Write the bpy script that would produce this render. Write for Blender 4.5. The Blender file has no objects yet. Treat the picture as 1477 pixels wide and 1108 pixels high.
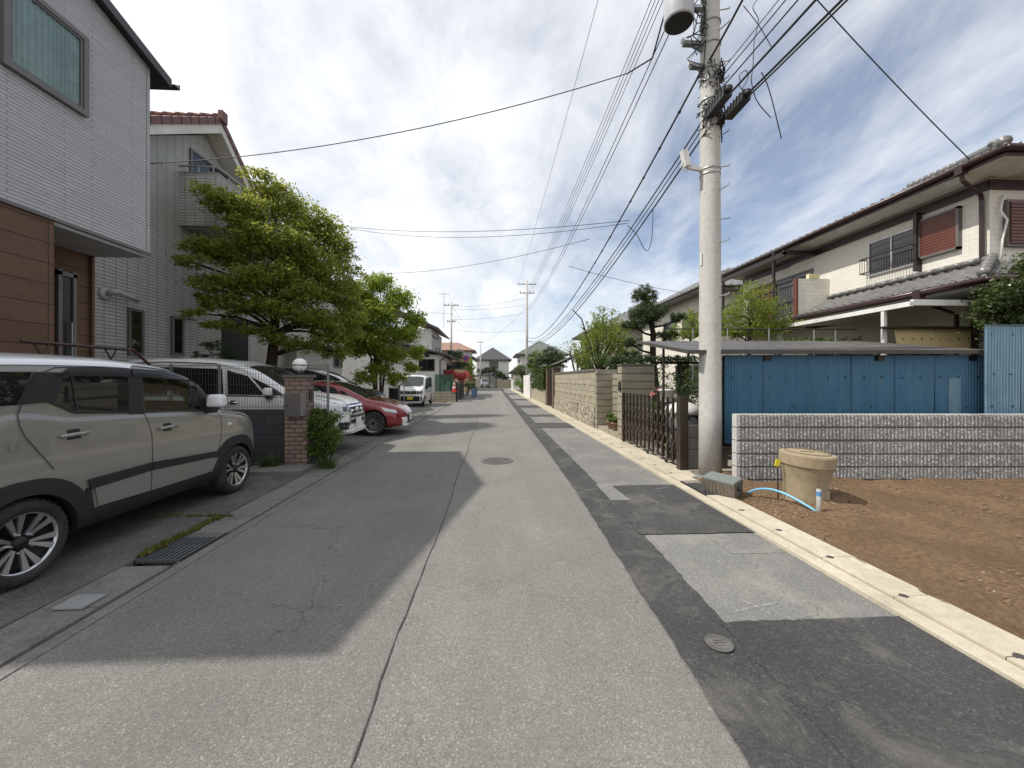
import bpy, bmesh, math, random
import numpy as np
from mathutils import Vector, Matrix, noise
random.seed(7); RNG = np.random.default_rng(11)
scene = bpy.context.scene
COL = scene.collection
R = math.radians
# ------------------------------------------------------------------ camera frame (used to turn measured directions into metres)
F = 555.0; CX = 738.5; HY = 547.0; CH = 1.6; YAW = R(2.94)
cy_, sy_ = math.cos(YAW), math.sin(YAW)
def gp(px, py, z=0.0):
    """point on the level plane z seen in a measured direction"""
    d = (CH - z) * F / (py - HY); xc = (px - CX) / F * d
    return (xc * cy_ + d * sy_, d * cy_ - xc * sy_)
def yX(px, X):
    """distance along the road at lateral offset X"""
    return X / math.tan(math.atan((px - CX) / F) + YAW)
def xY(px, Y):
    return Y * math.tan(math.atan((px - CX) / F) + YAW)
def zz(py, X, Y):
    return CH + (HY - py) / F * (Y * cy_ + X * sy_)
# ------------------------------------------------------------------ bookkeeping
def tag(o, label=None, cat=None, group=None, kind=None):
    if label: o['label'] = label
    if cat: o['category'] = cat
    if group: o['group'] = group
    if kind: o['kind'] = kind
    return o
def empty(name, loc, label=None, cat=None, group=None, rz=0.0):
    o = bpy.data.objects.new(name, None); COL.objects.link(o)
    o.location = loc; o.rotation_euler = (0, 0, rz); o.empty_display_size = .2
    return tag(o, label, cat, group)
def kids(o): return [c for c in COL.objects if c.parent == o]
def copy_tree(o, parent=None):
    c = o.copy(); COL.objects.link(c)
    if parent is not None: c.parent = parent
    for ch in kids(o): copy_tree(ch, c)
    return c
def root_loc(p):
    v = Vector((0, 0, 0))
    while p is not None:
        v += p.location; p = p.parent
    return v
class MB:
    """collects shapes into one mesh"""
    def __init__(s): s.v = []; s.f = []; s.m = []; s.sm = []; s.cm = 0; s.cs = False
    def add(s, vs, fs):
        b = len(s.v); s.v += [tuple(v) for v in vs]
        for f in fs: s.f.append(tuple(b + i for i in f)); s.m.append(s.cm); s.sm.append(s.cs)
    def mat(s, i): s.cm = i; return s
    def smooth(s, b=True): s.cs = b; return s
    def box(s, x0, x1, y0, y1, z0, z1):
        if x0 > x1: x0, x1 = x1, x0
        if y0 > y1: y0, y1 = y1, y0
        if z0 > z1: z0, z1 = z1, z0
        s.add([(x0,y0,z0),(x1,y0,z0),(x1,y1,z0),(x0,y1,z0),(x0,y0,z1),(x1,y0,z1),(x1,y1,z1),(x0,y1,z1)],
              [(0,3,2,1),(4,5,6,7),(0,1,5,4),(1,2,6,5),(2,3,7,6),(3,0,4,7)]); return s
    def obox(s, c, sx, sy, sz, rz=0, ry=0, rx=0, top=1.0):
        """box centred at c with turns; top scales its upper face"""
        m = Matrix.Rotation(rz,3,'Z') @ Matrix.Rotation(ry,3,'Y') @ Matrix.Rotation(rx,3,'X')
        vs = []
        for z in (-1, 1):
            k = top if z > 0 else 1
            for x, y in ((-1,-1),(1,-1),(1,1),(-1,1)): vs.append(m @ Vector((x*sx/2*k, y*sy/2*k, z*sz/2)) + Vector(c))
        s.add(vs, [(0,3,2,1),(4,5,6,7),(0,1,5,4),(1,2,6,5),(2,3,7,6),(3,0,4,7)]); return s
    def rbox(s, c, sx, sy, sz, r=.02, rz=0, seg=3):
        """box with rounded vertical edges and a chamfered top"""
        pts = []
        for qx, qy, a0 in ((1,1,0),(-1,1,90),(-1,-1,180),(1,-1,270)):
            for k in range(seg + 1):
                a = R(a0 + 90 * k / seg); pts.append((qx*(sx/2-r)+r*math.cos(a), qy*(sy/2-r)+r*math.sin(a)))
        n = len(pts); lv = [(1, -sz/2), (1, sz/2 - r*.6), (1 - r*.6/ max(sx, sy) * 2, sz/2)]
        vs = []
        for k, z in lv:
            for x, y in pts:
                xx, yy = x*k, y*k
                vs.append((c[0]+xx*math.cos(rz)-yy*math.sin(rz), c[1]+xx*math.sin(rz)+yy*math.cos(rz), c[2]+z))
        fs = [tuple(range(n-1, -1, -1)), tuple(range(2*n, 3*n))]
        for j in range(2):
            for i in range(n): fs.append((j*n+i, j*n+(i+1)%n, (j+1)*n+(i+1)%n, (j+1)*n+i))
        s.add(vs, fs); return s
    def quad(s, a, b, c, d): s.add([a,b,c,d], [(0,1,2,3)]); return s
    def poly(s, pts): s.add(pts, [tuple(range(len(pts)))]); return s
    def prism(s, pts, axis, a, b):
        """closed polygon in the two other axes, drawn out along one axis"""
        n = len(pts)
        def mk(p, t):
            return (t, p[0], p[1]) if axis == 'x' else (p[0], t, p[1]) if axis == 'y' else (p[0], p[1], t)
        vs = [mk(p, a) for p in pts] + [mk(p, b) for p in pts]
        ar = sum(pts[i][0]*pts[(i+1)%n][1]-pts[(i+1)%n][0]*pts[i][1] for i in range(n))
        flip = (ar > 0) == (axis != 'y')
        if b < a: flip = not flip
        f0 = tuple(range(n)); f1 = tuple(range(n, 2*n))
        fs = [f0[::-1] if flip else f0, f1 if flip else f1[::-1]]
        for i in range(n):
            q = (i, (i+1)%n, n+(i+1)%n, n+i); fs.append(q if flip else q[::-1])
        s.add(vs, fs); return s
    def tube(s, path, r, n=6, cap=True):
        P = [Vector(p) for p in path]; m = len(P)
        rs = r if isinstance(r, (list, tuple)) else [r]*m
        vs = []; up = Vector((0,0,1)); last = None
        for i in range(m):
            t = (P[min(i+1,m-1)] - P[max(i-1,0)])
            if t.length < 1e-9: t = Vector((0,0,1))
            t.normalize()
            if last is None:
                a = t.cross(up) if abs(t.z) < .95 else t.cross(Vector((1,0,0)))
            else:
                a = last - t * last.dot(t)
                if a.length < 1e-6: a = t.cross(Vector((1,0,0)))
            a.normalize(); last = a; b = t.cross(a)
            for k in range(n):
                th = 2*math.pi*k/n; vs.append(P[i] + (a*math.cos(th)+b*math.sin(th))*rs[i])
        fs = []
        for i in range(m-1):
            for k in range(n): fs.append((i*n+k, i*n+(k+1)%n, (i+1)*n+(k+1)%n, (i+1)*n+k))
        if cap: fs += [tuple(range(n-1,-1,-1)), tuple((m-1)*n+k for k in range(n))]
        s.add(vs, fs); return s
    def lathe(s, prof, c, n=24, axis='z', cap=True, mtx=None):
        vs = []; fs = []
        for r, h in prof:
            for k in range(n):
                t = 2*math.pi*k/n; a, b = r*math.cos(t), r*math.sin(t)
                p = Vector((a,b,h)) if axis=='z' else Vector((a,h,b)) if axis=='y' else Vector((h,a,b))
                if mtx is not None: p = mtx @ p
                vs.append(p + Vector(c))
        m = len(prof)
        for i in range(m-1):
            for k in range(n):
                q = (i*n+k, i*n+(k+1)%n, (i+1)*n+(k+1)%n, (i+1)*n+k)
                fs.append(q if axis != 'y' else q[::-1])
        if cap:
            a, b = tuple(range(n-1,-1,-1)), tuple((m-1)*n+k for k in range(n))
            fs += [a, b] if axis != 'y' else [a[::-1], b[::-1]]
        s.add(vs, fs); return s
    def ball(s, c, rx, ry=None, rz=None, n=16, m=10):
        ry = ry or rx; rz = rz or rx
        vs = [(c[0],c[1],c[2]-rz)]
        for i in range(1, m):
            a = math.pi*i/m
            for k in range(n):
                t = 2*math.pi*k/n; vs.append((c[0]+rx*math.sin(a)*math.cos(t), c[1]+ry*math.sin(a)*math.sin(t), c[2]-rz*math.cos(a)))
        vs.append((c[0],c[1],c[2]+rz)); L = len(vs)-1; fs = []
        for k in range(n):
            fs.append((0, 1+(k+1)%n, 1+k)); fs.append((L, L-n+k, L-n+(k+1)%n))
        for i in range(m-2):
            for k in range(n): a=1+i*n+k; b=1+i*n+(k+1)%n; fs.append((a,b,b+n,a+n))
        s.add(vs, fs); return s
    def grid(s, fn, nu, nv):
        """fn(u,v) -> point, u and v in 0..1"""
        vs = [fn(i/nu, j/nv) for j in range(nv+1) for i in range(nu+1)]
        fs = [(j*(nu+1)+i, j*(nu+1)+i+1, (j+1)*(nu+1)+i+1, (j+1)*(nu+1)+i) for j in range(nv) for i in range(nu)]
        s.add(vs, fs); return s
    def mesh(s, name, mats, off=Vector((0,0,0))):
        me = bpy.data.meshes.new(name)
        V = np.array(s.v, dtype=np.float64)
        o = np.array(off)
        me.from_pydata((V - o).tolist(), [], s.f)
        for m in (mats if isinstance(mats, (list, tuple)) else [mats]): me.materials.append(m)
        me.polygons.foreach_set('material_index', s.m); me.polygons.foreach_set('use_smooth', s.sm)
        uv = me.uv_layers.new(name='UVMap')
        nl = len(me.loops); li = np.empty(nl, dtype=np.int32); me.loops.foreach_get('vertex_index', li)
        npoly = len(me.polygons); nr = np.empty(npoly*3); me.polygons.foreach_get('normal', nr); nr = np.abs(nr.reshape(-1,3))
        lt = np.empty(npoly, dtype=np.int32); me.polygons.foreach_get('loop_total', lt)
        ax = np.argmax(nr, axis=1); axl = np.repeat(ax, lt); P = V[li]
        U = np.where(axl == 0, P[:,1], P[:,0]); W = np.where(axl == 2, P[:,1], P[:,2])
        uv.data.foreach_set('uv', np.stack([U, W], 1).ravel())
        me.update(); return me
    def build(s, name, mats, parent=None, local=False):
        off = Vector((0,0,0)) if (local or parent is None) else root_loc(parent)
        o = bpy.data.objects.new(name, s.mesh(name, mats, off)); COL.objects.link(o)
        if parent is not None: o.parent = parent
        return o
def _bs(b, name, mats, parent=None, local=False):
    """build, giving each clearly separate piece (left lamp, right lamp) an object of its own; returns the first"""
    if name in ('cutter','body','figures','wheel','rim','wheel_dish','grille_bar','embossed_letters','lamp_base') or not b.f: return b.build(name, mats, parent, local)
    par = list(range(len(b.v)))
    def fd(i):
        while par[i] != i: par[i] = par[par[i]]; i = par[i]
        return i
    for f in b.f:
        r0 = fd(f[0])
        for i in f[1:]: par[fd(i)] = r0
    isl = {}
    for k, f in enumerate(b.f): isl.setdefault(fd(f[0]), []).append(k)
    cl = []
    for fs in isl.values():
        P = np.array([b.v[i] for k in fs for i in b.f[k]]); cl.append([P.min(0)-.012, P.max(0)+.012, fs])
    go = True
    while go:
        go = False
        for i in range(len(cl)):
            for j in range(len(cl)-1, i, -1):
                if (cl[i][0] <= cl[j][1]).all() and (cl[j][0] <= cl[i][1]).all():
                    cl[i] = [np.minimum(cl[i][0],cl[j][0]), np.maximum(cl[i][1],cl[j][1]), cl[i][2]+cl[j][2]]; cl.pop(j); go = True
            if go: break
    first = None
    for lo, hi, fs in cl:
        c = MB(); mp = {}
        for k in fs:
            for i in b.f[k]:
                if i not in mp: mp[i] = len(c.v); c.v.append(b.v[i])
            c.f.append(tuple(mp[i] for i in b.f[k])); c.m.append(b.m[k]); c.sm.append(b.sm[k])
        o = c.build(name, mats, parent, local); first = first or o
    return first
MB.bs = _bs
def crisp(o, a=32):
    o.data.set_sharp_from_angle(angle=R(a)); return o
def raw(name, V, Fq, mat, parent=None, smooth=False):
    """big quad mesh from arrays"""
    me = bpy.data.meshes.new(name); n = len(V); k = len(Fq); w = Fq.shape[1]
    V = V - np.array(root_loc(parent)) if parent is not None else V
    me.vertices.add(n); me.vertices.foreach_set('co', V.astype(np.float32).ravel())
    me.loops.add(k*w); me.loops.foreach_set('vertex_index', Fq.astype(np.int32).ravel())
    me.polygons.add(k); me.polygons.foreach_set('loop_start', np.arange(0, k*w, w, dtype=np.int32))
    me.polygons.foreach_set('use_smooth', np.full(k, smooth))
    me.update(calc_edges=True); me.validate()
    for m in (mat if isinstance(mat, (list, tuple)) else [mat]): me.materials.append(m)
    o = bpy.data.objects.new(name, me); COL.objects.link(o)
    if parent is not None: o.parent = parent
    return o
# ------------------------------------------------------------------ materials
MATS = {}
class N:
    """tiny node helper"""
    def __init__(s, name):
        s.m = bpy.data.materials.new(name); s.m.use_nodes = True; s.t = s.m.node_tree
        s.b = s.t.nodes['Principled BSDF']; s.out = s.t.nodes['Material Output']
    def n(s, typ, **kw):
        nd = s.t.nodes.new(typ)
        for k, v in kw.items(): setattr(nd, k, v)
        return nd
    def l(s, a, b): s.t.links.new(a, b)
    def tc(s, kind='Object', scale=None, rot=None):
        o = s.n('ShaderNodeTexCoord').outputs[kind]
        if scale is None and rot is None: return o
        mp = s.n('ShaderNodeMapping'); s.l(o, mp.inputs[0])
        if scale is not None: mp.inputs['Scale'].default_value = scale if isinstance(scale, tuple) else (scale,)*3
        if rot is not None: mp.inputs['Rotation'].default_value = rot
        return mp.outputs[0]
    def noise(s, co, scale, detail=4, rough=.55, dist=0):
        nd = s.n('ShaderNodeTexNoise'); s.l(co, nd.inputs['Vector'])
        nd.inputs['Scale'].default_value = scale; nd.inputs['Detail'].default_value = detail
        nd.inputs['Roughness'].default_value = rough; nd.inputs['Distortion'].default_value = dist
        return nd.outputs[0]
    def vor(s, co, scale, out='Distance', feature='F1'):
        nd = s.n('ShaderNodeTexVoronoi'); nd.feature = feature; s.l(co, nd.inputs['Vector']); nd.inputs['Scale'].default_value = scale
        return nd.outputs[out]
    def ramp(s, v, stops):
        r = s.n('ShaderNodeValToRGB'); s.l(v, r.inputs[0]); e = r.color_ramp.elements
        while len(e) < len(stops): e.new(.5)
        for i, (p, c) in enumerate(stops):
            e[i].position = p; e[i].color = (c, c, c, 1) if isinstance(c, (int, float)) else (*c, 1)
        return r.outputs[0]
    def mix(s, f, a, b, mode='MIX'):
        x = s.n('ShaderNodeMix', data_type='RGBA', blend_type=mode)
        for v, i in ((f, 0), (a, 6), (b, 7)):
            if hasattr(v, 'node'): s.l(v, x.inputs[i])
            else: x.inputs[i].default_value = v if i == 0 else (*v, 1) if isinstance(v, tuple) else (v, v, v, 1)
        return x.outputs[2]
    def math(s, op, a, b=None, c=None):
        x = s.n('ShaderNodeMath', operation=op)
        for i, v in enumerate((a, b, c)):
            if v is None: continue
            if hasattr(v, 'node'): s.l(v, x.inputs[i])
            else: x.inputs[i].default_value = v
        return x.outputs[0]
    def bump(s, h, dist=.01, strength=1.0, prev=None):
        b = s.n('ShaderNodeBump'); b.inputs['Strength'].default_value = strength; b.inputs['Distance'].default_value = dist
        s.l(h, b.inputs['Height'])
        if prev is not None: s.l(prev, b.inputs['Normal'])
        return b.outputs[0]
    def done(s, col=None, rough=None, normal=None, metal=None, spec=None, coat=None):
        for v, k in ((col,'Base Color'),(rough,'Roughness'),(normal,'Normal'),(metal,'Metallic'),(spec,'Specular IOR Level'),(coat,'Coat Weight')):
            if v is None: continue
            if hasattr(v, 'node'): s.l(v, s.b.inputs[k])
            else: s.b.inputs[k].default_value = (*v, 1) if isinstance(v, tuple) else v
        return s.m
def mat(name, col, rough=.6, metal=0.0, var=.12, vs=3.0, bump=0.0, bs=60.0, spec=.5, coat=0.0, dirt=None, dirts=1.5):
    """plain painted / plastic / metal surface with uneven tone"""
    if name in MATS: return MATS[name]
    k = N(name); co = k.tc('Object')
    n1 = k.noise(co, vs, 5, .6)
    lo = tuple(c*(1-var) for c in col); hi = tuple(min(1, c*(1+var)) for c in col)
    c = k.ramp(n1, [(.3, lo), (.7, hi)])
    if dirt is not None:
        n2 = k.noise(co, dirts, 6, .7, .4)
        c = k.mix(k.ramp(n2, [(.45, 0.0), (.75, 1.0)]), c, dirt)
    nm = k.bump(k.noise(co, bs, 3), .01, bump) if bump else None
    rr = k.ramp(k.noise(co, vs*2.3, 3), [(.3, max(0, rough-.06)), (.7, min(1, rough+.06))]) if rough > .08 else rough
    MATS[name] = k.done(c, rr, nm, metal, spec, coat); return MATS[name]
def paint(name, col, metal=0.0, rough=.28):
    """car paint with a clear coat"""
    k = N(name); co = k.tc('Object')
    c = k.mix(k.noise(co, 900, 2), tuple(x*.94 for x in col), tuple(min(1,x*1.06) for x in col))
    d = k.ramp(k.noise(co, 2.2, 5, .7), [(.35, rough), (.8, rough+.12)])
    m = k.done(c, d, None, metal, .5, 1.0); k.b.inputs['Coat Roughness'].default_value = .04
    return m
def glass(name, col=(.012,.014,.016), rough=.02, tint=None):
    k = N(name)
    if tint is None:
        k.b.inputs['Coat Weight'].default_value = .3
        return k.done(col, rough, None, 0, .6)
    tr = k.n('ShaderNodeBsdfTransparent'); tr.inputs[0].default_value = (*tint, 1)
    gl = k.n('ShaderNodeBsdfGlossy'); gl.inputs['Roughness'].default_value = .01
    fr = k.n('ShaderNodeFresnel'); fr.inputs[0].default_value = 1.5
    mx = k.n('ShaderNodeMixShader'); k.l(fr.outputs[0], mx.inputs[0]); k.l(tr.outputs[0], mx.inputs[1]); k.l(gl.outputs[0], mx.inputs[2])
    k.l(mx.outputs[0], k.out.inputs[0]); return k.m
def asphalt(name, lo, hi, speck, seed=0.0, fine=150.0, bumpd=.004, tint=(1,.955,.88), dust=None):
    k = N(name); co = k.tc('Object')
    big = k.noise(co, .7+seed, 6, .6); midn = k.noise(co, 9+seed, 5, .65)
    c = k.ramp(big, [(.3, tuple(lo*t for t in tint)), (.72, tuple(hi*t for t in tint))])
    c = k.mix(k.ramp(midn, [(.38, .14), (.62, 0.0)]), c, tuple(lo*.6*t for t in tint))
    v = k.n('ShaderNodeTexVoronoi'); k.l(co, v.inputs['Vector']); v.inputs['Scale'].default_value = fine
    sep = k.n('ShaderNodeSeparateColor'); k.l(v.outputs['Color'], sep.inputs[0])
    st = k.ramp(sep.outputs[0], [(0.0, .66), (.35, .84), (.7, 1.02), (.93, 1.18), (1.0, speck)])
    c = k.mix(1.0, c, st, 'MULTIPLY')
    v2 = k.vor(co, fine*.66, 'Color'); sp2 = k.n('ShaderNodeSeparateColor'); k.l(v2, sp2.inputs[0])
    c = k.mix(k.ramp(sp2.outputs[1], [(.95, 0.0), (.97, .45)]), c, tuple(min(1, hi*1.7*t) for t in tint))
    if dust:
        d = k.ramp(k.noise(co, 1.6, 7, .75, .6), [(.5, 0.0), (.74, .75)])
        c = k.mix(d, c, dust)
    ln = k.noise(k.tc('Object', (1.5,.10,1)), 1.6, 4, .6)
    c = k.mix(k.ramp(ln, [(.40, .22), (.62, 0.0)]), c, tuple(lo*.72*t for t in tint))
    wob_ = k.n('ShaderNodeVectorMath', operation='ADD'); nz_ = k.n('ShaderNodeTexNoise'); k.l(co, nz_.inputs['Vector']); nz_.inputs['Scale'].default_value = 5; nz_.inputs['Detail'].default_value = 5
    sc_ = k.n('ShaderNodeVectorMath', operation='SCALE'); k.l(nz_.outputs[1], sc_.inputs[0]); sc_.inputs['Scale'].default_value = .35; k.l(co, wob_.inputs[0]); k.l(sc_.outputs[0], wob_.inputs[1])
    cr = k.vor(wob_.outputs[0], .55, 'Distance', 'DISTANCE_TO_EDGE'); msk = k.ramp(k.noise(co, .8, 2), [(.46, 0.0), (.54, 1.0)])
    c = k.mix(k.math('MULTIPLY', k.ramp(cr, [(.0015, .65), (.004, 0.0)]), msk), c, (.05,.047,.043))
    # tyre polish and oil as wide stains with shapes of their own
    oil = k.ramp(k.noise(co, 2.3+seed, 3, .5, 1.2), [(.68, 0.0), (.78, .35)])
    c = k.mix(oil, c, tuple(lo*.55*t for t in tint))
    nm = k.bump(v.outputs['Distance'], bumpd, .9); nm = k.bump(midn, .006, .5, nm)
    return k.done(c, k.ramp(midn, [(.3, .72), (.7, .92)]), nm, 0, .35)
def concrete(name, lo, hi, bs=90, dirt=(.06,.055,.045), amt=.6, grit=.3):
    if name in MATS: return MATS[name]
    k = N(name); co = k.tc('Object')
    a = k.noise(co, 1.8, 7, .65, .3); b = k.noise(co, 14, 6, .7); g = k.noise(co, bs, 3, .6)
    c = k.ramp(a, [(.3, lo), (.7, hi)])
    c = k.mix(k.ramp(b, [(.45, 0.0), (.7, .35)]), c, tuple(x*.55 for x in lo))
    c = k.mix(k.ramp(k.noise(co, .9, 8, .75, .8), [(.5, 0.0), (.72, amt)]), c, dirt)
    c = k.mix(k.ramp(g, [(.3, grit), (.6, 0.0)]), c, tuple(x*.4 for x in lo))
    if grit > .5: c = k.mix(k.ramp(k.vor(co, 85), [(.10, .6), (.25, 0.0)]), c, tuple(min(1, x*1.8) for x in hi))
    nm = k.bump(g, .004, .7); nm = k.bump(b, .006, .5, nm)
    MATS[name] = k.done(c, .85, nm, 0, .3); return MATS[name]
def bricks(name, c1, c2, mortar, bw, bh, ms=.008, off=.5, bumpd=.006, rough=.7, dirt=None, amt=.4, squash=1.0, ripple=0.0):
    """masonry, tile or board courses, measured in metres on the wall"""
    k = N(name); uv = k.tc('UV'); t = k.n('ShaderNodeTexBrick'); k.l(uv, t.inputs['Vector'])
    t.offset = off; t.squash = squash
    t.inputs['Color1'].default_value = (*c1,1); t.inputs['Color2'].default_value = (*c2,1); t.inputs['Mortar'].default_value = (*mortar,1)
    t.inputs['Scale'].default_value = 1.0; t.inputs['Mortar Size'].default_value = ms; t.inputs['Mortar Smooth'].default_value = .15
    t.inputs['Brick Width'].default_value = bw; t.inputs['Row Height'].default_value = bh; t.inputs['Bias'].default_value = 0
    co = k.tc('Object'); n1 = k.noise(co, 2.2, 6, .65); n2 = k.noise(co, 40, 5, .7)
    c = k.mix(k.ramp(n2, [(.35, .35), (.65, 0.0)]), t.outputs['Color'], tuple(x*.7 for x in c1))
    if dirt is not None: c = k.mix(k.ramp(n1, [(.45, 0.0), (.72, amt)]), c, dirt)
    h = k.math('SUBTRACT', 1.0, t.outputs['Fac'])
    nm = k.bump(h, bumpd, 1.0); nm = k.bump(n2, .004, .4, nm)
    if ripple:
        st = k.tc('UV', (3.0, 36.0, 1.0)); nm = k.bump(k.noise(st, 1.0, 4, .7), ripple, 1.0, nm)
    return k.done(c, rough, nm, 0, .35)
def leafmat(name, cols, trans=.35, rough=.5):
    k = N(name); g = k.n('ShaderNodeNewGeometry').outputs['Random Per Island']
    st = [(i/(max(1, len(cols)-1)), c) for i, c in enumerate(cols)]
    c = k.ramp(g, st); k.done(c, rough, None, 0, .35)
    tr = k.n('ShaderNodeBsdfTranslucent'); k.l(k.mix(.5, c, tuple(min(1, x*1.6) for x in cols[-1])), tr.inputs[0])
    mx = k.n('ShaderNodeMixShader'); mx.inputs[0].default_value = trans
    k.l(k.b.outputs[0], mx.inputs[1]); k.l(tr.outputs[0], mx.inputs[2]); k.l(mx.outputs[0], k.out.inputs[0]); return k.m
def bark(name, lo, hi):
    k = N(name); co = k.tc('Object', (6, 6, 1.4)); a = k.noise(co, 4, 6, .7)
    return k.done(k.ramp(a, [(.3, lo), (.7, hi)]), .9, k.bump(a, .02, .9), 0, .2)
# shared plain materials
m_black = mat('black_plastic', (.016,.016,.017), .5, bump=.12, bs=300)
m_rubber = mat('tyre_rubber', (.018,.018,.018), .8, dirt=(.06,.055,.05), dirts=4)
m_white = mat('white_paint', (.72,.72,.70), .5, dirt=(.5,.48,.44))
m_dark = mat('dark_bronze_metal', (.035,.028,.025), .45, .3)
m_steel = mat('galvanised_steel', (.38,.39,.39), .42, .7, .2, 9)
m_chrome = mat('chrome', (.75,.75,.76), .1, 1.0, .03)
m_cable = mat('cable_black', (.02,.02,.021), .6)
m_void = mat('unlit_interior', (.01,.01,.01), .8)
m_glass = glass('dark_window_glass')
m_brown = mat('brown_gutter', (.038,.018,.016), .35, .1)
# ================================================================== camera, sky, sun
cam_d = bpy.data.cameras.new('camera'); cam = bpy.data.objects.new('camera', cam_d); COL.objects.link(cam)
cam_d.sensor_width = 36; cam_d.lens = 36*F/1477; cam_d.shift_y = -7/1477; cam_d.clip_start = .05; cam_d.clip_end = 3000
cam.location = (0, 0, CH); cam.rotation_euler = (R(90), 0, -YAW); scene.camera = cam
SUN_EL, SUN_AZ = R(53), R(-94.5)     # azimuth from +Y (ahead), negative = to the left
sd = Vector((math.sin(SUN_AZ)*math.cos(SUN_EL), math.cos(SUN_AZ)*math.cos(SUN_EL), math.sin(SUN_EL)))
sun_d = bpy.data.lights.new('sun', 'SUN'); sun = bpy.data.objects.new('sun', sun_d); COL.objects.link(sun)
sun_d.energy = 4.6; sun_d.angle = R(.6); sun_d.color = (1, .955, .88)
sun.rotation_euler = sd.to_track_quat('Z', 'Y').to_euler(); sun.location = (-20, 0, 40)
w = bpy.data.worlds.new('World'); scene.world = w; w.use_nodes = True
wt = w.node_tree; bg = wt.nodes['Background']
def wn(t, **kw):
    n = wt.nodes.new(t)
    for k_, v_ in kw.items(): setattr(n, k_, v_)
    return n
sky = wn('ShaderNodeTexSky'); sky.sky_type = 'NISHITA'; sky.sun_disc = False
sky.sun_elevation = SUN_EL; sky.sun_rotation = SUN_AZ; sky.air_density = 1.0; sky.dust_density = .3; sky.ozone_density = 3.2
tcw = wn('ShaderNodeTexCoord'); sx = wn('ShaderNodeSeparateXYZ'); wt.links.new(tcw.outputs['Generated'], sx.inputs[0])
def wm(op, a, b=None):
    x = wn('ShaderNodeMath', operation=op)
    for i, v_ in enumerate((a, b)):
        if v_ is None: continue
        if hasattr(v_, 'node'): wt.links.new(v_, x.inputs[i])
        else: x.inputs[i].default_value = v_
    return x.outputs[0]
zc = wm('ADD', wm('MAXIMUM', sx.outputs[2], 0.0), .30)
u_, v_ = wm('DIVIDE', sx.outputs[0], zc), wm('DIVIDE', sx.outputs[1], zc)
cmb = wn('ShaderNodeCombineXYZ'); wt.links.new(u_, cmb.inputs[0]); wt.links.new(v_, cmb.inputs[1])
def wnoise(scale, det, rough, dist, sc=(1,1,1), rot=0.0, loc=(0,0,0)):
    mp = wn('ShaderNodeMapping'); wt.links.new(cmb.outputs[0], mp.inputs[0]); mp.inputs['Scale'].default_value = sc
    mp.inputs['Rotation'].default_value = (0,0,rot); mp.inputs['Location'].default_value = loc
    n = wn('ShaderNodeTexNoise'); wt.links.new(mp.outputs[0], n.inputs['Vector'])
    n.inputs['Scale'].default_value = scale; n.inputs['Detail'].default_value = det; n.inputs['Roughness'].default_value = rough; n.inputs['Distortion'].default_value = dist
    return n.outputs[0]
def wramp(v, stops):
    r = wn('ShaderNodeValToRGB'); wt.links.new(v, r.inputs[0]); e = r.color_ramp.elements
    while len(e) < len(stops): e.new(.5)
    for i, (p, c) in enumerate(stops): e[i].position = p; e[i].color = (c,c,c,1)
    return r.outputs[0]
c1 = wnoise(1.0, 10, .58, .35, (1.0,.8,1), .5, (.9,.35,0))
c2 = wnoise(3.2, 10, .62, .6, (1.25,.7,1), .7, (3,1,0))
c3 = wnoise(.22, 3, .5, .2, (1,1,1), 0, (7.4,2.2,0))
cov = wm('ADD', wm('ADD', wm('MULTIPLY', c1, .62), wm('MULTIPLY', c2, .26)), wm('MULTIPLY', c3, .30))
# the veil is thicker ahead and to the left than to the right
cov = wm('SUBTRACT', cov, wm('MULTIPLY', sx.outputs[0], .07))
veil = wramp(cov, [(.42, .18), (.53, .60), (.64, 1.0)])
mxw = wn('ShaderNodeMix', data_type='RGBA'); wt.links.new(veil, mxw.inputs[0]); wt.links.new(sky.outputs[0], mxw.inputs[6])
tone = wramp(c2, [(.3, .95), (.7, 1.0)])
cl = wn('ShaderNodeMix', data_type='RGBA', blend_type='MULTIPLY'); cl.inputs[0].default_value = 1.0
cl.inputs[6].default_value = (8.5, 8.6, 8.7, 1); wt.links.new(tone, cl.inputs[7])
wt.links.new(cl.outputs[2], mxw.inputs[7]); wt.links.new(mxw.outputs[2], bg.inputs[0]); bg.inputs[1].default_value = .138
scene.view_settings.view_transform = 'Standard'; scene.view_settings.look = 'None'; scene.view_settings.exposure = -0.06; scene.view_settings.gamma = 1
scene.cycles.max_bounces = 8; scene.cycles.transparent_max_bounces = 24
# ================================================================== ground, road, gutters
def sheet(name, pts, z, m, kind='structure'):
    b = MB(); b.poly([(p[0], p[1], z) for p in pts]); o = b.build(name, m); tag(o, kind=kind); return o
def soilmat(name, lo, hi, bumpd=.03):
    k = N(name); co = k.tc('Object'); a = k.noise(co, 1.3, 8, .65, .4); b = k.noise(co, 22, 7, .75); v = k.vor(co, 38)
    c = k.ramp(a, [(.3, lo), (.72, hi)]); c = k.mix(k.ramp(b, [(.35, .65), (.62, 0.0)]), c, tuple(x*.42 for x in lo))
    c = k.mix(k.ramp(v, [(.05, .5), (.2, 0.0)]), c, tuple(min(1, x*1.5) for x in hi))
    return k.done(c, .95, k.bump(b, bumpd, .9), 0, .15)
m_earth = soilmat('dry_earth', (.10,.075,.05), (.16,.125,.085))
sheet('ground', [(-700,-700),(700,-700),(700,700),(-700,700)], -.05, m_earth)
m_road = asphalt('worn_asphalt', .175, .24, 1.5, 0, 170, .003)
m_roadl = asphalt('smooth_asphalt', .165, .23, 1.5, .07, 180, .003)
m_tar = asphalt('new_black_asphalt', .046, .075, 2.0, .03, 120, .005, (1,1,1.0), dust=(.20,.185,.155))
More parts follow.
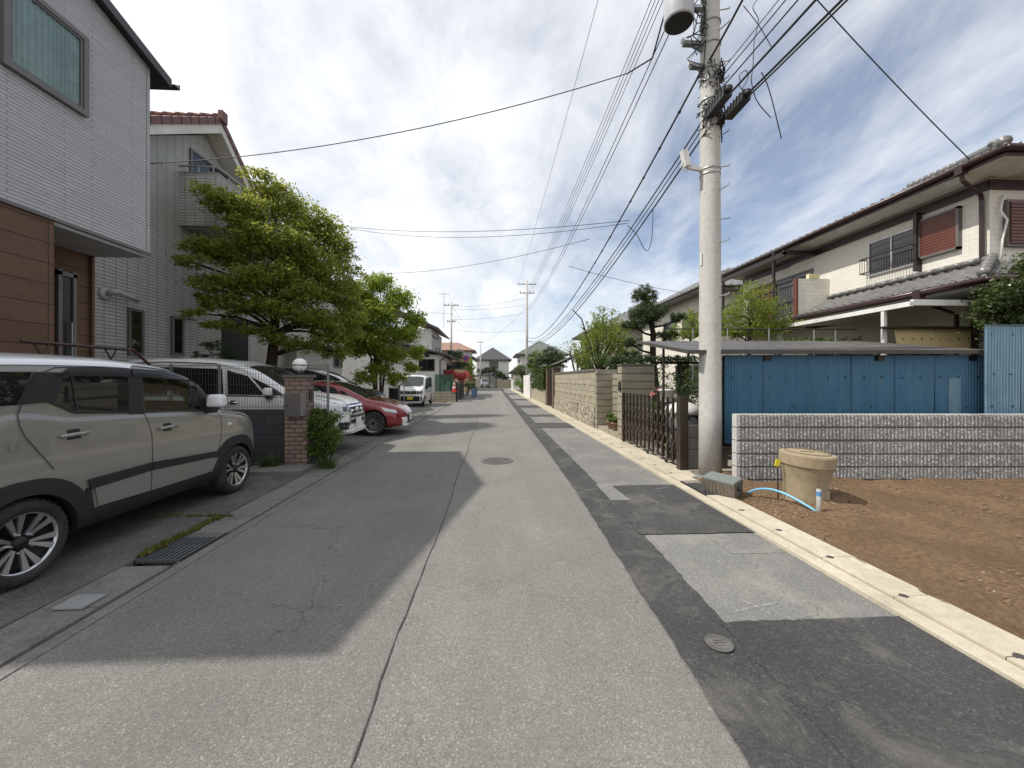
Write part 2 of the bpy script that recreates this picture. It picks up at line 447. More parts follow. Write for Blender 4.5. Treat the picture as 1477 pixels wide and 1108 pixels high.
m_lane = asphalt('dusty_asphalt', .17, .235, 1.6, .11, 180, .003, (1,.98,.93), dust=(.33,.30,.255))
m_seam = mat('crack_filler', (.055,.05,.044), .95)
def strip(pairs, y_end=64.0):
    """x offset of a long edge measured at pixel rows -> road points"""
    return [((px-710)/(py-HY)*CH + 0, gp(px, py)[1]) for px, py in pairs]
XL, XR, XS = -2.62, 2.74, -.56
EL = [(1.03,-8),(1.04,1.3),(1.08,2.0),(1.12,3.3),(1.19,5.5),(1.22,9),(1.22,20),(1.22,64)]
ER = [(1.50,-8),(1.50,1.6),(1.52,2.4),(1.55,3.9),(1.60,5.6),(1.60,9),(1.58,20),(1.58,64)]
def wob(pts, amp, step=.35):
    out = []
    for (x0,y0),(x1,y1) in zip(pts[:-1], pts[1:]):
        st_ = step if y0 < 12 else step*6
        n = max(1, int((y1-y0)/st_))
        for i in range(n):
            t = i/n; out.append((x0+(x1-x0)*t + random.uniform(-amp, amp), y0+(y1-y0)*t))
    out.append(pts[-1]); return out
eL, eR = wob(EL, .008, .06), wob(ER, .010, .06)
sheet('road', [(XL-.02,-8),(XR+.02,-8),(XR+.02,63.4),(XL-.02,63.4)], 0.0, m_road)
sheet('cross_street', [(-60,63.4),(60,63.4),(60,68),(-60,68)], -.002, m_roadl)
seam_pts = [(XS + .012*math.sin(y*1.7)+random.uniform(-.006,.006) - (.012*(4-y) if y < 4 else 0), y) for y in np.arange(-2, 22, .14)]
sheet('left_lane', [(XL,-8),(XS-.12,-8)] + seam_pts + [(-.5,63),(XL,63)], .004, m_roadl)
sheet('right_lane', eR[:] + [(XR,63),(XR,-8)], .004, m_lane)
b = MB(); pass
def interp(pts, y):
    for (x0,y0),(x1,y1) in zip(pts[:-1], pts[1:]):
        if y0 <= y <= y1: return x0+(x1-x0)*(y-y0)/max(1e-6, y1-y0)
    return pts[-1][0]
ys = [p[1] for p in eL]
for y0, y1 in zip(ys[:-1], ys[1:]):
    b.quad((interp(eL,y0),y0,.009),(interp(eR,y0),y0,.009),(interp(eR,y1),y1,.009),(interp(eL,y1),y1,.009))
tag(b.build('trench_patch', m_tar), kind='structure')
# cross trenches of newer tar (measured along the road)
for i, (y0, y1, xa, xb) in enumerate([(-8,2.44,1.48,2.80),(3.86,5.66,1.52,2.86),(12.5,13.9,1.5,2.78),(16.3,17.2,1.5,2.76),(21.5,23.2,1.5,2.75),(29,31,1.5,2.75),(40,43,1.5,2.75)]):
    q = wob([(xa,y0),(xa,y1)], .015, .1); p = wob([(xb,y0),(xb,y1)], .006); yw_ = [(x_, y0+random.uniform(-.008,.008)) for x_ in np.arange(xa+.05, xb, .05)]; yt_ = [(x_, y1+random.uniform(-.008,.008)) for x_ in np.arange(xa+.05, xb, .05)]
    sheet('road_patch', p + yt_[::-1] + q[::-1] + yw_, .014, m_tar)
sheet('road_patch', [(1.545,4.95),(1.80,4.95),(1.77,5.75),(1.56,5.75)], .0185, m_lane)
sheet('road_patch', [(2.18,3.40),(2.70,3.40),(2.70,3.84),(2.18,3.84)], .007, m_lane)
# open seam between the two paving passes
b = MB(); x = XS
pts = seam_pts
for (x0,y0),(x1,y1) in zip(pts[:-1], pts[1:]):
    w0 = .0015+random.random()*.0028
    b.quad((x0-w0,y0,.0085),(x0+w0,y0,.0085),(x1+w0,y1,.0085),(x1-w0,y1,.0085))
tag(b.build('road_seam', m_seam), kind='structure')
# surveyors' chalk and scuffs on the tarmac
m_chalk = N('chalk'); co_ = m_chalk.tc('Object'); a_ = m_chalk.ramp(m_chalk.noise(co_, 70, 5, .8), [(.46, 0.0), (.64, .5)])
m_chalk.done((.62,.62,.60), .9); m_chalk.l(a_, m_chalk.b.inputs['Alpha']); m_chalk = m_chalk.m
b = MB()
def stroke(px0, py0, px1, py1, w=.007):
    p, q = Vector((*gp(px0,py0),.021)), Vector((*gp(px1,py1),.021)); d = (q-p); nrm = Vector((-d.y,d.x,0)).normalized()*w
    for k in range(5):
        a, c = p+d*(k/5)+nrm*random.uniform(-.6,.6), p+d*((k+1)/5)+nrm*random.uniform(-.6,.6)
        b.quad(a-nrm, a+nrm, c+nrm, c-nrm)
for s_ in [(862,695,884,690),(1028,808,1042,818),(1034,806,1046,814),(1068,868,1100,884),(1062,886,1122,872),(876,718,898,714),
           (805,614,826,613),(812,610,822,617),(770,622,780,621),(832,640,842,638),(944,708,968,704),(938,712,960,720)]: stroke(*s_)
tag(b.build('chalk_marks', m_chalk), kind='structure')
# left: gutter slabs, concrete apron
m_conc = concrete('grey_concrete', (.16,.155,.143), (.25,.243,.22), 70, (.06,.055,.045), .75, .6)
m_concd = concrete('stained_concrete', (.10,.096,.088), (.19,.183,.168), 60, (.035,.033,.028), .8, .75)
m_cream = concrete('cream_concrete', (.46,.41,.315), (.60,.54,.43), 120, (.25,.215,.16), .6)
def slabs(name, x0, x1, y0, y1, z, L, m, gap=.008, jit=.003, skip=()):
    b = MB(); y = y0
    while y < y1:
        if not any(a <= y+L/2 <= c for a, c in skip):
            dz = random.uniform(-jit, jit); b.obox(((x0+x1)/2+random.uniform(-jit,jit), y+L/2, z-.05+dz), x1-x0, L-gap, .1)
        y += L
    o = b.build(name, m); tag(o, kind='structure'); return o
GY0, GY1 = gp(230,812)[1], gp(300,772)[1]          # steel grating on the left
slabs('left_gutter_slabs', -3.10, -2.72, -8, 62, .022, .60, m_conc, skip=[(GY0, GY1)])
b = MB(); b.box(-2.725, -2.60, -8, 63, -.05, .011); tag(b.build('left_gutter_edge', m_conc), kind='structure')
b = MB(); b.box(-2.715,-2.70,-8,63,-.06,.013); tag(b.build('left_gutter_joint', m_seam), kind='structure')
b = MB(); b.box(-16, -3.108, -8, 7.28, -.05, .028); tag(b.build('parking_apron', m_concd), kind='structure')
b = MB()
b.add([(-3.108,7.29,.026),(-3.108,26,.026),(-4.3,26,.05),(-4.3,7.29,.05),(-9.2,26,.24),(-9.2,7.29,.24),(-22,26,.26),(-22,7.29,.26)], [(0,1,2,3),(3,2,4,5),(5,4,6,7)])
tag(b.build('driveway', m_conc), kind='structure')
b = MB()
b.box(-4.6,-3.115,6.55,7.0,.02,.05) if False else None
for y in (8.9, 9.75, 12.6, 13.6): b.add([(-3.11,y-.012,.031),(-3.11,y+.012,.031),(-4.3,y+.012,.054),(-4.3,y-.012,.054),(-6.5,y+.012,.1395),(-6.5,y-.012,.1395)], [(0,1,2,3),(3,2,4,5)])
tag(b.build('driveway_joints', m_seam), kind='structure')
# right: cream gutter covers, kerb strip, bare lot
RG = (gp(985,704)[1]-.02, gp(1050,722)[1]-.02)
gy1, gy0 = 5.72, 5.02
slabs('right_gutter_slabs', 2.86, 3.15, -8.2, 62, .052, .60, m_cream, .006, .002, skip=[(gy0, gy1)])
b = MB(); b.box(2.72, 2.852, -8, 63, -.05, .036); tag(b.build('right_gutter_edge', m_cream), kind='structure')
b = MB(); b.box(2.845, 2.868, -8, 63, -.06, .034); tag(b.build('right_gutter_joint', m_seam), kind='structure')
b = MB()
for k in range(40):
    y = -8.2+.6*k
    if gy0-.05 < y < gy1+.05: continue
    b.lathe([(.001,.0545),(.028,.055)], (2.93+.02*random.random(), y, 0), 10, cap=False)
    b.box(2.905,2.96,y-.012,y+.012,.04,.0548)
tag(b.build('gutter_lifting_holes', m_seam), kind='structure')
m_soil = soilmat('brown_soil', (.19,.122,.070), (.315,.212,.128), .055)
def soil_z(x, y):
    n = noise.fractal(Vector((x*1.1, y*1.1, 0)), 1.0, 2.0, 5)*.05 + noise.fractal(Vector((x*6, y*6, 3)), 1.0, 2.0, 4)*(.014+.016*min(1,max(0,(y-3.3)/1.2)))
    ed = min(1, max(0, (x-3.16)/.5)); g = .05*ed + min(1, max(0,(y-4.2)/1.2))*.06*ed + .05*min(1, max(0,(x-6)/3))
    pipe = math.exp(-((x-4.25)**2+(y-4.7)**2)/.25)*.05
    return (.035 + (n + g + pipe)*min(1, .25+ed)) if x > 3.16 else .050+n*.34-(3.16-x)*.22
def soil_fn(u, v):
    x = 3.06 + (u**1.5)*12; y = -3.2 + v*9.1
    return (x, y, soil_z(x, y))
b = MB().smooth(); b.grid(soil_fn, 170, 230); tag(b.build('bare_soil', m_soil), kind='structure')
sheet('ground_lot', [(3.15,-30),(60,-30),(60,-3.15),(3.15,-3.15)], .03, m_soil)
# crumbs of stone and clod over the lot
b = MB(); 
for k in range(9000):
    x = 3.2 + random.random()**1.4*7; y = random.uniform(.2, 5.4)
    if noise.noise(Vector((x*1.3, y*1.3, 9))) + (y-3.6)*.12 < .05+random.random()*.25: continue
    r = random.choice((.005,.006,.007,.009,.012,.018))*random.uniform(.7,1.3)
    z = soil_z(x, y); b.smooth(False); b.mat(0 if random.random() < .93 or r > .012 else 1); b.ball((x,y,z+r*.2), r*random.uniform(.8,1.5), r, r*.7, 5, 4)
o = b.build('soil_clods', [mat('clod', (.17,.11,.065), .95), mat('pale_pebble', (.36,.30,.23), .9)]); tag(o, kind='stuff')
b = MB(); b.box(3.148, 3.30, 5.95, 62, -.05, .056); tag(b.build('right_verge', m_cream), kind='structure')
sheet('yard_paving', [(3.30,5.8),(30,5.8),(30,62),(3.30,62)], .05, m_earth)
b = MB()
for k in range(9): b.box(3.31+.0, 4.6, 6.25+.36*k, 6.25+.36*k+.35, .0, .06+random.random()*.006)
tag(b.build('gateway_paving', concrete('stone_paving', (.28,.255,.21), (.40,.37,.30))), kind='structure')
# ================================================================== left side: house with grey upper storey
m_siding = bricks('ribbed_grey_siding', (.53,.53,.54), (.47,.47,.48), (.25,.25,.255), 1.1, .052, .006, .37, .010, .75, (.40,.40,.40), .4, ripple=.014)
m_boards = bricks('brown_board_cladding', (.16,.090,.056), (.13,.073,.047), (.02,.012,.009), 3.0, .30, .006, .0, .006, .7, (.07,.045,.03), .4, ripple=.004)
m_soff = mat('soffit_panel', (.34,.33,.32), .8)
m_alu = mat('bronze_aluminium', (.15,.135,.13), .4, .3)
m_curt = mat('pale_curtain', (.66,.76,.74), .9, vs=8)
m_clear = glass('clear_window_glass', tint=(.80,.86,.86))
HX = -6.5
Ye, Yr, Yn = 7.66, 5.4, 2.15
h1 = empty('house', (-9.7, 5.0, 0), 'house with grey ribbed upper storey overhanging a brown boarded ground floor', 'house')
Yb = yX(80, HX)
b = MB()
prof = [(2.3,4.0),(Ye,4.0),(Ye,7.50),(Yr,8.15),(2.3,7.17)]
b.prism(prof, 'x', -13.5, HX)
b.build('upper_wall', m_siding, h1)
b = MB()
b.box(HX-.002, HX+.004, Ye-.075, Ye-.068, 4.0, 7.5); b.box(HX-.01,HX+.012, 2.3, Ye+.012, 3.955, 4.0)
b.build('base_trim', m_alu, h1)
b = MB(); b.box(-13.4, HX-.02, 2.35, Yb, .3, 3.95); b.box(-13.4, -7.5, Yb+.002, Ye-.06, .3, 3.949)
b.box(-7.52,-7.44,Ye-.10,Ye-.055,.3,3.945)
b.build('ground_floor_wall', m_boards, h1)
b = MB(); b.box(-7.49, HX-.03, Yb+.004, Ye-.01, 3.90, 3.952); b.build('soffit', m_soff, h1)
b = MB(); yd0, yd1 = yX(84,-7.5), yX(100,-7.5)
b.box(-7.50,-7.455, yd0, yd1, 1.15, 3.40); d = b.build('door', mat('black_door', (.018,.017,.017), .35), h1)
b = MB(); b.box(-7.50,-7.43, yd1, yd1+.06, 1.1, 3.5); b.box(-7.50,-7.43, yd0-.06, yd0, 1.1, 3.5); b.box(-7.5,-7.43,yd0-.06,yd1+.06,3.40,3.47); b.build('frame', m_alu, d)
b = MB(); b.tube([(-7.40,yd0+.12,1.9),(-7.40,yd0+.12,2.6)], .014, 8); b.build('handle', m_steel, d)
# roof slab along the raking verge
def rake(pts, th, x0, x1, name, m, parent):
    b = MB(); b.prism(pts + [(y, z-th) for y, z in pts[::-1]], 'x', x0, x1); return b.build(name, m, parent)
rf = rake([(Ye+.32,7.56),(Yr,8.32),(1.85,7.25)], .15, -13.8, HX+.13, 'roof', mat('dark_metal_roof', (.035,.034,.036), .45, .3), h1)
b = MB(); b.prism([(Ye+.30,7.535),(Yr,8.275),(1.9,7.21),(1.9,7.06),(Yr,8.13),(Ye+.30,7.37)], 'x', HX+.131, HX+.16); b.build('bargeboard', mat('dark_fascia', (.05,.048,.05), .5), rf)
b = MB(); b.prism([(Ye+.32,7.43),(Ye+.45,7.43),(Ye+.45,7.53),(Ye+.43,7.53),(Ye+.42,7.46),(Ye+.32,7.46)], 'x', -13.8, HX+.20); b.build('gutter', m_dark, rf)
# upper window with curtain
y0, y1 = yX(-3, HX), yX(122, HX); zt, zb = zz(56, HX, y1), zz(170, HX, y1)
wn_ = MB()
t = .075
wn_.box(HX, HX+.075, y0, y1, zt-t, zt); wn_.box(HX, HX+.075, y0, y1, zb, zb+t); wn_.box(HX, HX+.075, y0, y0+t, zb+t, zt-t); wn_.box(HX, HX+.075, y1-t, y1, zb+t, zt-t)
g = .035
wn_.box(HX+.03, HX+.058, y0+t, y1-t, zt-t-g, zt-t); wn_.box(HX+.03, HX+.058, y0+t, y1-t, zb+t, zb+t+g); wn_.box(HX+.03,HX+.058,y1-t-g,y1-t,zb+t+g,zt-t-g); wn_.box(HX+.03,HX+.058,y0+t,y0+t+g,zb+t+g,zt-t-g)
W = wn_.build('window', m_alu, h1)
b = MB().smooth(); b.grid(lambda u,v: (HX+.020+.017*math.sin(u*90+3*math.sin(u*9)), y0+t+u*(y1-y0-2*t), zb+t+v*(zt-zb-2*t)), 220, 3); b.build('curtain', m_curt, W)
b = MB(); b.quad((HX+.043,y0+t+g,zb+t+g),(HX+.043,y1-t-g,zb+t+g),(HX+.043,y1-t-g,zt-t-g),(HX+.043,y0+t+g,zt-t-g)); b.build('pane', m_clear, W)
# raised terrace edge, planting and handrail in front of it
m_ret = bricks('retaining_blocks', (.22,.21,.20), (.19,.185,.175), (.1,.1,.1), .4, .2, .008)
b = MB(); b.box(-6.45,-5.62, .5, 6.35, 0, 1.18); tag(b.build('retaining_wall', m_ret), 'low grey block wall holding up the planting bed before the brown boarded house', 'wall')
hr = empty('handrail', (-5.75, 6.0, 1.18), 'thin brown handrail sloping down past the planting bed behind the beige car', 'handrail')
m_rail = mat('brown_rail', (.06,.028,.022), .4)
p0, p1, p2 = yX(30,-5.75), yX(192,-5.75), yX(228,-5.75)
zr = zz(505,-5.75,p1)
b = MB(); b.tube([(-5.75,p0,zr),(-5.75,p1,zr),(-5.75,p2+.35,zr-.62)], .022, 8); b.build('rail', m_rail, hr)
for px in (60, 160):
    y = yX(px,-5.75); b = MB(); b.tube([(-5.75,y,1.1),(-5.75,y,zr-.16)], .016, 8); b.tube([(-5.75,y,zr-.17),(-5.75,y-.09,zr-.01)], .012, 6); b.tube([(-5.75,y,zr-.17),(-5.75,y+.09,zr-.01)], .012, 6); b.build('post', m_rail, hr)
# ================================================================== white tiled house behind
m_tile = bricks('white_facade_tile', (.54,.53,.50), (.48,.47,.45), (.15,.147,.14), .285, .082, .009, .0, .006, .5, (.34,.33,.31), .45)
m_kawara = mat('red_roof_tile', (.13,.045,.035), .45, var=.25, vs=6)
m_trim = mat('cream_bargeboard', (.62,.60,.55), .6)
WX, VX = -9.0, -8.5
h2 = empty('house', (-12, 11.5, 0), 'white tiled gable house with projecting balcony and red roof tiles behind the maple', 'house')
ya, yc = 8.12, 15.1
zr_ = lambda y: 8.13+.66*(y-10.06) if y <= 12.56 else 9.78-.87*(y-12.56)
b = MB(); b.prism([(ya,0),(yc,0),(yc,zr_(yc)-.42),(12.56,zr_(12.56)-.52),(ya,zr_(ya)-.42)], 'x', -16, WX); b.build('wall', m_tile, h2)
y_a, y_c = 7.75, 15.5
b = MB(); b.prism([(y_a,zr_(y_a)-.14),(12.56,9.64),(y_c,zr_(y_c)-.14),(y_c,zr_(y_c)-.40),(12.56,9.34),(y_a,zr_(y_a)-.40)], 'x', -16.3, VX); rf = b.build('roof', m_trim, h2)
# tiles: field rows, verge tiles, ridge
b = MB().smooth()
for (ys_, ye_) in ((y_a, 12.5), (y_c, 12.62)):
    b.grid(lambda u,v: (VX-.02-u*7.7, ys_+(ye_-ys_)*v, zr_(ys_+(ye_-ys_)*v)-.13+.03*abs(math.sin(u*88))+.02*((v*14)%1)), 90, 28)
b.smooth(False)
n_ = 15
for k in range(n_):
    ya_, yb_ = y_a+(12.56-y_a)*k/n_, y_a+(12.56-y_a)*(k+1)/n_
    b.prism([(ya_-.01,zr_(ya_)-.17),(yb_+.012,zr_(yb_)-.15),(yb_+.012,zr_(yb_)+.075),(ya_-.01,zr_(ya_)+.04)], 'x', VX-.16, VX+.035)
for k in range(9):
    ya_, yb_ = 12.56+(y_c-12.56)*k/9, 12.56+(y_c-12.56)*(k+1)/9
    b.prism([(ya_-.01,zr_(ya_)-.15),(yb_+.012,zr_(yb_)-.17),(yb_+.012,zr_(yb_)+.04),(ya_-.01,zr_(ya_)+.07)], 'x', VX-.16, VX+.035)
b.obox((VX+.02,12.58,9.84),.14,.24,.34)
for k in range(20): b.smooth(); b.tube([(VX-.05-.38*k,12.56,9.84),(VX-.41-.38*k,12.56,9.86)], [.10,.115], 8)
b.build('tiles', m_kawara, rf)
# balcony
by = yX(258, WX); bx = xY(314, by); bz0, bz1 = zz(325, WX, by), zz(250, WX, by); by2 = 14.7
b = MB(); b.box(WX, bx, by, by2, bz0, bz1); bal = b.build('balcony', m_tile, h2)
b = MB(); b.box(WX-.0, bx+.012, by-.012, by2, bz1, bz1+.05); b.box(WX,bx-.1,by+.1,by2,bz0-.06,bz0-.001)
b.tube([(WX+.0,by+.05,bz1+.24),(bx-.05,by+.05,bz1+.24),(bx-.05,by2,bz1+.24)], .03, 8)
for t_ in (.12,.5,.9): b.tube([(WX+(bx-.05-WX)*t_,by+.05,bz1+.04),(WX+(bx-.05-WX)*t_,by+.05,bz1+.24)], .016, 6)
for k in range(1,7): b.tube([(bx-.05,by+.05+.5*k,bz1+.04),(bx-.05,by+.05+.5*k,bz1+.24)], .016, 6)
b.build('railing', mat('grey_rail', (.30,.30,.29), .4, .4), bal)
def plain_window(parent, X, y0, y1, z0, z1, fm, name='window', mull=0, th=.05, side=1, gm=None, proud=.05):
    """frame on a wall that faces along x"""
    b = MB(); s = side
    b.box(X, X+s*proud, y0, y1, z1-th, z1); b.box(X, X+s*proud, y0, y1, z0, z0+th); b.box(X, X+s*proud, y0, y0+th, z0+th, z1-th); b.box(X, X+s*proud, y1-th, y1, z0+th, z1-th)
    for k in range(mull):
        y = y0+(y1-y0)*(k+1)/(mull+1); b.box(X, X+s*proud*.9, y-th*.4, y+th*.4, z0+th, z1-th)
    o = b.build(name, fm, parent)
    b = MB(); b.box(X+s*.002, X+s*proud*.45, y0+th*.9, y1-th*.9, z0+th*.9, z1-th*.9); b.build('pane', gm or m_glass, o); return o
y0, y1 = yX(273, WX), 14.6
plain_window(h2, WX, y0, y1, bz0+.2, zz(213, WX, y0), m_alu, 'balcony_window', 1, .07)
for (pa, pb, ta, ba) in ((183,206,443,512),(246,264,455,512)):
    y0, y1 = yX(pa, WX), yX(pb, WX); plain_window(h2, WX, y0, y1, zz(ba, WX, y0), zz(ta, WX, y0), m_alu, 'slit_window', 0, .07)
y0, y1 = yX(320, WX), yX(357, WX)
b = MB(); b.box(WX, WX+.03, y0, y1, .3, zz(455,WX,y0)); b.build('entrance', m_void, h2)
def wall_lamp(px, py, s=1.0):
    y = yX(px, WX); z = zz(py, WX, y); b = MB().smooth(); b.lathe([(.02,.10*s),(.06*s,.09*s),(.10*s,-.06*s),(.115*s,-.10*s),(.02,-.10*s)], (WX+.14,y,z), 12); b.smooth(False); b.box(WX,WX+.08,y-.04,y+.04,z-.02,z+.05)
    b.build('wall_lamp', mat('grey_lamp', (.35,.34,.32), .5), h2)
wall_lamp(270,457); wall_lamp(296,441,1.3)
y = yX(150, WX); z = zz(424, WX, y)
b = MB().smooth(); b.lathe([(.15,0),(.15,.05),(.08,.08)], (WX,y,z), 14, 'x'); b.tube([(WX+.05,y,z),(WX+.16,y+.02,z+.06),(WX+.2,y+.12,z+.08),(WX+.2,y+.62,z-.02)], .065, 10)
b.build('vent_pipe', mat('pale_vent', (.42,.41,.40), .45), h2)
# pale plain wing farther along
h3 = empty('house', (-12, 20, 0), 'pale rendered house seen low between tree trunks behind the black van', 'house')
m_rend = mat('beige_render', (.42,.39,.35), .9, bump=.15, bs=120)
b = MB(); b.box(-16,-9.2,15.25,23.5,0,5.9); b.box(-16,-8.7,17.6,22.8,0,3.15); b.build('wall', m_rend, h3)
b = MB(); b.prism([(14.9,5.8),(19.4,7.6),(23.9,5.8),(23.9,5.95),(19.4,7.78),(14.9,5.95)], 'x', -16.4, -8.75); b.box(-16,-8.4,17.3,23.1,3.16,3.28); b.build('roof', mat('dark_roof', (.05,.05,.055), .6), h3)
for pa, pb in ((481,493),(500,506),(520,528)):
    y0, y1 = yX(pa,-8.7), yX(pb,-8.7)
    if y1 < 22.8: plain_window(h3, -8.7, y0, y1, zz(530,-8.7,y0), zz(505,-8.7,y0), m_alu, 'window', 0, .06)
# ================================================================== brick gate pillar with mailbox and globe lamp
m_brick = bricks('buff_brick', (.33,.235,.185), (.25,.175,.14), (.10,.09,.08), .205, .078, .012, .5, .008, .8, (.12,.10,.085), .5)
gpil = empty('gate_pillar', (-3.72, 7.1, 0), 'brick gate pillar with grey mailbox and white globe lamp', 'pillar')
pyf = gp(430, 672, .02)[1]
x0, x1 = xY(410.5, pyf), xY(443, pyf)
b = MB(); b.box(x0, x1, pyf, pyf+.27, 0, 1.63); b.build('brick_shaft', m_brick, gpil)
b = MB(); b.obox(((x0+x1)/2,pyf+.135,1.655), x1-x0+.07, .34, .05); b.build('cap', mat('stone_cap', (.13,.125,.12), .8, bump=.2), gpil)
lx = xY(432, pyf+.13)
b = MB().smooth(); b.ball((lx,pyf+.135,1.86), .128, n=24, m=16); gl = b.build('lamp_globe', mat('opal_glass', (.80,.80,.78), .25, var=.03), gpil)
b = MB().smooth(); b.lathe([(.075,1.68),(.075,1.73),(.05,1.74)], (lx,pyf+.135,0), 16); b.smooth(False)
for k in range(6):
    a = k*math.pi/3+.3; b.tube([(lx+.07*math.cos(a),pyf+.135+.07*math.sin(a),1.72),(lx+.133*math.cos(a),pyf+.135+.133*math.sin(a),1.86)], .006, 4)
b.lathe([(.134,1.852),(.134,1.868)], (lx,pyf+.135,0), 24, cap=False); b.build('lamp_base', m_black, gpil)
mx0, mx1 = xY(411.5, pyf-.1), xY(434, pyf-.1); mz0, mz1 = zz(600,mx0,pyf), zz(567,mx0,pyf)
b = MB(); b.rbox(((mx0+mx1)/2,pyf-.075,(mz0+mz1)/2), mx1-mx0, .15, mz1-mz0, .012); mb_ = b.build('mailbox', mat('taupe_metal', (.13,.118,.11), .5, .2), gpil)
b = MB(); b.box(mx1,mx1+.05,pyf-.12,pyf-.002,mz0+.01,mz1-.005); b.build('side_flap', mat('taupe_light', (.22,.2,.19), .5), mb_)
b = MB(); b.lathe([(.014,0),(.014,.012)], (mx0+.055,pyf-.162,(mz0+mz1)/2-.01), 10, 'y'); b.build('knob', m_black, mb_)
b = MB(); b.box(x1,x1+.02,pyf+.07,pyf+.17,1.2,1.4); b.build('intercom', m_black, gpil)
# ================================================================== wire mesh fence on dark block base
mf = empty('mesh_fence', (-5.2, 7.2, 0), 'grey wire mesh fence on a dark block base between beige car and white van', 'fence')
fy = pyf+.20; fz0, fz1 = 1.05, 1.865
fx0, fx1 = -7.9, xY(471, fy)
b = MB(); b.box(fx0, x0+.1, fy-.06, fy+.06, 0, 1.035); b.box(x1-.1, fx1, fy-.06, fy+.06, 0, 1.035); b.build('block_base', bricks('charcoal_block', (.06,.062,.068), (.05,.052,.057), (.03,.03,.032), .40, .19, .006), mf)
m_wire = mat('grey_wire', (.06,.06,.063), .6, .1)
b = MB(); x = fx0
while x < fx1: b.box(x-.0022, x+.0022, fy-.004, fy, fz0, fz1); x += .05
for z in (1.07,1.10,1.3,1.5,1.7,1.80,1.83,1.862): b.box(fx0, fx1, fy, fy+.005, z-.0025, z+.0025)
b.build('mesh_panel', m_wire, mf)
for px in (472, 315, 245): 
    X_ = xY(px, fy); b = MB(); b.tube([(X_,fy+.03,.9),(X_,fy+.03,1.88)], .024, 10); b.build('post', mat('grey_post', (.2,.2,.205), .45, .3), mf)
b = MB(); b.obox((-3.75,6.78,.05), 1.15,.52,.06); tag(b.build('stone_slab', concrete('pale_slab', (.20,.19,.175), (.29,.28,.26), 70, (.07,.065,.055), .6, .6)), 'worn pale stone slab set before the foot of the brick gate pillar', 'slab')
